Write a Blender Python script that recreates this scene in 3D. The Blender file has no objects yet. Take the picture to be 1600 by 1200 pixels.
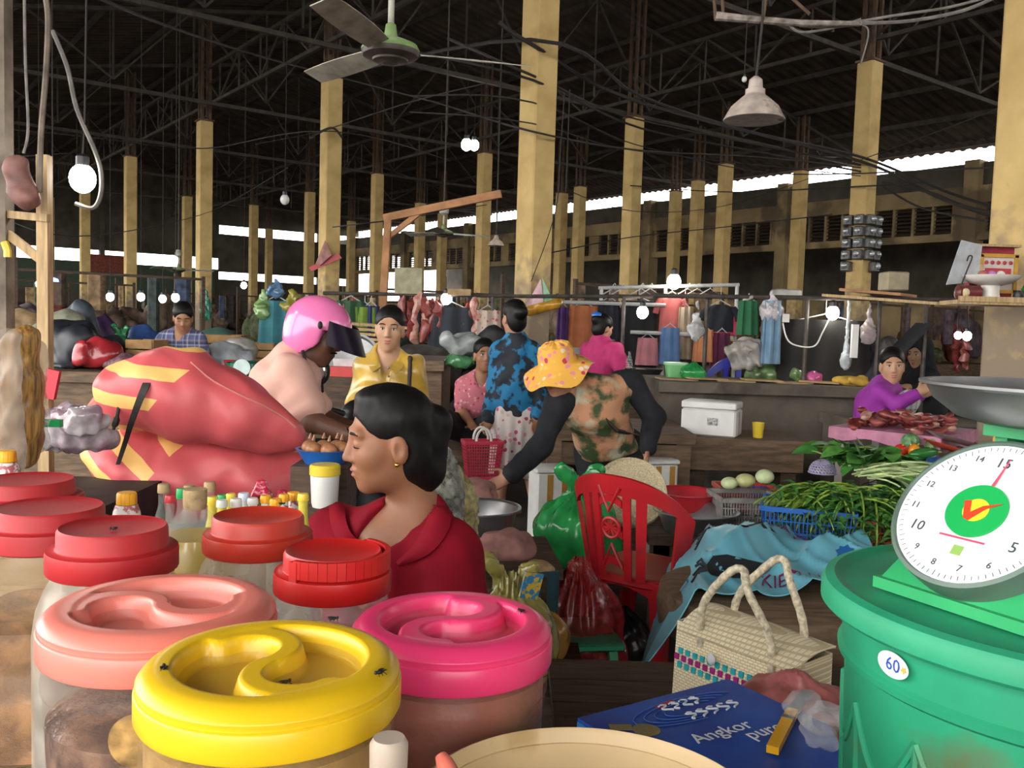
import bpy, math, random
import numpy as np
from mathutils import Vector, Matrix, Euler
random.seed(7); rng = np.random.default_rng(7)
SC = bpy.context.scene; COL = SC.collection
# ------------------------------------------------------------------ camera, sky, exposure
FPX = 1400.0; PITCH = math.radians(3.87); ROLL = math.radians(1.75); EYE = Vector((0, 0, 1.4))
_fw = Vector((0, math.cos(PITCH), -math.sin(PITCH)))
_up = Vector((0, math.sin(PITCH), math.cos(PITCH))) * math.cos(ROLL) - Vector((1, 0, 0)) * math.sin(ROLL)
_rt = _fw.cross(_up)
cam_d = bpy.data.cameras.new('camera'); cam = bpy.data.objects.new('camera', cam_d); COL.objects.link(cam)
cam_d.sensor_width = 36.0; cam_d.lens = 36.0 * FPX / 1600.0; cam_d.clip_start = .02; cam_d.clip_end = 400
cam.matrix_world = Matrix(((_rt.x, _up.x, -_fw.x, 0), (_rt.y, _up.y, -_fw.y, 0), (_rt.z, _up.z, -_fw.z, EYE.z), (0, 0, 0, 1)))
SC.camera = cam
W = bpy.data.worlds.new('world'); SC.world = W; W.use_nodes = True
W.node_tree.nodes['Background'].inputs[0].default_value = (1.0, .985, .955, 1)
W.node_tree.nodes['Background'].inputs[1].default_value = 5.5
SC.view_settings.view_transform = 'Standard'; SC.view_settings.look = 'None'
SC.view_settings.gamma = 1.0; SC.view_settings.use_curve_mapping = False
SC.view_settings.exposure = 0.30

def at(px, py, Y):
    r = _fw * FPX + _rt * (px - 800) + _up * (600 - py); return EYE + r * (Y / r.y)
def atz(px, py, z):
    r = _fw * FPX + _rt * (px - 800) + _up * (600 - py); return EYE + r * ((z - EYE.z) / r.z)
def V3(*a): return Vector(a)

# ------------------------------------------------------------------ materials
MATS = {}
def M(name, col, rough=.6, metal=0., var=.12, scale=14., bump=0., spec=.4, alpha=1., trans=0., emit=0., col2=None, emitcol=None, detail=4., contrast=(.3, .7), sheen=0., stretch=None, dirt=None, sub=0.):
    if name in MATS: return MATS[name]
    m = bpy.data.materials.new(name); m.use_nodes = True; nt = m.node_tree; b = nt.nodes['Principled BSDF']
    c = tuple(col) + (1,)
    b.inputs['Base Color'].default_value = c; b.inputs['Roughness'].default_value = rough; b.inputs['Metallic'].default_value = metal
    b.inputs['Specular IOR Level'].default_value = spec; b.inputs['Alpha'].default_value = alpha; b.inputs['Transmission Weight'].default_value = trans
    if sheen: b.inputs['Sheen Weight'].default_value = sheen
    if sub: b.inputs['Subsurface Weight'].default_value = sub; b.inputs['Subsurface Scale'].default_value = .02
    if emit: b.inputs['Emission Color'].default_value = tuple(emitcol or col) + (1,); b.inputs['Emission Strength'].default_value = emit
    if var or bump or col2:
        tc = nt.nodes.new('ShaderNodeTexCoord'); mp = nt.nodes.new('ShaderNodeMapping'); nt.links.new(tc.outputs['Object'], mp.inputs[0])
        if stretch: mp.inputs['Scale'].default_value = stretch
        nz = nt.nodes.new('ShaderNodeTexNoise'); nz.inputs['Scale'].default_value = scale; nz.inputs['Detail'].default_value = detail
        nt.links.new(mp.outputs[0], nz.inputs['Vector'])
        rp = nt.nodes.new('ShaderNodeValToRGB'); nt.links.new(nz.outputs['Fac'], rp.inputs[0])
        e = rp.color_ramp.elements; e[0].position, e[1].position = contrast
        d = tuple(col2) + (1,) if col2 else tuple(max(0, x * (1 - var * 1.6)) for x in col) + (1,)
        l = c if col2 else tuple(min(1, x * (1 + var * .7)) for x in col) + (1,)
        e[0].color = d; e[1].color = l
        out = rp.outputs[0]
        if dirt:
            n2 = nt.nodes.new('ShaderNodeTexNoise'); n2.inputs['Scale'].default_value = dirt[1]; n2.inputs['Detail'].default_value = 8
            nt.links.new(mp.outputs[0], n2.inputs['Vector'])
            r2 = nt.nodes.new('ShaderNodeValToRGB'); nt.links.new(n2.outputs['Fac'], r2.inputs[0])
            r2.color_ramp.elements[0].position = dirt[2]; r2.color_ramp.elements[1].position = dirt[2] + .08
            mx = nt.nodes.new('ShaderNodeMix'); mx.data_type = 'RGBA'
            nt.links.new(r2.outputs[0], mx.inputs[0]); nt.links.new(out, mx.inputs[6]); mx.inputs[7].default_value = tuple(dirt[0]) + (1,)
            out = mx.outputs[2]
        nt.links.new(out, b.inputs['Base Color'])
        if bump:
            bp = nt.nodes.new('ShaderNodeBump'); bp.inputs['Strength'].default_value = bump; bp.inputs['Distance'].default_value = .02
            nt.links.new(nz.outputs['Fac'], bp.inputs['Height']); nt.links.new(bp.outputs[0], b.inputs['Normal'])
    MATS[name] = m; return m

def M_voronoi(name, base, cols, scale=18., thr=.35, rough=.8, second=None, rnd=1.):
    """flower or patch print: voronoi cells tinted at random, ground colour between them"""
    m = bpy.data.materials.new(name); m.use_nodes = True; nt = m.node_tree; b = nt.nodes['Principled BSDF']; b.inputs['Roughness'].default_value = rough
    b.inputs['Specular IOR Level'].default_value = .25
    tc = nt.nodes.new('ShaderNodeTexCoord')
    ns = nt.nodes.new('ShaderNodeTexNoise'); ns.inputs['Scale'].default_value = scale * .8
    mxv = nt.nodes.new('ShaderNodeVectorMath'); mxv.operation = 'MULTIPLY_ADD'; mxv.inputs[1].default_value = (.6 / scale,) * 3
    nt.links.new(tc.outputs['Object'], ns.inputs['Vector']); nt.links.new(ns.outputs['Color'], mxv.inputs[0]); nt.links.new(tc.outputs['Object'], mxv.inputs[2])
    vo = nt.nodes.new('ShaderNodeTexVoronoi'); vo.inputs['Scale'].default_value = scale; vo.inputs['Randomness'].default_value = rnd
    nt.links.new(mxv.outputs[0], vo.inputs['Vector'])
    sep = nt.nodes.new('ShaderNodeSeparateColor'); nt.links.new(vo.outputs['Color'], sep.inputs[0])
    rp = nt.nodes.new('ShaderNodeValToRGB'); rp.color_ramp.interpolation = 'CONSTANT'; nt.links.new(sep.outputs[0], rp.inputs[0])
    el = rp.color_ramp.elements
    while len(el) < len(cols): el.new(.5)
    for i, c in enumerate(cols): el[i].position = i / len(cols); el[i].color = tuple(c) + (1,)
    r2 = nt.nodes.new('ShaderNodeValToRGB'); nt.links.new(vo.outputs['Distance'], r2.inputs[0])
    r2.color_ramp.elements[0].position = thr - .03; r2.color_ramp.elements[1].position = thr + .03
    mx = nt.nodes.new('ShaderNodeMix'); mx.data_type = 'RGBA'; nt.links.new(r2.outputs[0], mx.inputs[0]); nt.links.new(rp.outputs[0], mx.inputs[6])
    mx.inputs[7].default_value = tuple(base) + (1,)
    nt.links.new(mx.outputs[2], b.inputs['Base Color']); MATS[name] = m; return m

def M_stripes(name, base, bands, rough=.7, axis='X', scale=1., axis2=None, bands2=None, spec=.3, warp=0.):
    """bands: list of (position 0..1, colour) over one repeat of length 1/scale along an object axis; optional second direction multiplies in (plaid)"""
    m = bpy.data.materials.new(name); m.use_nodes = True; nt = m.node_tree; b = nt.nodes['Principled BSDF']; b.inputs['Roughness'].default_value = rough
    b.inputs['Specular IOR Level'].default_value = spec
    tc = nt.nodes.new('ShaderNodeTexCoord'); sp = nt.nodes.new('ShaderNodeSeparateXYZ')
    src = tc.outputs['Object']
    if warp:
        ns = nt.nodes.new('ShaderNodeTexNoise'); ns.inputs['Scale'].default_value = 4
        va = nt.nodes.new('ShaderNodeVectorMath'); va.operation = 'MULTIPLY_ADD'; va.inputs[1].default_value = (warp,) * 3
        nt.links.new(src, ns.inputs['Vector']); nt.links.new(ns.outputs['Color'], va.inputs[0]); nt.links.new(src, va.inputs[2]); src = va.outputs[0]
    nt.links.new(src, sp.inputs[0])
    def chain(ax, bd):
        mu = nt.nodes.new('ShaderNodeMath'); mu.operation = 'MULTIPLY'; mu.inputs[1].default_value = scale; nt.links.new(sp.outputs[ax], mu.inputs[0])
        fr = nt.nodes.new('ShaderNodeMath'); fr.operation = 'FRACT'; nt.links.new(mu.outputs[0], fr.inputs[0])
        rp = nt.nodes.new('ShaderNodeValToRGB'); rp.color_ramp.interpolation = 'CONSTANT'; nt.links.new(fr.outputs[0], rp.inputs[0])
        el = rp.color_ramp.elements
        while len(el) < len(bd): el.new(.5)
        for i, (p, c) in enumerate(bd): el[i].position = p; el[i].color = tuple(c) + (1,)
        return rp.outputs[0]
    o = chain(axis, bands)
    if bands2:
        o2 = chain(axis2, bands2); mx = nt.nodes.new('ShaderNodeMix'); mx.data_type = 'RGBA'; mx.inputs[0].default_value = .5
        nt.links.new(o, mx.inputs[6]); nt.links.new(o2, mx.inputs[7]); o = mx.outputs[2]
    nt.links.new(o, b.inputs['Base Color']); MATS[name] = m; return m

# ------------------------------------------------------------------ mesh helpers
def frame(d):
    d = d.normalized(); a = Vector((0, 0, 1)) if abs(d.z) < .9 else Vector((1, 0, 0))
    x = d.cross(a).normalized(); return x, x.cross(d).normalized() * -1
class MB:
    def __init__(s): s.v = []; s.f = []; s.mi = []; s.m = 0
    def add(s, vs, fs, mi=None):
        o = len(s.v); s.v.extend(Vector(p) for p in vs)
        for f in fs: s.f.append([i + o for i in f]); s.mi.append(s.m if mi is None else mi)
        return s
    def box(s, c, sz, rot=None, bev=0., mi=None):
        c = Vector(c); hx, hy, hz = sz[0] / 2, sz[1] / 2, sz[2] / 2
        R = Euler(rot).to_matrix() if rot is not None and not isinstance(rot, Matrix) else rot
        if bev:
            vs, fs = [], []
            prof = []
            for z, q in ((-hz, bev), (-hz + bev, 0), (hz - bev, 0), (hz, bev)):
                ring = []
                for sx, sy in ((1, 1), (-1, 1), (-1, -1), (1, -1)):
                    a, b2 = (hx - q - bev, hy - q), (hx - q, hy - q - bev)
                    pts = [b2, a] if sx * sy > 0 else [a, b2]
                    for p in pts: ring.append(Vector((sx * p[0], sy * p[1], z)))
                prof.append(ring)
            for r in prof: vs += r
            for k in range(3):
                for i in range(8): j = (i + 1) % 8; fs.append([k * 8 + i, k * 8 + j, k * 8 + 8 + j, k * 8 + 8 + i])
            fs.append(list(range(7, -1, -1))); fs.append(list(range(24, 32)))
        else:
            vs = [Vector((x, y, z)) for z in (-hz, hz) for x, y in ((-hx, -hy), (hx, -hy), (hx, hy), (-hx, hy))]
            fs = [[3, 2, 1, 0], [4, 5, 6, 7], [0, 1, 5, 4], [1, 2, 6, 5], [2, 3, 7, 6], [3, 0, 4, 7]]
        if R is not None: vs = [R @ p for p in vs]
        return s.add([p + c for p in vs], fs, mi)
    def bar(s, p0, p1, w, h, mi=None, roll=0.):
        p0, p1 = Vector(p0), Vector(p1); d = p1 - p0; x, y = frame(d)
        if roll: q = Matrix.Rotation(roll, 3, d.normalized()); x, y = q @ x, q @ y
        vs = [p + x * a * w / 2 + y * b * h / 2 for p in (p0, p1) for a, b in ((-1, -1), (1, -1), (1, 1), (-1, 1))]
        return s.add(vs, [[0, 1, 2, 3], [7, 6, 5, 4], [4, 5, 1, 0], [5, 6, 2, 1], [6, 7, 3, 2], [7, 4, 0, 3]], mi)
    def tube(s, pts, r, n=8, caps=True, mi=None, closed=False):
        pts = [Vector(p) for p in pts]; N = len(pts); rs = r if isinstance(r, (list, tuple)) else [r] * N
        vs, fs = [], []; px = None
        for i, p in enumerate(pts):
            if closed: d = pts[(i + 1) % N] - pts[i - 1]
            else: d = pts[min(i + 1, N - 1)] - pts[max(i - 1, 0)]
            if d.length < 1e-9: d = Vector((0, 0, 1))
            d.normalize()
            if px is None: px, _ = frame(d)
            px = (px - d * px.dot(d))
            if px.length < 1e-6: px, _ = frame(d)
            px.normalize(); py = d.cross(px)
            for k in range(n): a = 2 * math.pi * k / n; vs.append(p + (px * math.cos(a) + py * math.sin(a)) * rs[i])
        M_ = N if closed else N - 1
        for i in range(M_):
            i2 = (i + 1) % N
            for k in range(n): k2 = (k + 1) % n; fs.append([i * n + k, i * n + k2, i2 * n + k2, i2 * n + k])
        if caps and not closed: fs.append(list(range(n - 1, -1, -1))); fs.append([(N - 1) * n + k for k in range(n)])
        return s.add(vs, fs, mi)
    def lathe(s, prof, n=32, c=(0, 0, 0), mat=None, mi=None, sq=0., mis=None):
        """prof: list of (r, z); sq>0 squares the section; mat: 4x4 for direction"""
        vs, fs = [], []; c = Vector(c); fm = []
        for ri, (r, z) in enumerate(prof):
            sq_ = sq[min(ri, len(sq) - 1)] if isinstance(sq, (list, tuple)) else sq
            for k in range(n):
                a = 2 * math.pi * k / n; ca, sa = math.cos(a), math.sin(a)
                q = 1. if not sq_ else (1 - sq_) + sq_ / (abs(ca) ** 5 + abs(sa) ** 5) ** .2
                vs.append(Vector((r * q * ca, r * q * sa, z)))
        for i in range(len(prof) - 1):
            for k in range(n): k2 = (k + 1) % n; fs.append([i * n + k, i * n + k2, i * n + n + k2, i * n + n + k]); fm.append(i)
        if prof[0][0] > 1e-6: fs.append(list(range(n - 1, -1, -1))); fm.append(0)
        if prof[-1][0] > 1e-6: fs.append([(len(prof) - 1) * n + k for k in range(n)]); fm.append(len(prof) - 2)
        if mat is not None: vs = [mat @ p for p in vs]
        o = len(s.v); s.v.extend(p + c for p in vs)
        for f, q in zip(fs, fm): s.f.append([i + o for i in f]); s.mi.append(mis[q] if mis else (s.m if mi is None else mi))
        return s
    def sph(s, c, r, nu=16, nv=10, rot=None, mi=None):
        r = (r, r, r) if not isinstance(r, (tuple, list)) else r; c = Vector(c); vs, fs = [], []
        R = Euler(rot).to_matrix() if rot is not None and not isinstance(rot, Matrix) else rot
        for j in range(nv + 1):
            t = math.pi * j / nv
            for k in range(nu):
                a = 2 * math.pi * k / nu; p = Vector((r[0] * math.sin(t) * math.cos(a), r[1] * math.sin(t) * math.sin(a), -r[2] * math.cos(t)))
                vs.append((R @ p if R is not None else p) + c)
        for j in range(nv):
            for k in range(nu): k2 = (k + 1) % nu; fs.append([j * nu + k, j * nu + k2, j * nu + nu + k2, j * nu + nu + k])
        return s.add(vs, fs, mi)
    def grid(s, fn, nu, nv, mi=None, thick=0., wrapu=False):
        """fn(u, v) -> point, 0..1"""
        U = nu if wrapu else nu + 1
        P = [[Vector(fn(i / nu, j / nv)) for i in range(U)] for j in range(nv + 1)]
        vs = [p for row in P for p in row]; fs = []
        for j in range(nv):
            for i in range(nu): i2 = (i + 1) % U; fs.append([j * U + i, j * U + i2, j * U + U + i2, j * U + U + i])
        if thick:
            n = len(vs); nrm = [Vector() for _ in vs]
            for f in fs:
                q = (vs[f[2]] - vs[f[0]]).cross(vs[f[3]] - vs[f[1]])
                for i in f: nrm[i] += q
            vs = vs + [p - (q.normalized() if q.length > 1e-12 else Vector((0, 0, 1))) * thick for p, q in zip(vs, nrm)]
            back = [[i + n for i in reversed(f)] for f in fs]; edge = []
            for i in range(nu if wrapu else nu):
                i2 = (i + 1) % U; edge.append([i2, i, i + n, i2 + n]); a, b = nv * U + i, nv * U + i2; edge.append([a, b, b + n, a + n])
            if not wrapu:
                for j in range(nv): a, b = j * U, j * U + U; edge.append([a, b, b + n, a + n]); a, b = j * U + nu, j * U + U + nu; edge.append([b, a, a + n, b + n])
            fs = fs + back + edge
        return s.add(vs, fs, mi)
    def prism(s, poly, h, mat, mi=None):
        """2-d outline extruded by h along local z, placed by a 4x4"""
        n = len(poly); vs = [mat @ Vector((x, y, 0)) for x, y in poly] + [mat @ Vector((x, y, h)) for x, y in poly]
        fs = [list(range(n - 1, -1, -1)), list(range(n, 2 * n))] + [[i, (i + 1) % n, n + (i + 1) % n, n + i] for i in range(n)]
        return s.add(vs, fs, mi)
    def mesh(s, name, smooth=True, angle=None):
        me = bpy.data.meshes.new(name); me.from_pydata([tuple(p) for p in s.v], [], s.f); me.update()
        if any(s.mi): me.polygons.foreach_set('material_index', s.mi)
        if smooth:
            me.polygons.foreach_set('use_smooth', [True] * len(me.polygons))
            if angle: me.set_sharp_from_angle(angle=math.radians(angle))
        return me
    def build(s, name, mat, parent=None, loc=None, smooth=True, angle=38, rotz=0.):
        return put(name, s.mesh(name, smooth, angle), mat, parent, loc, rotz)
def put(name, me, mat, parent=None, loc=None, rotz=0.):
    for m in (mat if isinstance(mat, (list, tuple)) else [mat]): me.materials.append(m)
    o = bpy.data.objects.new(name, me); COL.objects.link(o)
    if parent is not None: o.parent = parent
    if loc is not None: o.location = loc
    o.rotation_euler[2] = rotz
    return o
def tag(o, label, cat, group=None, kind=None):
    if label: o['label'] = label
    if cat: o['category'] = cat
    if group: o['group'] = group
    if kind: o['kind'] = kind
    return o
def thing(name, label, cat, loc=(0, 0, 0), rotz=0., group=None, kind=None):
    o = bpy.data.objects.new(name, None); COL.objects.link(o); o.location = loc; o.rotation_euler[2] = rotz; o.empty_display_size = .1
    return tag(o, label, cat, group, kind)
def struct(o): o['kind'] = 'structure'; return o
def dup(root, loc, rotz=0., label=None, group=None, scale=None):
    r = root.copy(); COL.objects.link(r); r.location = loc; r.rotation_euler[2] = rotz
    if scale: r.scale = (scale,) * 3
    if label: r['label'] = label
    if group: r['group'] = group
    for ch in list(root.children):
        c = ch.copy(); COL.objects.link(c); c.parent = r
        for g in list(ch.children): d = g.copy(); COL.objects.link(d); d.parent = c
    return r
def sag(a, b, drop, n=10):
    a, b = Vector(a), Vector(b)
    return [a.lerp(b, i / n) - Vector((0, 0, drop * 4 * (i / n) * (1 - i / n))) for i in range(n + 1)]
def local(o_loc, pts): o = Vector(o_loc); return [Vector(p) - o for p in pts]
def catmull(pts, n=6):
    pts = [Vector(p) for p in pts]; out = []
    for i in range(len(pts) - 1):
        p0, p1, p2, p3 = pts[max(i - 1, 0)], pts[i], pts[i + 1], pts[min(i + 2, len(pts) - 1)]
        for k in range(n):
            t = k / n; out.append(.5 * ((2 * p1) + (p2 - p0) * t + (2 * p0 - 5 * p1 + 4 * p2 - p3) * t * t + (3 * p1 - p0 - 3 * p2 + p3) * t ** 3))
    return out + [pts[-1]]

# ------------------------------------------------------------------ implicit surfaces (organic shapes as one skin)
class SDF:
    def __init__(s): s.ops = []
    def cap(s, a, b, ra, rb=None, k=.02, neg=False, flat=None):
        s.ops.append(('c', np.array(a, float), np.array(b, float), ra, ra if rb is None else rb, k, neg)); return s
    def ell(s, c, r, R=None, k=.02, neg=False):
        r = (r, r, r) if not isinstance(r, (tuple, list)) else r
        s.ops.append(('e', np.array(c, float), np.array(r, float), np.array(R if R is not None else np.eye(3), float), None, k, neg)); return s
    def box(s, c, h, R=None, k=.02, neg=False, rd=.0):
        s.ops.append(('b', np.array(c, float), np.array(h, float), np.array(R if R is not None else np.eye(3), float), rd, k, neg)); return s
    def cut(s, p, n, k=.01):
        """remove everything on the side n points to"""
        s.ops.append(('p', np.array(p, float), np.array(Vector(n).normalized(), float), None, None, k, True)); return s
    def mesh(s, res, disp=None):
        lo = np.full(3, 1e9); hi = -lo
        for o in s.ops:
            if o[6]: continue
            if o[0] == 'c': a, b, r = o[1], o[2], max(o[3], o[4])
            elif o[0] == 'e': a = b = o[1]; r = np.abs(o[3]) @ o[2]
            else: a = b = o[1]; r = np.abs(o[3]) @ o[2] + o[4]
            lo = np.minimum(lo, np.minimum(a, b) - r); hi = np.maximum(hi, np.maximum(a, b) + r)
        lo -= res * 3 + .01; hi += res * 3 + .01
        n = np.ceil((hi - lo) / res).astype(int) + 1
        ax = [lo[i] + res * np.arange(n[i]) for i in range(3)]
        Fd = np.full(n, .3, np.float32)
        for o in s.ops:
            k = o[5]
            if o[0] == 'p':
                d = sum((ax[i] - o[1][i]).reshape([-1 if q == i else 1 for q in range(3)]) * o[2][i] for i in range(3)).astype(np.float32)
                a, b = -(-Fd), d
                h = np.maximum(k - np.abs(a - b), 0) / k; Fd = np.maximum(a, b) + h * h * k * .25; continue
            if o[0] == 'c': a, b, r = np.minimum(o[1], o[2]), np.maximum(o[1], o[2]), max(o[3], o[4])
            elif o[0] == 'e': a = b = o[1]; r = np.abs(o[3]) @ o[2]
            else: a = b = o[1]; r = np.abs(o[3]) @ o[2] + o[4]
            m = k * 1.2 + res * 3
            i0 = np.clip(np.floor((a - r - m - lo) / res).astype(int), 0, n); i1 = np.clip(np.ceil((b + r + m - lo) / res).astype(int) + 1, 0, n)
            if (i1 <= i0).any(): continue
            sl = tuple(slice(i0[q], i1[q]) for q in range(3))
            X = (ax[0][sl[0]][:, None, None]).astype(np.float32); Yy = (ax[1][sl[1]][None, :, None]).astype(np.float32); Z = (ax[2][sl[2]][None, None, :]).astype(np.float32)
            if o[0] == 'c':
                A, B = o[1], o[2]; ba = B - A; L = max(ba @ ba, 1e-9)
                t = np.clip(((X - A[0]) * ba[0] + (Yy - A[1]) * ba[1] + (Z - A[2]) * ba[2]) / L, 0, 1)
                d = np.sqrt((X - A[0] - ba[0] * t) ** 2 + (Yy - A[1] - ba[1] * t) ** 2 + (Z - A[2] - ba[2] * t) ** 2) - (o[3] + (o[4] - o[3]) * t)
            else:
                R = o[3]; x, y, z = X - o[1][0], Yy - o[1][1], Z - o[1][2]
                q = [x * R[0][i] + y * R[1][i] + z * R[2][i] for i in range(3)]
                if o[0] == 'e':
                    k0 = np.sqrt(sum((q[i] / o[2][i]) ** 2 for i in range(3))); k1 = np.sqrt(sum((q[i] / o[2][i] ** 2) ** 2 for i in range(3))) + 1e-9
                    d = k0 * (k0 - 1) / k1
                else:
                    w = [np.abs(q[i]) - o[2][i] for i in range(3)]
                    d = np.sqrt(sum(np.maximum(i, 0) ** 2 for i in w)) + np.minimum(np.maximum(np.maximum(w[0], w[1]), w[2]), 0) - o[4]
            d = d.astype(np.float32); f = Fd[sl]
            if o[6]:
                h = np.maximum(k - np.abs(f + d), 0) / k; Fd[sl] = np.maximum(f, -d) + h * h * k * .25
            else:
                h = np.maximum(k - np.abs(f - d), 0) / k; Fd[sl] = np.minimum(f, d) - h * h * k * .25
        if disp is not None:
            X, Yy, Z = np.meshgrid(*ax, indexing='ij', sparse=True); Fd = Fd + disp(X, Yy, Z).astype(np.float32)
        return nets(Fd, lo, res)
    def build(s, name, mat, res, parent=None, disp=None, loc=None, it=1):
        v, f = s.mesh(res, disp)
        if loc is not None: v = v - np.array(loc)
        return put(name, np_mesh(name, v, f), mat, parent, loc)
def nets(Fd, lo, res):
    ins = Fd < 0; n = np.array(Fd.shape)
    c = np.zeros(n - 1, np.int8)
    for a in (0, 1):
        for b in (0, 1):
            for d in (0, 1): c += ins[a:n[0] - 1 + a, b:n[1] - 1 + b, d:n[2] - 1 + d]
    act = np.argwhere((c > 0) & (c < 8)); idx = np.full(n - 1, -1, np.int32); idx[tuple(act.T)] = np.arange(len(act))
    acc = np.zeros((len(act), 3)); cnt = np.zeros(len(act))
    off = np.array([(a, b, d) for a in (0, 1) for b in (0, 1) for d in (0, 1)])
    vals = {tuple(o): Fd[act[:, 0] + o[0], act[:, 1] + o[1], act[:, 2] + o[2]] for o in off}
    for o in off:
        for q in range(3):
            if o[q]: continue
            p = o.copy(); p[q] = 1; va, vb = vals[tuple(o)], vals[tuple(p)]
            mk = (va < 0) != (vb < 0); t = np.where(mk, va / np.where(mk, va - vb, 1), 0)
            pt = np.repeat(o[None].astype(float), len(act), 0); pt[:, q] = t
            acc[mk] += pt[mk]; cnt[mk] += 1
    v = lo + (act + acc / cnt[:, None]) * res
    faces = []
    for q in range(3):
        s0 = [slice(1, n[i] - 1) if i != q else slice(0, n[i] - 1) for i in range(3)]; s1 = list(s0); s1[q] = slice(1, n[q])
        A, B = ins[tuple(s0)], ins[tuple(s1)]; e = np.argwhere(A != B); 
        if not len(e): continue
        dirn = A[tuple(e.T)]; e = e + np.array([1 if i != q else 0 for i in range(3)])
        r, t = [(1, 2), (2, 0), (0, 1)][q]; R_ = np.eye(3, dtype=int)[r]; T_ = np.eye(3, dtype=int)[t]
        f = np.stack([idx[tuple((e - R_ - T_).T)], idx[tuple((e - T_).T)], idx[tuple(e.T)], idx[tuple((e - R_).T)]], 1)
        f[~dirn] = f[~dirn][:, ::-1]; faces.append(f)
    return v, np.concatenate(faces)
def np_mesh(name, v, f):
    me = bpy.data.meshes.new(name); me.vertices.add(len(v)); me.vertices.foreach_set('co', np.asarray(v, np.float32).ravel())
    k = f.shape[1]; me.loops.add(f.size); me.loops.foreach_set('vertex_index', f.astype(np.int32).ravel())
    me.polygons.add(len(f)); me.polygons.foreach_set('loop_start', np.arange(0, f.size, k, dtype=np.int32)); me.polygons.foreach_set('loop_total', np.full(len(f), k, np.int32))
    me.polygons.foreach_set('use_smooth', np.ones(len(f), bool)); me.update(calc_edges=True); me.validate(); return me
def wob(amp, fr, seed=0):
    r = np.random.default_rng(seed); ph = r.random((4, 3)) * 6.3; dr = r.normal(size=(4, 3)); dr /= np.linalg.norm(dr, axis=1)[:, None]
    def f(X, Y, Z):
        t = 0
        for i in range(4):
            w = fr * (1 + .6 * i); d = dr[i]; t = t + np.sin(w * (d[0] * X + d[1] * Y + d[2] * Z) + ph[i, 0] + 1.3 * np.sin(w * .4 * (d[1] * X - d[0] * Z + d[2] * Y) + ph[i, 1])) / (1 + .6 * i)
        return amp * t
    return f
# ------------------------------------------------------------------ the hall
HA = math.radians(37.3); HO = Vector((.19, 10.2, 0)); HU = Vector((-math.sin(HA), math.cos(HA), 0)); HV = Vector((math.cos(HA), math.sin(HA), 0))
def hall(U, V_, z=0.): return HO + HU * U + HV * V_ + Vector((0, 0, z))
def onV(px, py, V_):
    r = _fw * FPX + _rt * (px - 800) + _up * (600 - py); return EYE + r * ((V_ - (EYE - HO).dot(HV)) / r.dot(HV))
def onU(px, py, U):
    r = _fw * FPX + _rt * (px - 800) + _up * (600 - py); return EYE + r * ((U - (EYE - HO).dot(HU)) / r.dot(HU))
RIDGE_V, RIDGE_Z = 3.2, 8.3
def roofz(V_): return RIDGE_Z - (RIDGE_V - V_) * (2.7 / 13.4) if V_ < RIDGE_V else RIDGE_Z - (V_ - RIDGE_V) * (2.45 / 12.4)
m_floor = M('floor_concrete', (.075, .063, .052), .75, var=.3, scale=3, bump=.25, dirt=((.045, .037, .03), 1.3, .52))
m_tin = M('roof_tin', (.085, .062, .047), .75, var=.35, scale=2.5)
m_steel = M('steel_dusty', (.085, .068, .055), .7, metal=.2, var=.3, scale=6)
m_rust = M('steel_rust', (.13, .08, .05), .8, var=.3, scale=9)
m_wallg = M('wall_board', (.10, .085, .062), .85, var=.3, scale=1.5)
m_wally = M('wall_yellow', (.36, .26, .13), .85, var=.3, scale=1.2, dirt=((.16, .115, .065), .8, .5))
m_dark = M('dark_void', (.02, .018, .016), .9, var=0)
m_cable = M('cable', (.035, .03, .027), .7, var=.2, scale=40)
m_wood = M('wood_pale', (.50, .34, .17), .65, var=.25, scale=5, stretch=(12, 12, 1.2))
m_woodo = M('wood_orange', (.42, .20, .085), .65, var=.25, scale=6)
m_woodd = M('wood_dark', (.085, .053, .033), .7, var=.35, scale=8, bump=.2, stretch=(1, 6, 6))
m_woodm = M('wood_mid', (.17, .11, .066), .7, var=.3, scale=7, bump=.15, stretch=(1, 6, 6))
m_conc = M('counter_concrete', (.14, .115, .09), .85, var=.25, scale=4, bump=.2, dirt=((.065, .053, .042), 2.2, .55))

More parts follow.
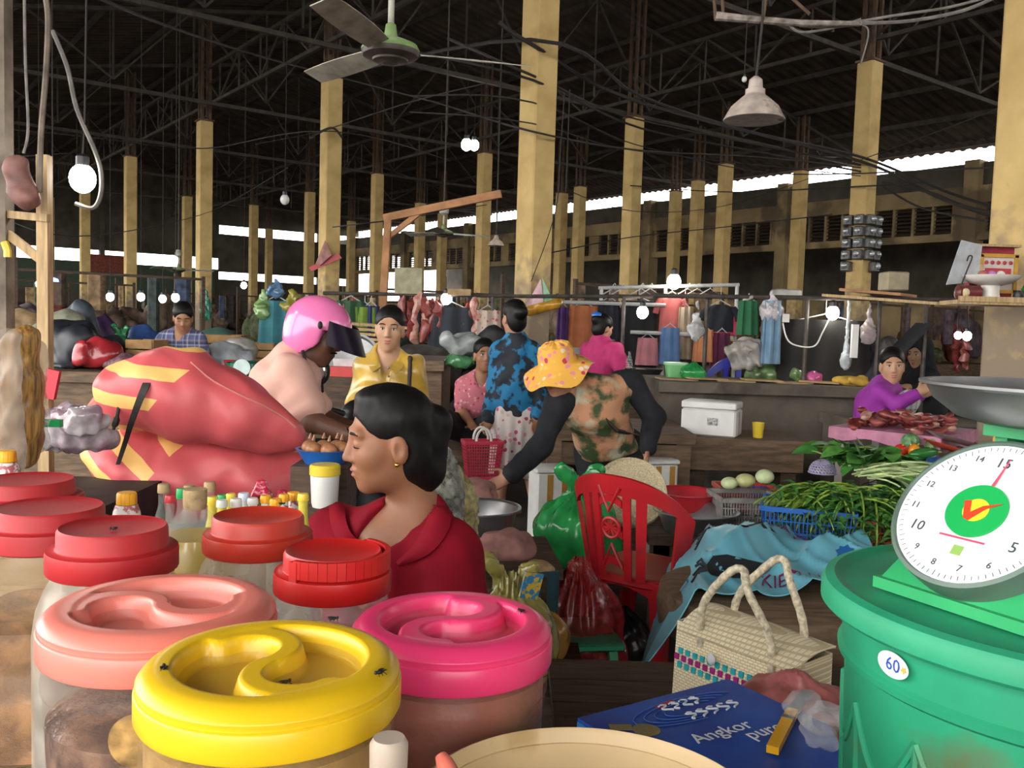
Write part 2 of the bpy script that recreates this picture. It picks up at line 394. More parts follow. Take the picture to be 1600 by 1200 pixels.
def m_column():
    m = bpy.data.materials.new('column_paint'); m.use_nodes = True; nt = m.node_tree; b = nt.nodes['Principled BSDF']; b.inputs['Roughness'].default_value = .8
    tc = nt.nodes.new('ShaderNodeTexCoord'); n1 = nt.nodes.new('ShaderNodeTexNoise'); n1.inputs['Scale'].default_value = 3.; n1.inputs['Detail'].default_value = 7
    nt.links.new(tc.outputs['Object'], n1.inputs['Vector'])
    r1 = nt.nodes.new('ShaderNodeValToRGB'); nt.links.new(n1.outputs['Fac'], r1.inputs[0])
    e = r1.color_ramp.elements; e[0].position = .25; e[0].color = (.44, .29, .10, 1); e[1].position = .6; e[1].color = (.66, .47, .19, 1)
    n2 = nt.nodes.new('ShaderNodeTexNoise'); n2.inputs['Scale'].default_value = 9; n2.inputs['Detail'].default_value = 6; nt.links.new(tc.outputs['Object'], n2.inputs['Vector'])
    sp = nt.nodes.new('ShaderNodeSeparateXYZ'); nt.links.new(tc.outputs['Object'], sp.inputs[0])
    ma = nt.nodes.new('ShaderNodeMath'); ma.operation = 'MULTIPLY_ADD'; ma.inputs[1].default_value = 1.6; nt.links.new(n2.outputs['Fac'], ma.inputs[0]); nt.links.new(sp.outputs['Z'], ma.inputs[2])
    r2 = nt.nodes.new('ShaderNodeMapRange'); nt.links.new(ma.outputs[0], r2.inputs[0]); r2.inputs[1].default_value = 2.3; r2.inputs[2].default_value = 3.0
    mx = nt.nodes.new('ShaderNodeMix'); mx.data_type = 'RGBA'; nt.links.new(r2.outputs[0], mx.inputs[0]); mx.inputs[6].default_value = (.24, .18, .12, 1); nt.links.new(r1.outputs[0], mx.inputs[7])
    nt.links.new(mx.outputs[2], b.inputs['Base Color'])
    bp = nt.nodes.new('ShaderNodeBump'); bp.inputs['Strength'].default_value = .25; nt.links.new(n2.outputs['Fac'], bp.inputs['Height']); nt.links.new(bp.outputs[0], b.inputs['Normal'])
    return m
m_col = m_column()

fl = MB().box((6, 25, -.05), (160, 160, .1)).build('floor', m_floor, smooth=False); struct(fl); fl['label'] = 'dark grimy concrete market floor'
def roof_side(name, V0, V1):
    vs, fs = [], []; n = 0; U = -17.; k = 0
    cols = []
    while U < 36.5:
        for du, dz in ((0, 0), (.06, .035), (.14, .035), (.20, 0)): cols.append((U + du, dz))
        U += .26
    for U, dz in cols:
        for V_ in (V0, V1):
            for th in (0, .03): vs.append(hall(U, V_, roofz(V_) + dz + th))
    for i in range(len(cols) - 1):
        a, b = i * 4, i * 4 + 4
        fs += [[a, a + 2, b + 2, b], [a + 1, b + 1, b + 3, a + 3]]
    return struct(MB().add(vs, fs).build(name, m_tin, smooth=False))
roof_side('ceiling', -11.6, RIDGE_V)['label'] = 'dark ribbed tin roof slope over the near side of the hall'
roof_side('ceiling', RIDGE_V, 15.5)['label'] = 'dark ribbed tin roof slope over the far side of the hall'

# right wall (clerestory slot, louvres, open bays) and end wall
def wbox(mb, U0, U1, V_, z0, z1, th=.16): mb.bar(hall((U0 + U1) / 2, V_, z0), hall((U0 + U1) / 2, V_, z1), 1, 1); vs = mb.v[-8:]
def wallbar(mb, U0, U1, V0, V1, z0, z1):
    P = [hall(U, V_, z) for z in (z0, z1) for U, V_ in ((U0, V0), (U1, V0), (U1, V1), (U0, V1))]
    mb.add(P, [[0, 1, 2, 3], [7, 6, 5, 4], [4, 5, 1, 0], [5, 6, 2, 1], [6, 7, 3, 2], [7, 4, 0, 3]])
wr = thing('wall_right', None, None, (0, 0, 0)); struct(wr)
wr['label'] = 'yellow upper wall with louvre panels under a bright slot'
def part(parent, name, mat, fn, smooth=False, loc=None):
    mb = MB(); fn(mb); return mb.build(name, mat, parent, loc, smooth)
part(wr, 'board_band', m_wallg, lambda b: wallbar(b, -10, 36, 15, 15.1, 4.92, 5.46))
part(wr, 'beam', m_wally, lambda b: wallbar(b, -10, 36, 14.9, 15.15, 4.52, 4.92))
part(wr, 'beam', m_wally, lambda b: wallbar(b, -10, 36, 14.9, 15.15, 3.66, 3.84))
part(wr, 'low_wall', m_wally, lambda b: wallbar(b, -10, 36, 15, 15.2, 0, 2.3))
for k in range(9):
    U = -8 + k * 5.2
    part(wr, 'pilaster', m_wally, lambda b: wallbar(b, U - .17, U + .17, 14.78, 15.2, 0, 5.5))
    for q in range(2):
        a, b_ = U + .45 + q * 2.45, U + .45 + q * 2.45 + 2.0
        part(wr, 'panel', m_wally, lambda b: (wallbar(b, b_, b_ + .45, 14.97, 15.1, 3.84, 4.52)))
        if q == 0: part(wr, 'panel', m_wally, lambda b: (wallbar(b, U + .15, U + .45, 14.97, 15.1, 3.84, 4.52)))
        for s in range(4):
            c0 = a + s * .5 + .02; 
            part(wr, 'mullion', m_wally, lambda b: wallbar(b, c0 - .04, c0 + .02, 14.96, 15.08, 3.84, 4.52))
            def sl(b):
                for t in range(7):
                    z = 3.88 + t * .093
                    P = [hall(c0 + .03, 14.98, z), hall(c0 + .45, 14.98, z), hall(c0 + .45, 15.08, z + .055), hall(c0 + .03, 15.08, z + .055)]
                    b.add(P + [p + Vector((0, 0, .012)) for p in P], [[0, 1, 2, 3], [7, 6, 5, 4], [4, 5, 1, 0], [5, 6, 2, 1], [6, 7, 3, 2], [7, 4, 0, 3]])
            part(wr, 'louvre', m_woodd, sl)
# an annex roof and rear wall outside the open bays keeps them dim, as in the photograph
ax = MB(); wallbar(ax, -12, 36, 22, 22.2, 0, 5.0)
struct(ax.build('wall_annex', m_wallg, smooth=False))['label'] = 'dim rear wall of the annex seen through the open bays'
ax = MB(); P = [hall(-12, 15.2, 4.85), hall(36, 15.2, 4.85), hall(36, 22.2, 5.0), hall(-12, 22.2, 5.0)]; ax.add(P + [p + Vector((0, 0, .05)) for p in P], [[0, 1, 2, 3], [7, 6, 5, 4]])
struct(ax.build('ceiling_annex', m_tin, smooth=False))['label'] = 'low tin roof of the annex behind the right wall'
wb_ = MB(); wallbar(wb_, -13.2, -13.0, -6.5, 15.5, 0, 4.5); struct(wb_.build('wall_light_block', m_wally, smooth=False))['label'] = 'unseen wall added behind the photographer to block daylight, open slot above'  # unseen wall added to block daylight from behind right; its height sets the fill
we = thing('wall_far', None, None); struct(we); we['label'] = 'dark far end wall with bright open slots'
part(we, 'board_band', m_wallg, lambda b: wallbar(b, 34, 34.15, 8.2, 15, 3.4, 5.16)); part(we, 'board_band', m_wallg, lambda b: wallbar(b, 34, 34.15, -12, 8.2, 4.02, 5.7))
part(we, 'low_wall', m_wallg, lambda b: (wallbar(b, 34, 34.15, 8.2, 15, 0, 3.05), wallbar(b, 34, 34.15, -12, 8.2, 0, 3.5)))
part(we, 'board_band', M('green_board', (.06, .09, .06), .8), lambda b: wallbar(b, 33.9, 33.98, -12, 8, 2.2, 3.45))
part(we, 'gable', m_wallg, lambda b: b.add([hall(34.1, V_, z) for V_, z in ((-12, 5.62), (-9, 5.62), (RIDGE_V, RIDGE_Z), (15.5, 5.85), (15.5, 5.6), (-12, 5.5))] + [hall(34.2, V_, z) for V_, z in ((-12, 5.62), (-9, 5.62), (RIDGE_V, RIDGE_Z), (15.5, 5.85), (15.5, 5.6), (-12, 5.5))], [[0, 1, 2, 3, 4, 5], [11, 10, 9, 8, 7, 6], [4, 5, 11, 10]]))
for k in range(8): part(we, 'post', m_wallg, lambda b: wallbar(b, 33.9, 34.2, -10.6 + k * 3.4, -10.4 + k * 3.4, 2.7, 5.6))
sg = MB(); P0 = onU(168, 412, 33.85); sg.box((0, 0, 0), (2.2, .08, .75), (0, 0, HA)); o = sg.build('wall_sign', M('sign_red', (.28, .07, .04), .7, var=.3), None, P0, False); tag(o, 'faded red wall sign high on the dark green far wall', 'sign')
# columns
COLS = {'A': ((519, 110), 'tall yellow column behind the pink helmet, plastic bags tied to it'),
        'C': ((992, 185), 'yellow column rising behind the magenta-shirted stall keeper'),
        'D': ((1360, 98), 'yellow column carrying a cluster of electric meters'),
        'E': ((320, 190), 'yellow column behind the man in the plaid shirt'),
        'G': ((204, 245), 'yellow column right of the glowing bulb'),
        'I': ((758, 240), 'yellow column at the end of the slanted orange timber'),
        'H': ((590, 272), 'yellow column directly behind the orange timber post')}
S = .27
def column(loc, label, T=5.4, s=S, group=None, posts=True, joints=()):
    c = thing('column', label, 'column', loc, HA, group)
    MB().box((0, 0, T / 2), (s, s, T), bev=.015).build('shaft', m_col, c, angle=30)
    if posts:
        top = roofz((Vector(loc) - HO).dot(HV)) - .1
        for sx in (-1, 1):
            for sy in (-1, 1): MB().bar((sx * s * .3, sy * s * .3, T - .02), (sx * s * .3, sy * s * .3, top), .05, .05).build('steel_post', m_rust, c, smooth=False)
        MB().box((0, 0, T + .01), (s * 1.15, s * 1.15, .03)).build('cap_plate', m_rust, c, smooth=False)
    return c
colpos = {}
for k, ((px, py), lab) in COLS.items():
    p = atz(px, py, 5.4); p.z = 0; colpos[k] = p; column(p, lab)
p = at(838, 250, 9.6); p.z = 0; colpos['B'] = p; column(p, 'thick bright yellow column in the middle beside the blue-patterned shirt', T=5.4, s=.285)
p = at(1604, 300, 5.55); p.z = 0; colpos['F'] = p; column(p, 'nearest pale yellow column at the right edge carrying the shrine shelf', T=5.4, s=.29)
for U, V_ in ((22.4, 0), (28, 0), (19.2, 6), (24, 6), (29, 6)): column(hall(U, V_), 'distant yellow column deep in the hall', group='distant columns in the depth of the hall')
for px in (1128, 903): q = onV(px, 400, 10.6); q.z = 0; column(q, 'yellow column between the bright slot and the clothes stall', T=5.3, group='columns behind the clothes stall')
for px, V_ in ((1052, 12.5), (1086, 11.5), (1245, 12.), (655, 9.), (690, 11.), (875, 10.6), (548, 10.), (292, 3.), (820, 13.), (420, 9.)): q = onV(px, 400, V_); q.z = 0; column(q, 'shadowed column in the dim back of the hall', T=5.2, group='shadowed columns at the back')

# trusses along V at the column rows, girders along U
def truss(pts_b, pts_t, label, group, r=.035):
    t = thing('roof_truss', label, 'truss', pts_b[0], 0, group); o = pts_b[0]
    MB().bar(pts_b[0] - o, pts_b[-1] - o, r * 2, r * 2).build('bottom_chord', m_steel, t, smooth=False)
    for a, b in zip(pts_t[:-1], pts_t[1:]): MB().bar(a - o, b - o, r * 2, r * 2).build('top_chord', m_steel, t, smooth=False)
    w = MB()
    for i in range(len(pts_b)): w.bar(pts_b[i] - o, pts_t[i] - o, r, r)
    for i in range(len(pts_b) - 1):
        a, b = (pts_b[i], pts_t[i + 1]) if i % 2 else (pts_t[i], pts_b[i + 1]); w.bar(a - o, b - o, r, r)
    w.build('web_bars', m_steel, t, smooth=False); return t
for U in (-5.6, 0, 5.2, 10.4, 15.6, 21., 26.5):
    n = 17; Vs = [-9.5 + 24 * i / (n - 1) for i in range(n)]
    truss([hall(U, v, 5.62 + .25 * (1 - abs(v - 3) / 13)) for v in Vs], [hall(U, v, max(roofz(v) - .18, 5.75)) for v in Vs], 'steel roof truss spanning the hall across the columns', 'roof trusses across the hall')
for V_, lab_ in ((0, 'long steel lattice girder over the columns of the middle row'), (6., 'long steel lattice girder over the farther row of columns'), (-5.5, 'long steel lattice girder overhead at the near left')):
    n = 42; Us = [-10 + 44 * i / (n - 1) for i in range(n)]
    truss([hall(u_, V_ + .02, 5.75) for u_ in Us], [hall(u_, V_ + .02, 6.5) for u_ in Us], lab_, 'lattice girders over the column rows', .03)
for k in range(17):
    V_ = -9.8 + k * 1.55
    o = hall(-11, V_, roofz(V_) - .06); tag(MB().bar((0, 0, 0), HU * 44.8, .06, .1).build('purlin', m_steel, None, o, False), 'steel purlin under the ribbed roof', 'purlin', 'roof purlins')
# ------------------------------------------------------------------ the jar table in front
TZ = .82
m_tabletop = M('stall_table_wood', (.20, .13, .08), .6, var=.3, scale=6, stretch=(1, 8, 8))
tb = thing('stall_table', 'brown wooden stall table crowded with pickle jars and bottles', 'table', (0, 0, 0))
MB().prism([(-1.5, .38), (.2, .38), (.2, .9), (-.02, .9), (-.02, 1.27), (-.44, 1.27), (-.44, 1.78), (-1.5, 1.78)], .04, Matrix.Translation((0, 0, TZ - .04))).build('table_top', m_tabletop, tb, smooth=False)
for x, y in ((-1.42, .46), (.12, .46), (.12, .84), (-.12, 1.18), (-.5, 1.7), (-1.42, 1.7)): MB().bar((x, y, 0), (x, y, TZ - .04), .06, .06).build('leg', m_tabletop, tb, smooth=False)

def plastic(name, c, rough=.32, sub=.0, **k): return M(name, c, rough, var=.05, scale=3, spec=.5, sub=sub, **k)
m_shell = M('jar_plastic', (.46, .33, .19), .22, var=.05, scale=4, alpha=.18, spec=.6)
m_shell_p = M('jar_plastic_pinkish', (.45, .2, .16), .25, var=.05, scale=4, alpha=.2, spec=.55)
m_shell_c = M('jar_plastic_clear', (.8, .8, .78), .08, var=0, alpha=.16, spec=.8)
m_glass = M('clear_glass', (.85, .9, .88), .05, var=0, alpha=.1, spec=.9)
def pickle(name, a, b, sc=16, thr=(.42, .58)): return M(name, a, .35, col2=b, scale=sc, contrast=thr, bump=.6, detail=6, spec=.6)
def twist_lid(R, mat, parent, rot, z0, h, swell=.19):
    mb = MB(); n = 160
    ring_r = [1.0, .995, .985, .955, .9, .84] + [.79 - .02 * i for i in range(39)]
    cur = []
    for i in range(241):
        t = i / 240; 
        if t < .5: a = math.pi * (1 - t * 2); cur.append((-.5 + .5 * math.cos(a), .5 * math.sin(a)))
        else: a = math.pi * (1 + (t - .5) * 2); cur.append((.5 + .5 * math.cos(a), .5 * math.sin(a)))
    cur = np.array(cur); cr, sr = math.cos(rot), math.sin(rot)
    def top(r, a):
        x, y = r * math.cos(a), r * math.sin(a)
        z = h - .10 * R * max(0, (r - .86) / .14) ** 2
        if r < .76:
            q = np.array([x * cr + y * sr, -x * sr + y * cr]) / .72
            i = int(np.argmin(((cur - q) ** 2).sum(1))); d = math.sqrt(((cur[i] - q) ** 2).sum())
            w = swell + .08 * abs(i - 120) / 120
            bar = min(1, max(0, (w - d) / .11)); bar = bar * bar * (3 - 2 * bar)
            wl = min(1, max(0, (.745 - r) / .07)); wl = wl * wl * (3 - 2 * wl)
            z -= .2 * R * wl * (1 - bar * .96)
        return z
    zt = h - .10 * R; prof = [(R * .985, 0), (R, .003), (R, zt - .007), (R * .992, zt - .0055), (R * .978, zt - .005), (R * .978, zt - .0025), (R * .984, zt - .001)]
    vs = []; fs = []
    for r, z in prof:
        for k in range(n): a = 2 * math.pi * k / n; vs.append((r * math.cos(a), r * math.sin(a), z + z0))
    for r in ring_r:
        for k in range(n): a = 2 * math.pi * k / n; vs.append((r * R * .985 * math.cos(a), r * R * .985 * math.sin(a), top(r, a) + z0))
    N = len(prof) + len(ring_r)
    for i in range(N - 1):
        for k in range(n): k2 = (k + 1) % n; fs.append([i * n + k, i * n + k2, i * n + n + k2, i * n + n + k])
    vs.append((0, 0, top(0, 0) + z0)); c = len(vs) - 1
    for k in range(n): fs.append([(N - 1) * n + k, (N - 1) * n + (k + 1) % n, c])
    mb.add(vs, fs); return mb.build('lid', mat, parent, angle=60)
def drum_jar(px, py, Y, R, lidmat, shell, cont, label, rot, fill, hlid, group='pickle drums with twist lids'):
    p = at(px, py, Y); h = p.z - TZ; t = thing('pickle_jar', label, 'jar', (p.x, p.y, TZ), 0, group)
    zl = h - hlid
    prof = [(R * .80, 0), (R * .84, .008), (R * .93, zl * .75), (R * .945, zl * .9), (R * .965, zl * .905), (R * .965, zl * .93), (R * .95, zl * .94), (R * .95, h - .012)]
    MB().lathe(prof, 56).build('body', shell, t)
    MB().lathe([(R * .79, .004), (R * .828, .012), (R * min(.922, .828 + .09 * fill / .75), zl * min(fill, .75)), (R * min(.925, .828 + .09 * fill / .75), zl * fill), (R * .8, zl * fill + .006), (R * .5, zl * fill + .01), (0, zl * fill + .008)], 48).build('pickles', cont, t)
    twist_lid(R, lidmat, t, rot, zl, hlid)
    return t, p
m_yel = plastic('lid_yellow', (.80, .50, .012)); m_hot = plastic('lid_hot_pink', (.78, .045, .16)); m_sal = plastic('lid_salmon', (.80, .22, .17))
JY, pY = drum_jar(425, 1026, .634, .0935, m_yel, m_shell, pickle('pickle_yellow', (.50, .31, .10), (.34, .19, .05)), 'round pickle jar with a bright yellow twist lid and flies', 2.45, .97, .036)
JS, pS = drum_jar(252, 939, .79, .1015, m_sal, M('jar_plastic_grey', (.36, .25, .21), .22, var=.05, alpha=.18, spec=.6), pickle('pickle_brown', (.24, .13, .075), (.06, .032, .022), 30), 'round jar with a salmon pink twist lid and dark brown pickles', .35, .8, .04)
JH, pH = drum_jar(707, 964, .845, .0965, m_hot, m_shell_p, pickle('pickle_rose', (.36, .13, .09), (.24, .07, .045)), 'round jar with a hot pink twist lid and rosy pickles', 1.5, .97, .04)
# round paper seal on the salmon jar
sd = Vector((pS.x, pS.y, 0)); dirn = (Vector((0, 0, 0)) - Vector((pS.x, pS.y, 0))).normalized()
ca = math.atan2(dirn.y, dirn.x) - .18
def seal(u, v): a = ca + (u - .5) * .52 * math.cos(0); return Vector((.0955 * math.cos(a), .0955 * math.sin(a), .235 + (v - .5) * .05))
mbs = MB(); n = 28; pts = [(0.0, 0.0)] + [(math.cos(2 * math.pi * k / n), math.sin(2 * math.pi * k / n)) for k in range(n)]
mbs.add([Vector(((.0975) * math.cos(ca + x * .235), .0975 * math.sin(ca + x * .235), .238 + y * .0225)) for x, y in pts], [[0, k + 1, (k + 1) % n + 1] for k in range(n)])
mbs.build('paper_seal', M('seal_paper', (.42, .25, .08), .7, var=.5, scale=60), JS)

def screw_lid(R, mat, parent, z0, h, handle=0, rib=True):
    mb = MB(); n = 72; h1 = h * .52
    prof = [(R * .96, 0), (R, .002), (R, h1 - .003), (R * .985, h1), (R * .86, h1 + .001), (R * .84, h1 + .003), (R * .835, h - .004), (R * .80, h), (R * .74, h - .002), (R * .3, h - .004), (0, h - .004)]
    vs, fs = [], []
    for i, (r, z) in enumerate(prof):
        for k in range(n): a = 2 * math.pi * k / n; q = r * (1 - (.012 if rib and i in (1, 2) and k % 2 else 0)); vs.append((q * math.cos(a), q * math.sin(a), z + z0))
    for i in range(len(prof) - 1):
        for k in range(n): k2 = (k + 1) % n; fs.append([i * n + k, i * n + k2, i * n + n + k2, i * n + n + k])
    mb.add(vs, fs); lid = mb.build('lid', mat, parent, angle=50)
    if handle:
        hb = MB(); arc = [(R * .93 * math.cos(a), R * .93 * math.sin(a), z0 + h * .8) for a in [handle + math.pi * i / 20 for i in range(21)]]
        for a, b in zip(arc[:-1], arc[1:]): hb.bar(a, b, .006, h * .42)
        for q in (handle, handle + math.pi): hb.box((R * .9 * math.cos(q), R * .9 * math.sin(q), z0 + h * .72), (R * .16, R * .16, h * .5), (0, 0, q))
        hb.build('carry_handle', mat, lid, smooth=False)
    return lid
def square_jar(px, py, Y, R, lidmat, shell, cont, label, fill=.7, hlid=.045, handle=0, bodyR=None, rotz=0., sq=.8):
    p = at(px, py, Y); h = p.z - TZ; zl = h - hlid; B = bodyR or R * 1.18
    t = thing('pickle_jar', label, 'jar', (p.x, p.y, TZ), rotz, 'red-lidded pickle jars')
    MB().lathe([(B * .9, 0), (B, .01), (B, zl * .45), (B * .985, zl * .46), (B * .985, zl * .5), (B, zl * .51), (B, zl * .76), (B * .96, zl * .84), (R * 1.02, zl * .93), (R * .93, zl * .97), (R * .93, zl + hlid * .35)], 56, sq=[sq] * 8 + [sq * .3, 0, 0]).build('body', shell, t)
    f = zl * fill
    MB().lathe([(B * .86, .006), (B * .975, .014), (B * .975, f), (B * .8, f + .01), (B * .4, f + .004), (0, f + .008)], 48, sq=sq).build('pickles', cont, t)
    screw_lid(R, lidmat, t, zl, hlid, handle)
    return t, p
m_red1 = M('lid_red', (.52, .014, .012), .38, var=.12, scale=8, spec=.5); m_red2 = M('lid_red_worn', (.43, .018, .022), .5, var=.2, scale=7, dirt=((.5, .11, .1), 9., .62)); m_red3 = M('lid_red_orange', (.52, .035, .018), .42, var=.15, scale=9)
pc = pickle('pickle_cream', (.55, .42, .27), (.40, .27, .14), 14); pb = pickle('pickle_redbrown', (.46, .22, .10), (.12, .04, .025), 20); pdk = pickle('pickle_dark', (.30, .27, .22), (.06, .05, .05), 8)
J5, p5 = square_jar(521, 858, .985, .065, m_red1, m_shell_c, pickle('pickle_clearjar', (.33, .24, .19), (.20, .14, .12)), 'clear jar with a glossy bright red handled lid', .55, .047, -2.1)
J1, p1 = square_jar(177, 821, .99, .0695, m_red2, M('jar_plastic_pale', (.58, .52, .42), .3, var=.3, alpha=.45, spec=.5), pdk, 'square jar with a worn red screw lid and a fly on it', .55, .05, 0, rotz=.5)
J2, p2 = square_jar(78, 790, 1.17, .08, m_red2, M('jar_plastic_tan', (.5, .34, .17), .3, var=.2, alpha=.28, spec=.5), pb, 'tan jar of reddish pickles with a scuffed red screw lid', .66, .05, 0, rotz=.2)
J3, p3_ = square_jar(42, 748, 1.38, .082, m_red2, m_shell, pc, 'rearmost jar on the left with a red screw lid', .6, .05, 0)
J4, p4 = square_jar(404, 804, 1.15, .0695, m_red3, M('jar_plastic_haze', (.48, .38, .27), .3, var=.15, alpha=.45, spec=.5), pc, 'hazy jar with an orange-red screw lid before the seated woman', .6, .047, 0, rotz=.3)

# flies
m_fly = M('fly_black', (.012, .012, .012), .5, var=0)
def fly(px, py, Y, z, label):
    p = at(px, py, Y); r = _fw * FPX + _rt * (px - 800) + _up * (600 - py); p = EYE + r * ((z - EYE.z) / r.z)
    mb = MB().sph((0, 0, .002), (.0035, .0016, .0015), 8, 6).sph((.0038, 0, .0022), .0013, 6, 5)
    for s in (-1, 1):
        mb.sph((-.002, s * .0016, .003), (.003, .0012, .0003), 6, 4)
        for q in (-.002, 0, .002): mb.bar((q, s * .001, .002), (q * 1.6, s * .0034, .0002), .0004, .0004)
    o = mb.build('fly', m_fly, None, p); o.rotation_euler[2] = random.random() * 6; tag(o, label, 'fly', 'flies on the lids')
fly(256, 1047, 0, pY.z - .001, 'fly at the left edge of the yellow lid'); fly(446, 1070, 0, pY.z - .016, 'fly in the well of the yellow lid'); fly(594, 1054, 0, pY.z - .001, 'fly at the right edge of the yellow lid')
fly(520, 970, 0, pY.z, 'fly at the far edge of the yellow lid'); fly(178, 828, 0, p1.z - .003, 'fly on the worn red square-jar lid'); fly(814, 957, 0, pH.z, 'fly on the hot pink lid'); fly(440, 789, 0, p4.z - .002, 'fly on the orange-red lid')

# condiment bottles behind the jars
def bottle(px, py, Y, r, capr, caph, capmat, body, label, neck=.5, liquid=None, shoulder=.72, base=TZ, wrap=None):
    p = at(px, py, Y); h = p.z - base; t = thing('condiment_bottle', label, 'bottle', (p.x, p.y, base), 0, 'condiment bottles on the stall table')
    zn = h - caph
    MB().lathe([(r * .9, 0), (r, .006), (r, h * shoulder), (r * .8, h * (shoulder + .07)), (capr * .85, h * (shoulder + .14)), (capr * .8, zn + .004), (capr * .8, h - .004)], 24).build('body', body, t)
    if liquid: MB().lathe([(r * .86, .004), (r * .93, .01), (r * .93, h * shoulder * .85), (0, h * shoulder * .85 + .002)], 20).build('liquid', liquid, t)
    MB().lathe([(capr, zn), (capr * 1.02, zn + .002), (capr * .98, h - .003), (capr * .86, h), (0, h)], 24).build('cap', capmat, t)
    if wrap: MB().lathe([(capr * 1.45, zn - .03), (capr * 1.3, zn - .012), (capr * 1.06, zn - .001), (capr * 1.02, zn - .001)], 20).build('neck_seal', wrap, t)
    return t
m_cork = M('cork', (.42, .29, .15), .8, var=.25, scale=60); m_oil = M('golden_oil', (.60, .40, .03), .15, var=.1, scale=5, spec=.8, trans=.0)
m_soy = M('soy', (.06, .025, .015), .15, var=0, spec=.7); m_ycap = M_stripes('cap_orange_print', (1, .5, 0), [(0, (.85, .42, .02)), (.55, (.75, .25, .02)), (.72, (.85, .42, .02))], .4, 'X', 160)
m_wcap = plastic('cap_white', (.75, .74, .70)); m_gcap = plastic('cap_green', (.02, .42, .12)); m_rcap = plastic('cap_red', (.6, .03, .05)); m_ycp = plastic('cap_yellow', (.82, .6, .05)); m_bcap = plastic('cap_paleblue', (.6, .66, .78))
m_wrap = M('printed_seal', (.75, .7, .68), .4, col2=(.45, .12, .14), scale=90, contrast=(.45, .5)); m_labely = M('label_yellow', (.75, .62, .08), .5, var=.2, scale=40)
bottle(198, 769, 1.5, .033, .0165, .02, m_ycap, m_glass, 'tall bottle with an orange printed cap beside the pink sacks', wrap=m_wrap, liquid=m_soy)
bottle(10, 704, 1.62, .033, .017, .02, m_ycap, m_glass, 'bottle with an orange printed cap at the left edge of the picture', wrap=m_wrap, liquid=m_soy)
fp = at(305, 764, 1.38)
t = thing('oil_flask', 'wide glass flask of golden oil with a cork stopper', 'flask', (fp.x, fp.y, TZ)); h = fp.z - TZ
MB().lathe([(.05, 0), (.058, .01), (.058, h * .70), (.052, h * .78), (.03, h * .86), (.016, h * .9), (.016, h * .96)], 32).build('body', m_glass, t)
MB().lathe([(.05, .004), (.0565, .012), (.0565, h * .70), (.051, h * .765), (0, h * .766)], 32).build('oil', m_oil, t)
MB().lathe([(.017, h * .9), (.018, h * .93), (.018, h), (0, h)], 20).build('cork', m_cork, t)
B = [(256, 756, 1.62, .018, .011, .016, m_cork, m_glass, m_oil, 'small corked glass bottle left of the oil flask'),
     (266, 774, 1.52, .014, .009, .012, m_rcap, m_glass, m_soy, 'little red-capped sauce bottle left of the oil flask'),
     (283, 763, 1.6, .015, .0085, .018, m_gcap, m_glass, m_labely, 'green-capped bottle just left of the oil flask'),
     (296, 758, 1.72, .017, .011, .014, m_cork, m_glass, m_oil, 'corked bottle behind the oil flask'),
     (328, 753, 1.66, .019, .011, .017, m_cork, m_glass, m_oil, 'corked bottle right of the oil flask, tallest of the small bottles'),
     (332, 776, 1.55, .015, .0095, .014, m_ycp, m_labely, None, 'yellow bottle with a printed yellow cap right of the flask'),
     (347, 773, 1.6, .014, .009, .012, m_gcap, m_glass, m_labely, 'dark green-capped bottle in the bottle row'),
     (347, 781, 1.5, .015, .0095, .012, m_wcap, m_labely, None, 'white-capped yellow bottle in front of the green cap'),
     (361, 771, 1.6, .015, .009, .012, m_ycp, m_labely, None, 'yellow bottle fourth from the flask'),
     (369, 779, 1.52, .016, .010, .014, m_wcap, m_glass, m_labely, 'white-capped bottle beside a yellow one'),
     (381, 770, 1.58, .016, .010, .015, m_bcap, m_wcap, None, 'pale blue-capped white bottle in the bottle row'),
     (395, 778, 1.55, .015, .0095, .011, m_wcap, m_wcap, None, 'plain white bottle behind the orange-red lid'),
     (415, 774, 1.56, .015, .0095, .013, m_ycap, m_wcap, None, 'white bottle with an orange cap behind the orange-red lid'),
     (431, 779, 1.46, .014, .010, .011, m_ycap, m_wcap, None, 'short bottle with an orange cap left of the taller pair'),
     (444, 772, 1.5, .014, .009, .012, m_ycap, m_wrap, None, 'printed bottle with a small orange cap'),
     (459, 769, 1.53, .015, .0115, .013, m_ycap, m_wrap, None, 'printed bottle with a wide orange cap near the red sleeve'),
     (474, 771, 1.46, .0145, .0095, .012, m_ycp, m_labely, None, 'yellow bottle touching the red sleeve')]
for px, py, Y, r, cr_, ch, cm, bm, lq, lab in B: bottle(px, py, Y, r, cr_, ch, cm, bm, lab, liquid=lq)
m_cello = M('red_cellophane', (.62, .03, .08), .15, var=.3, scale=30, bump=.5, spec=.8)
for px, py, lab in ((409, 748, 'bottle under crinkled red cellophane, the taller of two'), (442, 764, 'bottle under crinkled red cellophane, the shorter of two')):
    p = at(px, py, 1.66); h = p.z - TZ; t = thing('wrapped_bottle', lab, 'bottle', (p.x, p.y, TZ), 0, 'bottles with cellophane hoods')
    MB().lathe([(.017, 0), (.018, .01), (.018, h * .75), (.01, h * .86), (.01, h * .97)], 20).build('body', m_soy, t)
    mb = MB(); n = 24; pr = [(.011, h - .035), (.022, h - .03), (.014, h - .015), (.009, h - .004), (0, h)]
    vs = []
    for r, z in pr:
        for k in range(n): q = r * (1 + .18 * math.sin(k * 5.2)); vs.append((q * math.cos(2 * math.pi * k / n), q * math.sin(2 * math.pi * k / n), z))
    mb.add(vs, [[i * n + k, i * n + (k + 1) % n, i * n + n + (k + 1) % n, i * n + n + k] for i in range(4) for k in range(n)]); mb.build('cellophane_hood', m_cello, t)
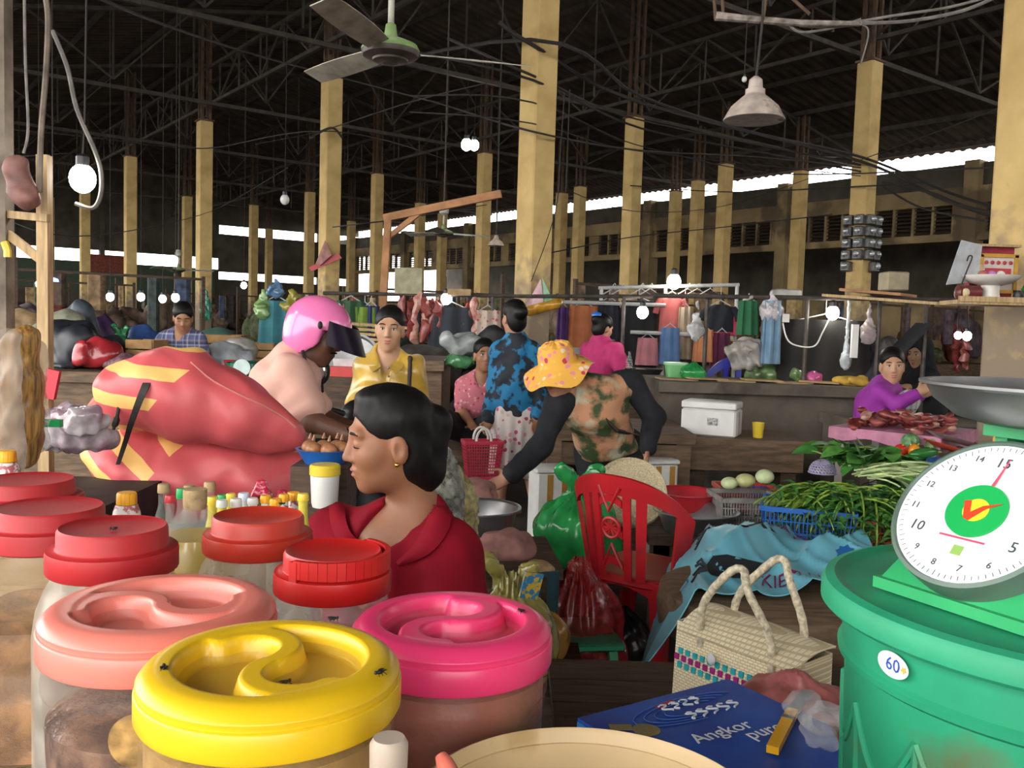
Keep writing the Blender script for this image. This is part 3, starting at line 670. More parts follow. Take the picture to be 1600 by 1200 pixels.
# translucent dispenser bottle, cream bucket and ladle handle at the bottom edge
p = at(608, 1152, .53); h = p.z - TZ; t = thing('squeeze_bottle', 'cloudy plastic bottle neck in front of the yellow-lidded jar', 'bottle', (p.x, p.y, TZ))
MB().lathe([(.015, 0), (.016, .006), (.016, h - .05), (.0135, h - .035), (.0105, h - .02)], 28).build('body', m_shell, t); MB().lathe([(.0115, h - .022), (.0118, h - .004), (.0095, h), (0, h)], 28).build('cap', M('cap_cloudy', (.55, .45, .36), .35, alpha=.75, var=.1), t)
p = at(925, 1262, .62); R = .128; h = p.z - TZ
t = thing('cream_bucket', 'wide cream plastic bucket with a worn rim at the bottom edge', 'bucket', (p.x, p.y, TZ))
MB().lathe([(R * .78, 0), (R * .8, .004), (R * .96, h - .012), (R * 1.02, h - .01), (R * 1.03, h - .002), (R * 1.0, h), (R * .975, h - .004), (R * .965, h - .03), (R * .955, h - .034), (R * .78, .01), (0, .008)], 72).build('body', M('bucket_cream', (.62, .45, .24), .45, var=.15, scale=5, dirt=((.42, .28, .12), 9, .6)), t)
a = at(688, 1180, .60); b = at(760, 1225, .56); b.z = a.z - .035
o = a.copy(); mb = MB(); mb.tube(local(o, [a, a.lerp(b, .1), a.lerp(b, .5), b]), [.004, .0062, .007, .008], 10)
tag(mb.build('ladle_handle', plastic('salmon_handle', (.8, .2, .14)), None, o), 'salmon plastic ladle handle leaning on the cream bucket', 'ladle')
# ------------------------------------------------------------------ right foreground: platform, bin, scale, carton, bag
PZ = .5
pf = thing('plank_platform', 'low dark plank platform under the green bin and blue carton', 'platform', (0, 0, 0))
for k in range(13):
    y = .62 + k * .14; x0 = .26 if y < 1.25 else .12
    MB().box(((x0 + 1.5) / 2, y, PZ - .015), (1.5 - x0, .132, .03)).build('plank', m_woodd, pf, smooth=False)
for x, y in ((.32, .7), (1.42, .7), (.2, 2.25), (1.42, 2.25)): MB().bar((x, y, 0), (x, y, PZ - .03), .07, .07).build('leg', m_woodd, pf, smooth=False)

def text_mesh(txt, size, ext=.0004, align='CENTER', shear=0.):
    c = bpy.data.curves.new('txt', 'FONT'); c.body = txt; c.size = size; c.align_x = align; c.align_y = 'CENTER'; c.extrude = ext; c.shear = shear; c.resolution_u = 2
    o = bpy.data.objects.new('txt', c); COL.objects.link(o); dg = bpy.context.evaluated_depsgraph_get()
    me = bpy.data.meshes.new_from_object(o.evaluated_get(dg)); bpy.data.objects.remove(o); bpy.data.curves.remove(c); return me
def lettering(name, txt, size, mat, mtx, parent, ext=.0004, shear=0., warp=None):
    me = text_mesh(txt, size, ext, shear=shear)
    if warp:
        for v in me.vertices: v.co = warp(v.co)
    else: me.transform(mtx)
    return put(name, me, mat, parent)

m_bing = M('bin_green', (.02, .30, .15), .5, var=.2, scale=6, dirt=((.10, .15, .07), 4., .58))
m_scaleg = M('scale_green', (.03, .34, .12), .4, var=.15, scale=8, dirt=((.16, .09, .04), 7., .66)); m_scaled = M('scale_green_dark', (.02, .12, .05), .5, var=.2)
BX, BY, BZ = .605, .95, 1.125; BR = .25
bn = thing('bin', 'large green plastic bin with scalloped ribs and an oval 60 sticker', 'bin', (BX, BY, PZ)); hb = BZ - PZ
def binr(z): return .2 + .024 * z / hb
MB().lathe([(.18, 0), (.2, .01)] + [(binr(z), z) for z in (.1, .3, .5, hb - .09)] + [(.228, hb - .085), (.229, hb - .078), (.224, hb - .074), (.226, hb - .02)], 80).build('body', m_bing, bn)
lid = MB().lathe([(.228, hb - .03), (.246, hb - .03), (.25, hb - .026), (.25, hb - .01), (.246, hb - .003), (.236, hb), (.23, hb - .004), (.222, hb - .005), (.2, hb - .003), (.05, hb), (0, hb)], 96).build('lid', m_bing, bn)
for q in (.4, 2.2, 4.2): 
    mb = MB(); mb.tube([((.13 + .04 * math.cos(t)) * math.cos(q + .25 * math.sin(t)), (.13 + .04 * math.cos(t)) * math.sin(q + .25 * math.sin(t)), hb) for t in [i * math.pi / 12 for i in range(25)]], .005, 6); mb.build('raised_ring', m_bing, lid)
NR = 14
def onbin(a, z, e=.0): r = max(binr(z), .2235 if z > .53 else 0) + e; return Vector((r * math.cos(a), r * math.sin(a), z))
for k in range(NR):
    a0 = 2 * math.pi * k / NR
    MB().tube([onbin(a0, z) for z in (.02, .3, .50)], [.008, .007, .004], 6).build('rib', m_bing, bn)
    MB().tube([onbin(a0 + (2 * math.pi / NR) * t, .50 - .06 * math.sin(math.pi * t)) for t in [i / 12 for i in range(13)]], .0045, 6).build('scallop', m_bing, bn)
ps = at(1403, 1010, .8); sa = math.atan2(ps.y - BY, ps.x - BX)
# sticker: find the angle on the bin facing (1403,1010)
best = min(((Vector((BX, BY, PZ)) + onbin(a, z) - EYE).normalized().dot((at(1403, 1010, 1) - EYE).normalized()) * -1, a, z) for a in [math.pi + .02 * i for i in range(100)] for z in [.4 + .01 * j for j in range(20)])
sa, sz = best[1], BZ - PZ - .053
n_ = Vector((math.cos(sa), math.sin(sa), 0)); t_ = Vector((-math.sin(sa), math.cos(sa), 0))
def bsurf(x, y, e): return onbin(sa + x / .225, sz + y, e)
mb = MB(); pts = [(0, 0)] + [(.0205 * math.cos(2 * math.pi * k / 32), .0128 * math.sin(2 * math.pi * k / 32)) for k in range(32)]
mb.add([bsurf(x, y, .0075) for x, y in pts], [[0, k + 1, (k + 1) % 32 + 1] for k in range(32)]); st = mb.build('oval_sticker', M('sticker_white', (.75, .75, .74), .4, var=.05), bn)
lettering('lettering', '60', .019, M('sticker_blue', (.02, .08, .5), .4, var=0), None, st, warp=lambda c: bsurf(c.x + .001, c.y, .008 + c.z * .2))
mb = MB(); q = [(.015 + (.0042 if k % 2 else .002) * math.cos(math.pi * k / 5 + .3), (.0042 if k % 2 else .002) * math.sin(math.pi * k / 5 + .3)) for k in range(10)]
mb.add([bsurf(x, y, .0082) for x, y in q], [list(range(10))]); mb.build('star', M('sticker_gold', (.7, .45, .05), .4, var=0), st)

# weighing scale with slanted dial and metal pan
sc = at(1545, 905, .93); SX, SY = .522, .93
s_ = thing('weighing_scale', 'green weighing scale with a slanted white dial standing on the bin', 'scale', (SX, SY, BZ), math.radians(-62))
def trap(mb, z0, z1, w0, d0, w1, d1, yo0=0, yo1=0):
    vs = [(sx * w / 2, yo + sy * d / 2, z) for z, w, d, yo in ((z0, w0, d0, yo0), (z1, w1, d1, yo1)) for sx, sy in ((-1, -1), (1, -1), (1, 1), (-1, 1))]
    return mb.add(vs, [[3, 2, 1, 0], [4, 5, 6, 7], [0, 1, 5, 4], [1, 2, 6, 5], [2, 3, 7, 6], [3, 0, 4, 7]])
mb = MB(); trap(mb, 0, .012, .175, .18, .175, .18); trap(mb, .012, .05, .165, .165, .14, .12, 0, .012); mb.build('base', m_scaleg, s_, smooth=False)
mb = MB(); trap(mb, .05, .13, .12, .07, .10, .06, .035, .06); mb.build('housing', m_scaled, s_, smooth=False)
mb = MB()
for sx in (-1, 1): mb.box((sx * .04, .07, .152), (.014, .05, .036))
mb.box((0, .07, .173), (.11, .07, .012)); mb.box((0, .07, .132), (.1, .07, .008)); mb.build('pan_bracket', m_scaleg, s_, smooth=False)
DR = .088; tilt = math.radians(52)   # dial normal leans up
dn = Vector((0, -math.cos(math.radians(40)), math.sin(math.radians(40)))); dx = Vector((1, 0, 0)); dy = dn.cross(dx)
dc = Vector((0, -.045, .095))
DM = Matrix(((dx.x, dy.x, dn.x, dc.x), (dx.y, dy.y, dn.y, dc.y), (dx.z, dy.z, dn.z, dc.z), (0, 0, 0, 1)))
MB().lathe([(DR * .9, -.035), (DR * 1.0, -.03), (DR * 1.03, -.004), (DR * 1.03, .004), (DR * .985, .006), (DR * .96, .002), (0, .002)], 72, mat=DM, mis=[0, 0, 0, 0, 0, 0]).build('dial_case', M('dial_case', (.10, .15, .12), .4, var=.15), s_)
dial = MB().lathe([(DR * .965, .0022), (DR * .96, .0034), (0, .0034)], 72, mat=DM).build('dial', M('dial_white', (.70, .75, .73), .3, var=.04, scale=20), s_)
m_ink = M('dial_ink', (.05, .06, .07), .5, var=0); m_inkr = M('dial_red', (.6, .06, .12), .5, var=0)
for i in range(15):
    a = math.pi / 2 - 2 * math.pi * i / 15; big = i % 5 == 0; r = DR * (.70 if big else .78)
    n = str(15 if i == 0 else i); lettering('numeral', n, .017 if big else .0105, m_ink, DM @ Matrix.Translation((r * math.cos(a), r * math.sin(a), .0038)), dial, .0002)
tk = MB()
for i in range(75):
    a = 2 * math.pi * i / 75; r0, r1 = DR * (.88 if i % 5 else .86), DR * .93
    tk.bar(DM @ Vector((r0 * math.cos(a), r0 * math.sin(a), .0036)), DM @ Vector((r1 * math.cos(a), r1 * math.sin(a), .0036)), .0005, .0005)
tk.build('tick_marks', m_ink, dial, smooth=False)
cen = MB().lathe([(DR * .36, .0034), (DR * .36, .006), (0, .006)], 48, mat=DM).build('green_disc', M('dial_green', (.01, .36, .08), .4, var=.05), s_)
MB().lathe([(DR * .155, .0061), (DR * .155, .0066), (0, .0066)], 32, mat=DM).build('emblem_circle', M('dial_yellow', (.85, .62, .03), .4, var=0), cen)
ve = MB(); ve.prism([(-.016, .008), (-.009, .01), (-.004, -.004), (.006, .006), (.024, .013), (.01, .003), (-.002, -.014), (-.008, -.012)], .0006, DM @ Matrix.Translation((0, 0, .0067))); ve.build('emblem_tick', M('dial_redink', (.72, .05, .02), .4, var=0), cen)
nd = MB(); nd.prism([(-.002, .02), (.002, .02), (.0004, .066), (-.0004, .066)], .0006, DM @ Matrix.Rotation(-.08, 4, 'Z') @ Matrix.Translation((0, 0, .005))); nd.build('needle', m_inkr, s_)
nd = MB(); nd.box((0, -.034, .0038), (.05, .0022, .0004)); nd.v = [DM @ p for p in nd.v]; nd.build('red_line', m_inkr, dial, smooth=False)
nd = MB(); nd.box((.002, -.048, .0038), (.011, .011, .0004)); nd.v = [DM @ p for p in nd.v]; nd.build('green_mark', M('dial_mark', (.25, .42, .1), .4, var=0), dial, smooth=False)
m_alu = M('aluminium', (.42, .42, .42), .32, metal=.9, var=.2, scale=9); m_alud = M('aluminium_dull', (.30, .30, .30), .42, metal=.85, var=.25, scale=7)
pp = at(1668, 604, .96); hz = .155
o = Vector((pp.x, pp.y, pp.z))
pn = thing('metal_pan', 'wide dull metal pan resting on top of the green scale', 'pan', (SX + .105, SY + .05, BZ + .18)); ph = pp.z - (BZ + .18)
MB().lathe([(.0, 0), (.10, 0), (.125, .006), (.150, ph * .55), (.158, ph - .006), (.166, ph - .003), (.166, ph), (.157, ph), (.148, ph * .6), (.122, .01), (0, .004)], 80).build('bowl', m_alud, pn)
# small glass lamp of oil hanging behind the scale bracket: yellow packet
# carton of water bottles
c0 = atz(902, 1120, .7); c1 = atz(1125, 1062, .7); ex = (c1 - c0).normalized(); ey = Vector((ex.y, -ex.x, 0)); L = (c1 - c0).length + .02; Wd = .36
m_cart = M('carton_blue', (.02, .10, .48), .4, var=.1, scale=6, col2=(.012, .05, .30), contrast=(.35, .65)); m_carts = M('carton_side', (.02, .18, .5), .5, var=.1)
ct = thing('drink_carton', 'blue printed cardboard carton lying before the woven bag', 'carton', (c0.x, c0.y, PZ), math.atan2(ex.y, ex.x)); ch = .7 - PZ
MB().box((L / 2, -Wd / 2, ch / 2 - .004), (L, Wd, ch - .008)).build('box', m_carts, ct, smooth=False)
f1 = MB().box((L / 2, -Wd * .20, ch - .003), (L, Wd * .39, .005), (math.radians(-.6), 0, 0)).build('flap', m_cart, ct, smooth=False)
f2 = MB().box((L / 2, -Wd * .70, ch - .001), (L, Wd * .59, .005), (math.radians(1.2), 0, 0)).build('flap', m_cart, ct, smooth=False)
m_wht = M('print_white', (.75, .78, .82), .5, var=0)
TM = lambda x, y, z=0., r=0.: Matrix.Translation((x, y, ch + .0012 + z)) @ Matrix.Rotation(r, 4, 'Z')
lettering('lettering', 'Angkor', .045, m_wht, TM(L * .47, -Wd * .50, .006), f2, .0003); lettering('lettering', 'puro', .045, m_wht, TM(L * .66, -Wd * .59, .005), f2, .0003)
# curly script drawn as strokes
def strokes(mb, x0, y0, w, h, n, seed):
    r = random.Random(seed)
    for i in range(n):
        cx = x0 + w * (i + .5) / n; pts = []
        a0 = r.random() * 6; 
        for k in range(9): t = k / 8; pts.append(Vector((cx + w / n * .36 * math.sin(a0 + t * 6.5), y0 + h * (t - .5) * 1.0, ch + .0022)))
        mb.tube(pts, .0022, 4)
        mb.tube([Vector((cx - w / n * .3, y0 + h * .55, ch + .0022)), Vector((cx, y0 + h * .72, ch + .0022)), Vector((cx + w / n * .3, y0 + h * .55, ch + .0022))], .0018, 4)
mb = MB(); strokes(mb, L * .40, -Wd * .15, .1, .022, 4, 3); strokes(mb, L * .46, -Wd * .28, .13, .022, 5, 5); mb.build('script_print', m_wht, f1)
mb = MB(); mb.lathe([(.024, 0), (.024, .0006), (0, .0006)], 28, (L * .2, -Wd * .28, ch + .0004)); mb.box((L * .11, -Wd * .2, ch + .001), (.04, .022, .0006), (0, 0, -.5)); mb.build('gold_seal_print', M('print_gold', (.30, .22, .08), .5, var=.2), f1)
mb = MB(); mb.box((L * .47, -Wd * .1, ch + .0008), (.05, .009, .0006), (0, 0, .2)); mb.build('red_print', M('print_red', (.5, .03, .03), .5), f1)
for k in range(4):
    mb = MB(); rr = .05 + k * .02; mb.tube([(L * .55 + rr * 1.2 * math.cos(t), -Wd * .2 + rr * .4 * math.sin(t), ch + .0004) for t in [i * math.pi / 14 for i in range(2, 22)]], .0008, 4); mb.build('ripple_print', M('print_ripple', (.10, .2, .6), .5), f1)
# knife and crumpled clear bag on the carton
ka, kb, kc = atz(1207, 1172, .712), atz(1238, 1112, .712), atz(1262, 1080, .71)
kn = thing('knife', 'knife with a yellow handle and dark blade lying on the carton', 'knife', ka)
mb = MB(); mb.bar((0, 0, 0), kb - ka, .020, .013); mb.build('handle', plastic('knife_yellow', (.85, .42, .01)), kn, smooth=False)
MB().bar((kb - ka) * .72, (kb - ka) * .8, .0215, .0145).build('ferrule', m_alu, kn, smooth=False)
MB().bar((kb - ka) * .98, kc - ka + Vector((0, 0, .0)), .022, .003).build('blade', M('blade_dark', (.05, .04, .04), .4, metal=.5), kn, smooth=False)
m_clear = M('clear_film', (.85, .86, .86), .1, var=.1, scale=30, alpha=.2, bump=.6, spec=.8)
pb_ = atz(1298, 1175, .70); s = SDF(); r = np.random.default_rng(3)
for k in range(7): s.ell((pb_.x + r.normal() * .022, pb_.y + r.normal() * .03, .725 + r.random() * .03), (.026 + .012 * r.random(), .026, .022), k=.02)
o = s.build('clear_bag', m_clear, .004, None, wob(.006, 90, 2), loc=(pb_.x, pb_.y, .7)); tag(o, 'crumpled clear plastic bag on the carton beside the bin', 'bag')
hk = [atz(1306, 1140, .745), atz(1316, 1158, .752), atz(1322, 1180, .75), atz(1335, 1205, .74)]
mb = MB(); mb.tube(local(hk[0], catmull(hk, 4)), .006, 8); tag(mb.build('brown_hook', M('hook_brown', (.12, .05, .03), .5), None, hk[0]), 'curved brown handle resting on the clear bag', 'handle')

# woven palm bag
bA = at(1053, 964, 2.12); bB = at(1170, 1022, 1.95); zt = (bA.z + bB.z) / 2; d = (bB - bA); d.z = 0; d.normalize(); nrm = Vector((-d.y, d.x, 0)); 
if nrm.y < 0: nrm = -nrm
m_straw = M('woven_straw', (.62, .52, .33), .75, var=.2, scale=120, bump=.6); 
def weave_mat():
    m = bpy.data.materials.new('woven_palm'); m.use_nodes = True; nt = m.node_tree; b = nt.nodes['Principled BSDF']; b.inputs['Roughness'].default_value = .75
    tc = nt.nodes.new('ShaderNodeTexCoord'); br = nt.nodes.new('ShaderNodeTexBrick'); mp = nt.nodes.new('ShaderNodeMapping'); mp.inputs['Rotation'].default_value = (math.radians(90), 0, 0)
    nt.links.new(tc.outputs['Object'], mp.inputs[0]); nt.links.new(mp.outputs[0], br.inputs[0]); br.inputs['Scale'].default_value = 38; br.inputs['Mortar Size'].default_value = .05
    br.inputs['Color1'].default_value = (.88, .79, .57, 1); br.inputs['Color2'].default_value = (.80, .69, .46, 1); br.inputs['Mortar'].default_value = (.60, .49, .30, 1)
    nt.links.new(br.outputs[0], b.inputs[0]); bp = nt.nodes.new('ShaderNodeBump'); bp.inputs['Strength'].default_value = .5; bp.inputs['Distance'].default_value = .004; nt.links.new(br.outputs['Fac'], bp.inputs['Height']); bp.invert = True; nt.links.new(bp.outputs[0], b.inputs['Normal']); return m
m_weave = weave_mat()
wb = thing('woven_bag', 'cream woven palm bag with teal and magenta check band', 'bag', (bA.x, bA.y, PZ), math.atan2(d.y, d.x)); hB = zt - PZ; LB = .34; DB = .15
mb = MB()
def bagside(u, v):
    t = v; w = 1 - .05 * (1 - t); a = u * 4; k = int(a) % 4; f = a - int(a)
    c = [(0, 0), (LB, 0), (LB, DB), (0, DB)]; p, q = c[k], c[(k + 1) % 4]; x, y = p[0] + (q[0] - p[0]) * f, p[1] + (q[1] - p[1]) * f
    x = LB / 2 + (x - LB / 2) * w; y = DB / 2 + (y - DB / 2) * (1 - .25 * t) - .012 * math.sin(math.pi * f) * (1 if k == 0 else -1 if k == 2 else 0) * (1 - t)
    return Vector((x, y, hB * v))
mb.grid(bagside, 48, 8, wrapu=True, thick=-.004); mb.add([(0.01, .01, .004), (LB - .01, .01, .004), (LB - .01, DB - .01, .004), (.01, DB - .01, .004)], [[0, 1, 2, 3]]); mb.build('body', m_weave, wb, angle=60)
fp_ = MB(); fp_.grid(lambda u, v: Vector((.02 + u * (LB - .02), -.012 + v * (DB + .012) - .0, hB + .004 + .035 * math.sin(v * 2.6) * (1 - .5 * u) - .012 * (1 - v))), 14, 8, thick=.005); fp_.build('lid_flap', m_weave, wb)
m_hand = M('handle_wrap', (.64, .56, .40), .7, var=.35, scale=90)
for yy, lean in ((.012, -.02), (DB - .02, .02)):
    pts = catmull([(LB * .22, yy, hB - .04), (LB * .24, yy + lean * .4, hB + .06), (LB * .42, yy + lean + .02, hB + .15), (LB * .52, yy + lean + .03, hB + .165), (LB * .63, yy + lean, hB + .13), (LB * .78, yy + lean * .3, hB + .04), (LB * .8, yy, hB - .05)], 6)
    rr = [.009 + .0012 * (i % 2) for i in range(len(pts))]; MB().tube(pts, rr, 10).build('handle', m_hand, wb)
m_teal = M('strip_teal', (.02, .42, .47), .5, var=.15, scale=60); m_mag = M('strip_magenta', (.38, .015, .22), .5, var=.15, scale=60)
for row, (mt, off) in enumerate(((m_teal, .5), (m_mag, 0), (m_teal, .5))):
    for k in range(14):
        f = (k + off + .3) / 15; z = hB * (.66 - row * .085); p = bagside(f * .25, z / hB)
        MB().box(p + Vector((0, -.005, 0)), (.0125, .006, hB * .07)).build('check_patch', mt, wb, smooth=False)
MB().sph((LB * .37, -.012, hB * .74), (.011, .006, .014), 12, 8).build('toggle', plastic('toggle_white', (.7, .7, .75)), wb)
# pink plastic-wrapped bundle
pc_ = at(1243, 1058, 1.8); s = SDF().ell((pc_.x, pc_.y, .585), (.135, .1, .085), k=.03).ell((pc_.x - .01, pc_.y - .01, .64), (.12, .09, .045), k=.04).cap((pc_.x - .03, pc_.y, .665), (pc_.x + .01, pc_.y, .68), .02, .03, k=.03).cut((0, 0, PZ + .001), (0, 0, -1))
def crease(X, Y, Z):
    th = np.arctan2(Y - pc_.y, X - pc_.x); return .0022 * np.sin(th * 19 + 4 * np.sin(th * 3) + 30 * Z) + wob(.005, 35, 4)(X, Y, Z)
o = s.build('plastic_bundle', M('pink_plastic', (.42, .13, .12), .35, var=.35, scale=12, bump=.3, spec=.5, dirt=((.24, .07, .06), 8, .55)), .006, None, crease, loc=(pc_.x, pc_.y, PZ)); tag(o, 'dusty pink plastic-wrapped bundle wedged between woven bag and green bin', 'bundle')
# ------------------------------------------------------------------ centre: red chair, bags, basins, low tables
m_chair = M('chair_red', (.46, .012, .018), .38, var=.15, scale=5, spec=.5, dirt=((.25, .02, .02), 6, .6))
cc = Vector((.55, 3.6, 0)); fa = math.radians(-38)     # chair faces +y local, rotated
def chair(name, loc, rz, mat, label, splat=True, s=1.):
    t = thing(name, label, 'chair', loc, rz)
    R0 = .215 * s
    def post(a, v):   # barrel back: angle a (-1..1), v height 0..1
        ang = math.radians(-90 + a * 78); top = (.835 - .17 * abs(a) ** 2.2) * s; z = .42 * s + (top - .42 * s) * v; r = R0 * (1 + .22 * v)
        return Vector((r * 1.05 * math.cos(ang), r * math.sin(ang) - .02 * v, z))
    mb = MB()
    arc = [post(a / 20, .97) for a in range(-20, 21)]
    mb.grid(lambda u, v: post(-1 + 2 * u, .82 + .18 * v), 40, 3, thick=.016 * s); mb.build('back_rim', mat, t)
    for sgn in (-1, 1):
        mb = MB(); mb.grid(lambda u, v: post(sgn * (1 - .23 * u) if sgn > 0 else -(1 - .23 * u), v * .9), 3, 12, thick=.016 * s * (1 if sgn < 0 else -1)); mb.build('back_post', mat, t)
    if splat:
        sp = MB()
        for a0, a1 in ((-.42, -.30), (-.24, -.15), (.15, .24), (.30, .42)): sp.grid(lambda u, v: post(a0 + (a1 - a0) * u, v * .9), 2, 10, thick=.014 * s)
        for k in range(-1, 2): sp.grid(lambda u, v: post(-.14 + .28 * u, .1 + (k + 1) * .3 + .07 * v + .05 * math.sin(u * math.pi)), 8, 2, thick=.012 * s)
        for k in range(10):
            a = k / 10 * 2 * math.pi; sp.tube([post(.0, .5) , post(.09 * math.cos(a), .5 + .075 * math.sin(a))], .005 * s, 5)
        ring = [post(.11 * math.cos(a), .5 + .095 * math.sin(a)) for a in [i * math.pi / 12 for i in range(24)]]; sp.tube(ring, .007 * s, 6, closed=True)
        sp.tube([post(-.13, .9), post(-.02, .66), post(.13, .9)], .008 * s, 6); sp.tube([post(-.13, .12), post(0, .34), post(.13, .12)], .008 * s, 6)
        sp.build('splat', mat, t)
    else:
        for a0 in (-.5, -.25, 0, .25, .5): mb = MB(); mb.grid(lambda u, v: post(a0 - .05 + .1 * u, v * .9), 2, 8, thick=.012 * s); mb.build('slat', mat, t)
    def seat(u, v):
        x, y = (u - .5) * 2, (v - .5) * 2; q = (abs(x) ** 4 + abs(y) ** 4) ** .25 or 1
        m_ = max(abs(x), abs(y)) or 1e-6; k = m_ / q if q else 1
        X, Y = x * k * .225 * s, y * k * .22 * s + .03
        e = max(abs(x), abs(y)); return Vector((X, Y, (.43 - .012 * (1 - e * e) - (.03 * max(0, (e - .86) / .14) ** 2)) * s))
    mb = MB(); mb.grid(seat, 24, 24, thick=.01 * s); mb.build('seat', mat, t)
    for sx in (-1, 1):
        for sy in (-1, 1):
            top = Vector((sx * .185 * s, .03 + sy * .18 * s, .425 * s)); bot = Vector((sx * .225 * s, .03 + sy * .235 * s, 0))
            vs = []; fs = []
            for k, (p, w) in enumerate(((top, .075 * s), (top.lerp(bot, .25), .062 * s), (top.lerp(bot, .6), .05 * s), (bot, .044 * s))):
                c = p; vs += [c, c + Vector((-sx * w, 0, 0)), c + Vector((-sx * w, -sy * .012, 0)), c + Vector((-sx * .012, -sy * .012, 0)), c + Vector((-sx * .012, -sy * w, 0)), c + Vector((0, -sy * w, 0))]
            for k in range(3):
                for i in range(6): j = (i + 1) % 6; f = [k * 6 + i, k * 6 + j, k * 6 + 6 + j, k * 6 + 6 + i]; fs.append(f if sx * sy < 0 else f[::-1])
            fs.append([18, 19, 20, 21, 22, 23]); mb = MB(); mb.add(vs, fs); mb.build('leg', mat, t, smooth=False)
    for sx in (-1, 1): mb = MB(); mb.grid(lambda u, v: Vector((sx * .205 * s, -.15 * s + .36 * s * u, (.42 - .07 * v * (1 - .6 * math.sin(math.pi * u))) * s)), 8, 2, thick=.008); mb.build('apron', mat, t)
    mb = MB(); mb.grid(lambda u, v: Vector((-.19 * s + .38 * s * u, -.165 * s, (.42 - .08 * v * (1 - .6 * math.sin(math.pi * u))) * s)), 8, 2, thick=.008); mb.build('apron', mat, t)
    return t
chair('plastic_chair', cc, fa, m_chair, 'red plastic chair with a pierced arched back, seen from behind')

def sdf_thing(name, s, mat, res, disp, base, label, cat, group=None):
    o = s.build(name, mat, res, None, disp, loc=base); return tag(o, label, cat, group)
def knotbag(px, py, Y, w, h, base, mat, label, knot=True, seed=1, ears=1., d=None, res=.007, name='plastic_bag', group=None):
    """tied carrier bag: round belly, gathered neck and two ears"""
    c = at(px, py, Y); c.z = base; s = SDF(); d = d or w * .85
    s.ell((c.x, c.y, base + h * .36), (w * .5, d * .5, h * .37), k=.03).ell((c.x + w * .05, c.y, base + h * .22), (w * .47, d * .47, h * .24), k=.03)
    s.cap((c.x, c.y, base + h * .5), (c.x, c.y, base + h * .78), w * .3, w * .07, k=.06)
    if knot:
        s.ell((c.x, c.y, base + h * .8), (w * .08, w * .08, w * .06), k=.02)
        s.cap((c.x, c.y, base + h * .8), (c.x - w * .2 * ears, c.y, base + h * 1.0), w * .04, w * .07, k=.02).cap((c.x, c.y, base + h * .8), (c.x + w * .2 * ears, c.y, base + h * .96), w * .04, w * .07, k=.02)
    s.cut((0, 0, base + .002), (0, 0, -1), .01)
    f = wob(.06 * w * .5, 14 / w, seed)
    def dp(X, Y, Z):
        th = np.arctan2(Y - c.y, X - c.x); g = np.clip((Z - base - h * .3) / (h * .4), 0, 1); return f(X, Y, Z) * .5 + .03 * w * g * np.sin(th * 13 + seed)
    return sdf_thing(name, s, mat, res, dp, (c.x, c.y, base), label, 'bag', group)
def film(name, c, a=.75, rough=.18): return M(name, c, rough, var=.3, scale=9, alpha=a, bump=.35, spec=.7)
m_fgreen = film('film_green', (.03, .36, .09), .9); m_fred = film('film_red', (.42, .03, .03), .62); m_fyel = film('film_yellow', (.42, .36, .10), .8)
# green bag behind the chair, sitting on a small stool box
low = thing('low_table', 'low dark wooden table under the green bag', 'table', at(882, 880, 4.2) * 1); low.location.z = 0
for k in range(4): MB().box((0, -.27 + k * .18, .27), (.5, .17, .03)).build('plank', m_woodd, low, smooth=False)
for sx in (-1, 1):
    for sy in (-1, 1): MB().bar((sx * .21, sy * .3, 0), (sx * .21, sy * .3, .26), .06, .06).build('leg', m_woodd, low, smooth=False)
knotbag(903, 800, 4.05, .40, .46, .29, m_fgreen, 'knotted bright green plastic bag behind the red chair', seed=4, d=.3)
knotbag(905, 900, 3.25, .36, .66, .0, m_fred, 'translucent red plastic bag hanging beside the chair back', seed=6, d=.2, knot=False)
# yellow bag with noodles behind the seated woman
by = at(797, 930, 2.5)
ys = thing('stool_box', 'wooden box under the yellow bag', 'box', (by.x, by.y, 0)); MB().box((0, 0, .2), (.34, .3, .4)).build('box', m_woodd, ys, smooth=False)
o = knotbag(797, 900, 2.45, .27, .34, .4, m_fyel, 'tied yellow plastic bag holding printed packets', seed=9, d=.25, ears=1.2)
pk = MB(); q = at(830, 915, 2.31); pk.box((0, 0, 0), (.05, .01, .07), (.1, .2, .3)); pk.build('packet', M('packet_yellow', (.72, .48, .04), .4, col2=(.05, .25, .45), scale=60, contrast=(.48, .52)), o, q - o.location, False)
knotbag(838, 905, 2.62, .2, .2, .4, film('film_orange', (.45, .22, .05), .9), 'orange-brown bag beside the yellow bag', seed=3, knot=False)
# green folding stool top by the chair
q = at(890, 985, 3.2); st = thing('stool', 'green-topped low stool left of the red chair', 'stool', (q.x, q.y, 0), .15); zt_ = q.z
MB().box((0, 0, zt_ - .015), (.34, .3, .03), bev=.008).build('seat', plastic('stool_green', (.03, .32, .16)), st)
for sx in (-1, 1):
    for sy in (-1, 1): MB().bar((sx * .13, sy * .11, zt_ - .02), (sx * .16, sy * .14, 0), .03, .03).build('leg', plastic('stool_green', (.03, .32, .16)), st, smooth=False)
knotbag(965, 1045, 3.62, .26, .28, .02, M('bag_black', (.012, .012, .014), .3, var=.3, bump=.3), 'black plastic bag under the red chair', seed=11, knot=False)
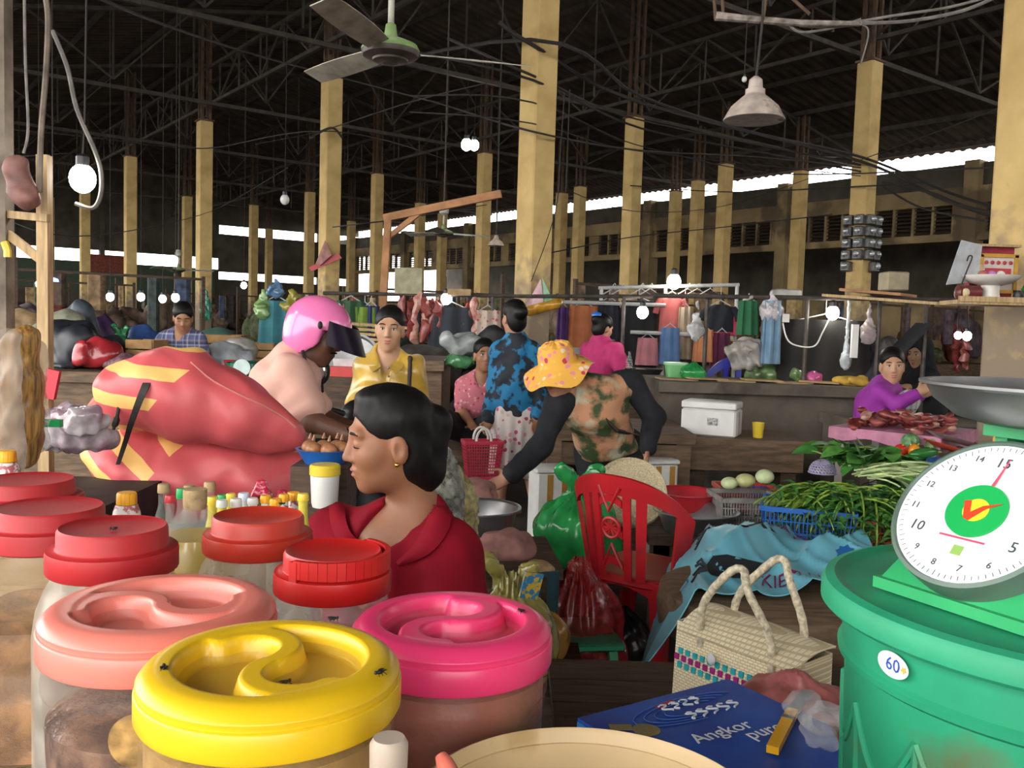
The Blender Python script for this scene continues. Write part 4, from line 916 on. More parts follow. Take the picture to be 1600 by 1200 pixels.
# slatted floor boards
for k in range(9):
    p = Vector((.05, 2.35 + k * .13, .02)); o = MB().box((0, 0, 0), (1.5, .105, .03), (0, 0, random.uniform(-.01, .01))).build('floor_slat', m_woodd, None, p, False); tag(o, 'dark wooden slat of the walkway beside the red chair', 'slat', 'walkway slats')
a, b = atz(868, 1008, .06), atz(897, 1030, .06)
o = MB().bar((0, 0, 0), (b - a) * 1.5, .05, .04).build('timber_offcut', m_woodm, None, a, False); tag(o, 'grey timber offcut lying on the walkway slats', 'wood')

# basins and trays round the ground display
def basin(px, py, Y, R, h, mat, label, base=None, name='basin', lip=.012):
    p = at(px, py, Y); b = p.z - h if base is None else base; h = p.z - b
    o = MB().lathe([(R * .72, 0), (R * .76, .004), (R * .97, h - .006), (R + lip, h - .003), (R + lip, h + .003), (R, h + .002), (R * .955, h - .004), (R * .74, .01), (0, .008)], 48).build(name, mat, None, (p.x, p.y, b)); return tag(o, label, 'basin')
def crate_table(px, py, Y, w, d, zt, mat, label, rz=0., name='low_table', planks=4):
    p = at(px, py, Y); t = thing(name, label, 'table', (p.x, p.y, 0), rz)
    for k in range(planks): MB().box((0, -d / 2 + d * (k + .5) / planks, zt - .02), (w, d / planks * .96, .04)).build('plank', mat, t, smooth=False)
    for sx in (-1, 1):
        for sy in (-1, 1): MB().bar((sx * (w / 2 - .06), sy * (d / 2 - .06), 0), (sx * (w / 2 - .06), sy * (d / 2 - .06), zt - .04), .08, .08).build('leg', mat, t, smooth=False)
    for sy in (-1, 1): MB().box((0, sy * (d / 2 - .04), zt - .1), (w - .05, .04, .12)).build('apron', mat, t, smooth=False)
    return t
m_redp = M('plastic_red', (.45, .02, .03), .35, var=.12, scale=5)
crate_table(1085, 860, 4.5, .62, .95, .45, m_woodd, 'low dark table holding the basins and cabbages', .0)
crate_table(1385, 800, 4.1, .95, 1.0, .48, m_woodd, 'low dark table under the leafy greens', .0)
basin(1073, 768, 4.45, .155, .13, m_redp, 'red plastic basin left of the grey vegetable crate', .45)
basin(1088, 797, 4.16, .19, .07, m_alu, 'shiny round metal tray behind the blue sack', .45)
basin(745, 792, 3.4, .16, .09, m_alu, 'shiny metal basin behind the seated woman', .52)
crate_table(745, 850, 3.4, .6, .5, .52, m_woodd, 'low table with the metal basin behind the seated woman', .1)
# woven winnowing tray standing against the chair
p = at(985, 770, 4.3); mb = MB(); mb.lathe([(.17, 0), (.178, .012), (.172, .028), (.155, .012), (0, .006)], 40, mat=Matrix.Rotation(math.radians(62), 4, 'X')); o = mb.build('winnowing_tray', m_straw, None, (p.x, p.y, p.z)); tag(o, 'round woven tray leaning behind the red chair', 'tray')
# teal foot box with cut wood, pinkish mats
p = at(843, 850, 2.9); t = thing('teal_box', 'dark teal open box with a cut wood block inside', 'box', (p.x, p.y, .3), .3)
for sx in (-1, 1): MB().box((sx * .05, 0, .15), (.008, .1, .3)).build('side', M('teal_plastic', (.03, .08, .10), .5), t, smooth=False)
for sy in (-1, 1): MB().box((0, sy * .046, .15), (.1, .008, .3)).build('side', M('teal_plastic', (.03, .08, .10), .5), t, smooth=False)
MB().box((0, 0, .27), (.08, .075, .1), (.2, .2, .3), bev=.01).build('wood_block', m_wood, t)
tag(MB().box((0, 0, .15), (.3, .3, .3)).build('plinth', m_woodd, None, (p.x, p.y, 0), False), 'dark block under the teal box', 'block')
for k, (px, py, Y, R, lab) in enumerate(((785, 842, 3.0, .11, 'stack of dusty pink cloths behind the yellow bag'), (735, 760, 4.2, .13, 'crumpled brown cloth on the ground display'))):
    q = at(px, py, Y); s = SDF().ell((q.x, q.y, q.z - .04), (R, R * .8, .05), k=.02).ell((q.x + .03, q.y, q.z), (R * .7, R * .6, .04), k=.02)
    sdf_thing('folded_cloth', s, M('cloth_dusky', (.36, .17, .15), .85, var=.3), .007, wob(.006, 50, k + 20), (q.x, q.y, q.z - .09), lab, 'cloth')
    tag(MB().box((0, 0, (q.z - .085) / 2), (.3, .3, q.z - .085)).build('crate_block', m_woodd, None, (q.x, q.y, 0), False), 'dark crate under the ' + lab.split(' ', 2)[-1] if k else 'dark crate under the pink cloth stack', 'crate')
# plastic-bagged greens behind the seated woman's back
def draped_bag(name, px, py, Y, w, h, d, base, mat, label, seed, res=.008):
    c = at(px, py, Y); s = SDF().ell((c.x, c.y, base + h * .42), (w * .5, d * .5, h * .45), k=.05).cap((c.x, c.y, base + h * .7), (c.x - w * .05, c.y, base + h * .97), w * .3, w * .12, k=.06).cut((0, 0, base + .002), (0, 0, -1), .01)
    return sdf_thing(name, s, mat, res, wob(w * .035, 18 / w, seed), (c.x, c.y, base), label, 'bag')
tag(MB().box((0, 0, .33), (.5, .3, .66)).build('display_block', m_woodd, None, at(690, 900, 2.6) * 1 - Vector((0, 0, at(690, 900, 2.6).z)), False), 'dark display block behind the seated woman', 'block')
draped_bag('clear_sack', 682, 760, 2.45, .16, .42, .16, .66, M('film_grey', (.22, .23, .2), .2, var=.5, scale=40, bump=.6, alpha=.75, spec=.8), 'grey translucent plastic sack behind the seated woman', 5)
draped_bag('clear_sack', 712, 800, 2.6, .13, .32, .14, .66, M('film_straw', (.45, .38, .16), .25, var=.4, scale=40, bump=.6, alpha=.85), 'straw-coloured plastic sack beside the grey one', 8)

# cyan printed feed sack spread on a round block table
rt_ = at(1170, 930, 2.95); t = thing('chopping_block', 'thick round wooden block table under the cyan sack', 'table', (at(1210, 900, 2.85).x, 2.93, 0))
MB().lathe([(.33, .40), (.35, .41), (.36, .48), (.35, .54), (.32, .55), (0, .55)], 48).build('top', m_woodm, t)
for k in range(3): a = k * 2.1 + .4; MB().bar((.26 * math.cos(a), .26 * math.sin(a), 0), (.26 * math.cos(a), .26 * math.sin(a), .43), .09, .09).build('leg', m_woodd, t, smooth=False)
Q = [atz(1000, 930, .59), atz(1400, 915, .59), atz(1352, 830, .62), atz(1050, 800, .66)]
def cloth(u, v):
    p = Q[0].lerp(Q[1], u).lerp(Q[3].lerp(Q[2], u), v)
    z = .585 + .07 * math.exp(-((u - .35) ** 2 / .05 + (v - .7) ** 2 / .06)) + .05 * math.exp(-((u - .8) ** 2 / .03 + (v - .55) ** 2 / .08)) + .022 * math.sin(u * 11 + 3 * v) * math.sin(v * 7 + 2 * u) + .006 * math.sin(u * 31 + 9 * v) + .028 * (1 - abs(math.sin(u * 8.3 - v * 5))) ** 2 + .018 * (1 - abs(math.sin(u * 14.3 + v * 7))) ** 3 
    z -= .28 * max(0, .2 - u) / .2 * (1 - .5 * v)
    return Vector((p.x, p.y, z))
def cpt(u, v, e=.003): return cloth(u, v) + Vector((0, -.2, 1)).normalized() * e
m_cyan = M('sack_cyan', (.17, .50, .62), .35, var=.15, scale=5, bump=.12, spec=.5)
ck = thing('feed_sack', 'cyan printed plastic feed sack spread over the block table', 'sack', (0, 0, 0))
mb = MB(); mb.grid(cloth, 70, 50, thick=.004); fsack = mb.build('sheet', m_cyan, ck)
def fish(u0, v0, w, h, flip=1):
    top = [(0, .0), (.1, .35), (.3, .5), (.6, .45), (.85, .25), (1, 0), (.85, -.22), (.6, -.35), (.3, -.3), (.1, -.15)]
    mb = MB(); rings = 5; n = len(top); vs = []
    for k in range(rings + 1): vs += [cpt(u0 + w * (.5 + (x - .5) * k / rings), v0 + h * y * k / rings) for x, y in top]
    fs = [[k * n + i, k * n + (i + 1) % n, k * n + n + (i + 1) % n, k * n + n + i] for k in range(rings) for i in range(n)]; mb.add(vs, fs)
    for q in range(5): y = -.5 + q * .25; mb.tube([cpt(u0 + w * t_, v0 + h * y * s_) for t_, s_ in ((.03, .1), (-.06, .7), (-.13, 1.3))], .006, 4)
    mb.build('fish_print', M('print_black', (.02, .025, .03), .5, var=0), fsack)
fish(.2, .80, .34, .22); fish(.22, .30, .3, .22)
m_pr = M('print_magenta', (.38, .03, .14), .5, var=0); m_pb = M('print_bluesack', (.02, .14, .42), .5, var=0)
for txt, u0, v0, sz, mt in (('CA BA', .62, .93, .09, m_pr), ('TIT', .66, .78, .09, m_pr), ('catfish', .52, .84, .06, m_pr), ('KIEM NOI', .62, .12, .085, m_pr)):
    lettering('lettering', txt.replace('catfish', ''), sz, mt, None, fsack, warp=lambda c: cpt(u0 + c.x * .9, v0 + c.y * 1.7, .004)) if txt != 'catfish' else None
for u0, v0 in ((.83, .38), (.72, .9), (.12, .25)):
    mb = MB(); n = 16; mb.add([cpt(u0, v0)] + [cpt(u0 + .035 * math.cos(2 * math.pi * k / n) * (1 + .3 * (k % 2)), v0 + .07 * math.sin(2 * math.pi * k / n) * (1 + .3 * (k % 2))) for k in range(n)], [[0, k + 1, (k + 1) % n + 1] for k in range(n)]); mb.build('blue_emblem', m_pb, fsack)
# ------------------------------------------------------------------ vegetables on the right
def lattice_crate(px, py, Y, w, d, h, base, mat, label, rz=0., bars=22, name='vegetable_crate', taper=.9):
    p = at(px, py, Y); t = thing(name, label, 'crate', (p.x, p.y, base), rz)
    def corner(z, sx, sy): f = taper + (1 - taper) * z / h; return Vector((sx * w / 2 * f, sy * d / 2 * f, z))
    MB().box((0, 0, .006), (w * taper, d * taper, .012)).build('bottom', mat, t, smooth=False)
    mb = MB()
    for (a, b), n in ((((-1, -1), (1, -1)), bars), (((1, -1), (1, 1)), int(bars * d / w)), (((1, 1), (-1, 1)), bars), (((-1, 1), (-1, -1)), int(bars * d / w))):
        for k in range(n + 1): q = k / n; mb.bar(corner(0, *a).lerp(corner(0, *b), q), corner(h, *a).lerp(corner(h, *b), q), .005, .004)
        for z in (.25, .5, .75): mb.bar(corner(h * z, *a), corner(h * z, *b), .004, .005)
    mb.build('lattice', mat, t, smooth=False)
    for nm, z, hh in (('rim', h, .02), ('base_band', .015, .03)):
        mb = MB(); c = [corner(z, *q) for q in ((-1, -1), (1, -1), (1, 1), (-1, 1))]
        for i in range(4): mb.bar(c[i], c[(i + 1) % 4], .012, hh)
        mb.build(nm, mat, t, smooth=False)
    return t
m_pblue = plastic('plastic_blue', (.02, .13, .48)); m_pred = plastic('plastic_brickred', (.42, .05, .035)); m_pgrey = M('plastic_grey', (.30, .29, .27), .5, var=.2)
lattice_crate(1262, 808, 3.75, .37, .3, .19, .48, m_pblue, 'bright blue lattice crate holding pale green stems', -.32)
lattice_crate(1395, 820, 3.72, .34, .28, .15, .48, m_pred, 'brick red lattice crate under the leafy greens', -.3)
lattice_crate(1165, 765, 4.3, .30, .26, .15, .45, m_pgrey, 'grey lattice crate with pale cabbages', .05)
lattice_crate(1225, 728, 4.85, .4, .2, .08, .45, m_pblue, 'shallow blue tray behind the grey crate', .0, bars=14)
lattice_crate(1165, 735, 4.72, .3, .2, .12, .45, m_pred, 'red crate behind the grey crate', .0, bars=14)
lattice_crate(1432, 738, 4.55, .26, .24, .16, .5, m_pred, 'red lattice crate holding peppers and gourds', -.2)
def leafmat(n, c): return M(n, c, .45, var=.3, scale=25, spec=.4)
m_leaf = leafmat('leaf_green', (.05, .19, .035)); m_leaf2 = leafmat('leaf_mid', (.09, .27, .05)); m_leaf3 = leafmat('leaf_dark', (.03, .11, .03)); m_stem = leafmat('stem_pale', (.26, .42, .06)); m_stemw = leafmat('stem_white', (.48, .60, .28))
def bunch(name, px, py, Y, z, dirn, n, L, lw, mats, label, spread=.5, up=.35, droop=.35, seed=0, stemfrac=.45, width=.12, group='bunches of leafy greens', sprig=0):
    r = random.Random(seed); p = at(px, py, Y); t = thing(name, label, 'greens', (p.x, p.y, z), 0, group); a0 = math.atan2(dirn[1], dirn[0])
    for k in range(n):
        a = a0 + r.gauss(0, spread * .5); l = L * r.uniform(.75, 1.1); o = Vector((r.gauss(0, width * .4), r.gauss(0, width * .4), r.uniform(0, .05)))
        dv = Vector((math.cos(a), math.sin(a), 0)); e = r.uniform(up * .4, up); dr = droop * r.uniform(.5, 1.3); pts = []
        for i in range(8):
            s = i / 7; pts.append(o + dv * l * s * (1 - .18 * s * dr) + Vector((0, 0, l * (e * s - dr * s * s))))
        cut_ = int(7 * stemfrac); lv = MB(); lv.tube(pts[:cut_ + 2], [.004] * (cut_ + 1) + [.002], 5, mi=len(mats) - 1)
        sd_ = Vector((-dv.y, dv.x, 0)); tw = r.uniform(-.8, .8); m_i = r.randrange(len(mats) - 1)
        for br in range(sprig):
            i = 2 + (br * 5) // sprig; c = pts[i].lerp(pts[i + 1], (br * .37) % 1); s1 = 1 if br % 2 else -1; ld = (dv * .6 + sd_ * s1 * r.uniform(.5, 1.2) + Vector((0, 0, r.uniform(-.3, .5)))).normalized(); ll = lw * r.uniform(2.2, 3.4); wv = ld.cross(Vector((0, 0, 1))).normalized() * lw * .55; lv.add([c, c + ld * ll * .45 + wv + Vector((0, 0, .004)), c + ld * ll - Vector((0, 0, ll * .25)), c + ld * ll * .45 - wv + Vector((0, 0, .004)), c + ld * ll * .5 - Vector((0, 0, .003))], [[0, 1, 4], [1, 2, 4], [2, 3, 4], [3, 0, 4]], m_i)
        if not sprig:
            vs = []; fs = []; seg = pts[cut_:]; N = len(seg); seg2 = []
            for i in range(N): s = i / (N - 1); w = lw * math.sin(math.pi * min(1, .12 + .88 * s)) ** .7 * (1 - .2 * s); ww = sd_ * math.cos(tw) + Vector((0, 0, 1)) * math.sin(tw); c = seg[i]; vs += [c - ww * w + Vector((0, 0, .15 * w)), c, c + ww * w + Vector((0, 0, .15 * w))]
            for i in range(N - 1):
                for j in range(2): fs.append([i * 3 + j, i * 3 + j + 1, i * 3 + 4 + j, i * 3 + 3 + j])
            lv.add(vs, fs, m_i)
        lv.build('leaf', mats, t)
    return t
bunch('stem_bunch', 1275, 765, 3.85, .66, (-.7, -.7), 90, .26, .007, [m_stem, m_stem], 'bunch of pale green stems lying in the blue crate', .3, .5, .5, 1, .8, .16)
bunch('leafy_greens', 1322, 770, 3.78, .70, (-.35, -.9), 75, .30, .024, [m_leaf, m_leaf2, m_leaf3, m_stem], 'dark narrow-leaved greens hanging over the blue crate corner', 1.5, .45, .9, 2, .8, .18, sprig=8)
bunch('leafy_greens', 1400, 790, 3.78, .67, (-.2, -1), 90, .30, .024, [m_leaf, m_leaf3, m_leaf2, m_stem], 'narrow-leaved greens spilling over the brick red crate', 1.8, .5, .9, 3, .8, .22, sprig=8)
bunch('leafy_greens', 1352, 738, 3.98, .76, (.9, -.3), 55, .40, .02, [m_leaf2, m_stemw, m_stemw], 'bunch of water spinach with long white stems', .5, .45, .55, 4, .6, .12)
bunch('leafy_greens', 1345, 705, 4.15, .80, (-.1, -.5), 45, .22, .05, [m_leaf2, m_leaf, m_stem], 'broad-leaved mustard greens at the top of the heap', 2.6, .7, .5, 5, .35, .16)
bunch('leafy_greens', 1440, 770, 3.95, .64, (.2, -1), 50, .26, .026, [m_leaf2, m_leaf, m_stem], 'herb bunch between the greens heap and the scale dial', 2., .5, .8, 6, .8, .16, sprig=8)
bunch('leafy_greens', 1415, 735, 4.25, .66, (.1, -1), 36, .2, .03, [m_leaf3, m_leaf, m_stem], 'dark leaf bunch before the peppers', 2., .5, .6, 16, .8, .12, sprig=7)
def lump(name, px, py, Y, r3, mat, label, cat, rot=None, ribs=0, rib=.05, stem=None, group=None, z=None, seed=0):
    p = at(px, py, Y); 
    if z is not None: p.z = z
    mb = MB(); mb.sph((0, 0, 0), r3, 22, 14)
    if ribs:
        for v in mb.v: a = math.atan2(v.y, v.x); f = 1 - rib * (1 - abs(math.cos(a * ribs / 2))); v.x *= f; v.y *= f
    R = Euler(rot or (0, 0, 0)).to_matrix(); mb.v = [R @ v for v in mb.v]
    if stem is None: o = mb.build(name, mat, None, p)
    else:
        o = thing(name, None, None, p); mb.build('flesh', mat, o); MB().tube([R @ Vector((0, 0, r3[2] * .9)), R @ Vector((.004, 0, r3[2] * 1.25))], [.006, .004], 6).build('stem', stem, o)
    return tag(o, label, cat, group)
m_cab = M('cabbage_pale', (.55, .62, .34), .5, var=.2, scale=12, bump=.3)
lump('cabbage', 1195, 745, 4.25, (.045, .042, .036), m_cab, 'pale round cabbage at the right of the grey crate', 'cabbage', ribs=7); lump('cabbage', 1165, 751, 4.3, (.05, .046, .034), M('cabbage_yellow', (.50, .50, .22), .5, var=.2, scale=12, bump=.3), 'flattened yellowish cabbage in the grey crate', 'cabbage', ribs=9); lump('cabbage', 1140, 755, 4.3, (.042, .042, .03), m_cab, 'pale cabbage at the left of the grey crate', 'cabbage', ribs=6)
m_pep = {'y': plastic('pepper_yellow', (.75, .45, .02), .2), 'r': plastic('pepper_red', (.55, .02, .02), .2), 'o': plastic('pepper_orange', (.75, .27, .02), .2), 'g': plastic('pepper_green', (.03, .16, .03), .2)}
for px, py, c, lab in ((1391, 710, 'y', 'yellow bell pepper left of the red one'), (1407, 704, 'r', 'shiny red bell pepper above the red crate'), (1402, 714, 'o', 'small orange bell pepper in front of the red one'), (1427, 704, 'o', 'orange bell pepper behind the green gourd')): lump('bell_pepper', px, py, 4.5, (.034, .034, .036), m_pep[c], lab, 'pepper', ribs=4, rib=.14, stem=m_stem, group='bell peppers', rot=(.5, .3, px))
for px, py, lab in ((1425, 717, 'long dark green gourd lying on the red crate'), (1443, 708, 'dark green gourd behind the longer gourd')): lump('gourd', px, py, 4.45, (.028, .028, .075), m_pep['g'], lab, 'gourd', rot=(0, 1.45, .1), ribs=8, rib=.06, stem=m_stem)
for px, py, r_, lab in ((1423, 690, .05, 'green cabbage in a clear bag above the peppers'), (1458, 695, .045, 'pale green curly lettuce beside the red plates')): lump('cabbage', px, py, 4.75, (r_, r_, r_ * .9), M('cab_g%d' % px, (.16, .34, .14) if px < 1440 else (.34, .46, .2), .5, var=.4, scale=30, bump=.8), lab, 'cabbage', ribs=9, rib=.12)
# purple dome sieve
p = at(1285, 738, 4.25); mb = MB()
for j in range(1, 9):
    t_ = j * math.pi / 2 / 8; mb.tube([(.062 * math.sin(t_) * math.cos(a), .062 * math.sin(t_) * math.sin(a), .062 * math.cos(t_)) for a in [i * math.pi / 14 for i in range(28)]], .0028, 5, closed=True)
for k in range(24): a = k * math.pi / 12; mb.tube([(.062 * math.sin(t_) * math.cos(a + t_), .062 * math.sin(t_) * math.sin(a + t_), .062 * math.cos(t_)) for t_ in [i * math.pi / 16 for i in range(9)]], .0026, 5)
mb.lathe([(.066, -.004), (.068, 0), (.062, .004)], 28); tag(mb.build('sieve', plastic('sieve_lilac', (.36, .32, .46)), None, p), 'lilac plastic dome sieve upside down among the greens', 'sieve')
# round blue basket with plates on it
p = at(1497, 742, 4.3); bk = thing('round_basket', 'blue slotted round basket behind the scale dial', 'basket', (p.x, p.y, p.z - .10)); mb = MB()
for k in range(30): a = 2 * math.pi * k / 30; mb.bar((.10 * math.cos(a), .10 * math.sin(a), 0), (.135 * math.cos(a), .135 * math.sin(a), .15), .012, .004)
mb.build('slats', m_pblue, bk, smooth=False); MB().lathe([(.13, .14), (.145, .145), (.145, .165), (.13, .16)], 36).build('rim', m_pblue, bk); MB().lathe([(.105, 0), (.107, .02), (.10, .02), (0, .004)], 30).build('bottom', m_pblue, bk)
tag(MB().box((0, 0, (p.z - .1) / 2), (.32, .3, p.z - .1)).build('crate_block', m_woodd, None, (p.x, p.y, 0), False), 'dark crate under the blue round basket', 'crate')
for k, (px, py, mt, lab) in enumerate(((1490, 706, plastic('plate_red', (.45, .06, .03)), 'red-orange round plate tilted behind the blue basket'), (1493, 692, M('plate_steel', (.35, .34, .33), .35, metal=.6), 'grey metal plate above the red-orange plate'))):
    q = at(px, py, 4.6 + .1 * k); mb = MB(); mb.lathe([(.09, 0), (.15, .02), (.155, .026), (.148, .026), (.09, .006), (0, .006)], 36, mat=Matrix.Rotation(math.radians(14), 4, 'Y')); tag(mb.build('plate', mt, None, q), lab, 'plate')
tag(MB().box((0, 0, .36), (.26, .2, .72)).build('crate_block', m_woodd, None, (at(1500, 700, 4.72).x, 4.75, 0), False), 'dark crate under the stacked plates', 'crate')
# yellow juice bag hanging by the scale
p = at(1572, 690, 1.6); s = SDF().ell((p.x, p.y, p.z), (.02, .02, .022), k=.01).cap((p.x, p.y, p.z), (p.x, p.y, p.z + .05), .014, .005, k=.02); sdf_thing('juice_bag', s, M('juice', (.65, .42, .08), .15, var=.3, alpha=.8), .003, None, (p.x, p.y, p.z - .02), 'small clear bag of yellow juice behind the scale bracket', 'bag')

# meat table with pink cover
zt2 = .86; P = [atz(1301, 668, zt2), atz(1388, 677, zt2), atz(1465, 672, zt2)]
m_pinkc = M('cloth_pink', (.50, .20, .30), .6, var=.2, scale=12, dirt=((.35, .06, .06), 6, .6)); 
d1 = (P[1] - P[0]); d1.z = 0; L1 = d1.length; d1.normalize(); d2 = Vector((-d1.y, d1.x, 0)); D2 = .62
mt_ = thing('meat_table', 'small table with a pink oilcloth piled with raw meat', 'table', (P[0].x, P[0].y, 0), math.atan2(d1.y, d1.x)); L1 = .58
MB().box((L1 / 2, D2 / 2, zt2 - .02), (L1, D2, .04)).build('table_top', m_woodd, mt_, smooth=False)
mb = MB(); mb.box((L1 / 2, D2 / 2, zt2 + .004), (L1 + .03, D2 + .03, .008)); mb.grid(lambda u, v: Vector((-.015 + (L1 + .03) * u, -.016 - .004 * math.sin(u * 20), zt2 - (.055 + .012 * math.sin(u * 13)) * v)), 20, 2, thick=.003); mb.grid(lambda u, v: Vector((L1 + .016 + .004 * math.sin(u * 20), -.015 + (D2 + .03) * u, zt2 - (.07 + .012 * math.sin(u * 11)) * v)), 20, 2, thick=-.003); mb.build('oilcloth', m_pinkc, mt_, smooth=False)
for x in (.04, L1 - .04):
    for y in (.04, D2 - .04): MB().bar((x, y, 0), (x, y, zt2 - .04), .045, .045).build('leg', M('leg_grey', (.22, .19, .17), .6), mt_, smooth=False)
m_meat = [M('meat_dark', (.22, .035, .03), .35, var=.5, scale=22, spec=.6), M('meat_red', (.36, .09, .07), .35, col2=(.16, .03, .03), scale=20, spec=.6), M('meat_fat', (.58, .38, .30), .4, col2=(.35, .09, .07), scale=18, spec=.5)]
rr = random.Random(5); meshes = []
for k in range(7):
    mb = MB(); mb.sph((0, 0, 0), (.055, .028, .018), 14, 8); ph = rr.random() * 6
    for v in mb.v: f = 1 + .22 * math.sin(v.x * 70 + ph) + .15 * math.sin(v.y * 110 + ph * 2); v.y *= f; v.z = v.z * (1 + .3 * math.sin(v.x * 60 + ph * 3)) + .012 * math.sin(v.x * 35 + ph)
    me = mb.mesh('meat_%d' % k); me.materials.append(m_meat[k % 3]); meshes.append(me)
rz_ = math.atan2(d1.y, d1.x)
for k in range(46):
    x, y = rr.uniform(.05, L1 - .05), rr.uniform(.04, D2 - .06); q = Vector((P[0].x, P[0].y, 0)) + d1 * x + d2 * y
    o = bpy.data.objects.new('meat_piece', meshes[k % 7]); COL.objects.link(o); lay = k // 16; o.location = (q.x, q.y, zt2 + .028 + .028 * lay); o.rotation_euler = (rr.uniform(-.2, .2), rr.uniform(-.2, .2), rr.random() * 6); o.scale = (rr.uniform(.9, 1.3),) * 3
    tag(o, 'piece of raw red meat piled on the pink oilcloth', 'meat', 'raw meat pieces on the pink table')
# ------------------------------------------------------------------ people
def skinmat(n, c): return M(n, c, .48, var=.08, scale=18, spec=.35, sub=.08)
m_skin = skinmat('skin_brown', (.33, .16, .088)); m_skinr = skinmat('skin_warm', (.29, .125, .066)); m_skinl = skinmat('skin_light', (.50, .28, .17)); m_skind = skinmat('skin_dark', (.13, .058, .034)); m_skint = skinmat('skin_tan', (.40, .20, .12))
m_hair = M('hair_black', (.006, .005, .005), .5, var=.3, scale=60, spec=.25, stretch=(1, 1, .25)); m_hairg = M('hair_grey', (.06, .055, .055), .5, var=.4, scale=60)
m_lip = M('lips', (.30, .075, .06), .4, var=.05); m_lipp = M('lips_pink', (.42, .12, .10), .4, var=.05); m_eyew = M('eye_white', (.62, .58, .54), .25, var=0); m_iris = M('iris', (.018, .011, .009), .15, var=0)
def N3(v): return Vector(v).normalized()
class Head:
    def __init__(s, c, f, up=(0, 0, 1), sc=1.):
        f = N3(f); u = Vector(up); x = f.cross(u).normalized(); u = x.cross(f)     # x = person's right
        s.c = Vector(c); s.x, s.f, s.u, s.s = x, f, u, sc; s.R = np.array([[x[i], f[i], u[i]] for i in range(3)])
    def p(s, x, y, z): return s.c + (s.x * x + s.f * y + s.u * z) * s.s
    def r(s, a, b, c): return (a * s.s, b * s.s, c * s.s)
def add_head(sd, h, nb, neck=.05, wide=1.):
    E = lambda x, y, z, a, b, c, k=.02, neg=False: sd.ell(h.p(x, y, z), h.r(a, b, c), h.R, k * h.s, neg)
    C = lambda a, b, ra, rb, k: sd.cap(h.p(*a), h.p(*b), ra * h.s, rb * h.s, k * h.s)
    E(0, -.014, .045, .075, .092, .082); E(0, .028, -.028, .060 * wide, .064, .085, .03); E(0, .034, -.07, .047 * wide, .05, .038, .025); E(0, .066, -.098, .019, .017, .016, .025)
    for q in (-1, 1): E(q * .040 * wide, .058, -.02, .024, .026, .028, .025)
    C((-.042, .078, .034), (.042, .078, .034), .010, .010, .02)
    for q in (-1, 1): E(q * .031, .102, .011, .019, .016, .0125, .014, True)
    C((0, .085, .024), (0, .104, -.022), .007, .0115, .014)
    for q in (-1, 1): E(q * .012, .094, -.027, .009, .009, .0075, .008); E(q * .006, .104, -.036, .004, .006, .004, .004, True)
    E(0, .087, -.054, .023, .012, .0065, .008); E(0, .0855, -.0665, .019, .0115, .0075, .008); E(0, .1, -.060, .022, .008, .0018, .004, True)
    for q in (-1, 1): E(q * .075, -.008, -.012, .010, .021, .033, .012); E(q * .084, -.003, -.008, .006, .010, .017, .006, True)
    sd.cap(h.p(0, -.022, -.05), nb, neck * h.s, neck * 1.05 * h.s, .035)
def lids(h):
    return lambda sd: [sd.ell(h.p(q * .031, .078, .0105), h.r(.0185, .0125, .0115), h.R, .006) for q in (-1, 1)]
def face_bits(h, root, lip=None, closed=False, brow=True):
    for q in (-1, 1):
        if not closed:
            MB().sph(h.p(q * .031, .0755, .011), h.r(.0145, .013, .009), 12, 8, Matrix(h.R.tolist())).build('eye', m_eyew, root); MB().sph(h.p(q * .0305, .0835, .0105), h.r(.0062, .0056, .0065), 10, 8, Matrix(h.R.tolist())).build('iris', m_iris, root)
            pts = [h.p(q * (.031 + d_), .0885 - abs(d_) * .32 , .0175 - abs(d_) * .25) for d_ in (-.015, -.008, 0, .008, .016)]
        else: pts = [h.p(q * (.031 + d_), .078 + .0128 * math.sqrt(max(0, 1 - (d_ / .019) ** 2 - .2)), .005 - .10 * abs(d_)) for d_ in (-.0155, -.008, 0, .008, .0165)]
        MB().tube(pts, [.0009 * h.s, .0018 * h.s, .0022 * h.s, .002 * h.s, .001 * h.s], 6).build('eyelash', m_hair, root)
        if brow: MB().tube([h.p(q * x, y, z) for x, y, z in ((.014, .0915, .034), (.027, .0926, .038), (.041, .0905, .0378), (.052, .0820, .033))], [.0022 * h.s, .0034 * h.s, .0032 * h.s, .0014 * h.s], 6).build('eyebrow', m_hair, root)
    if lip:
        s = SDF().ell(h.p(0, .0872, -.0535), h.r(.0215, .0128, .0062), h.R, .004).ell(h.p(0, .086, -.0665), h.r(.018, .0125, .0068), h.R, .004).ell(h.p(0, .102, -.060), h.r(.022, .008, .0014), h.R, .003, True); s.build('lips', lip, .0022 * h.s, root)
def hair(h, root, mat, bun=None, res=.006, low=-.05, fringe=.0, tail=None, vol=1., extra=None):
    s = SDF(); E = lambda x, y, z, a, b, c, k=.02, neg=False: s.ell(h.p(x, y, z), h.r(a, b, c), h.R, k * h.s, neg)
    E(0, -.018, .052, .082 * vol, .100 * vol, .086 * vol); E(0, -.050, .0 + low * .4, .074 * vol, .062 * vol, .07 - low * .4, .03)
    E(0, .085, -.035 - fringe, .066, .09, .105, .015, True)
    for q in (-1, 1): E(q * .078, .004, -.022, .022, .032, .036, .012, True)
    if bun: x, y, z, r = bun; E(x, y, z, r, r, r * .95, .025)
    if tail:
        for a, b, ra, rb in tail: s.cap(h.p(*a), h.p(*b), ra * h.s, rb * h.s, .03)
    if extra: extra(s, h)
    return s.build('hair', mat, res, root, wob(.0006, 120, 3))
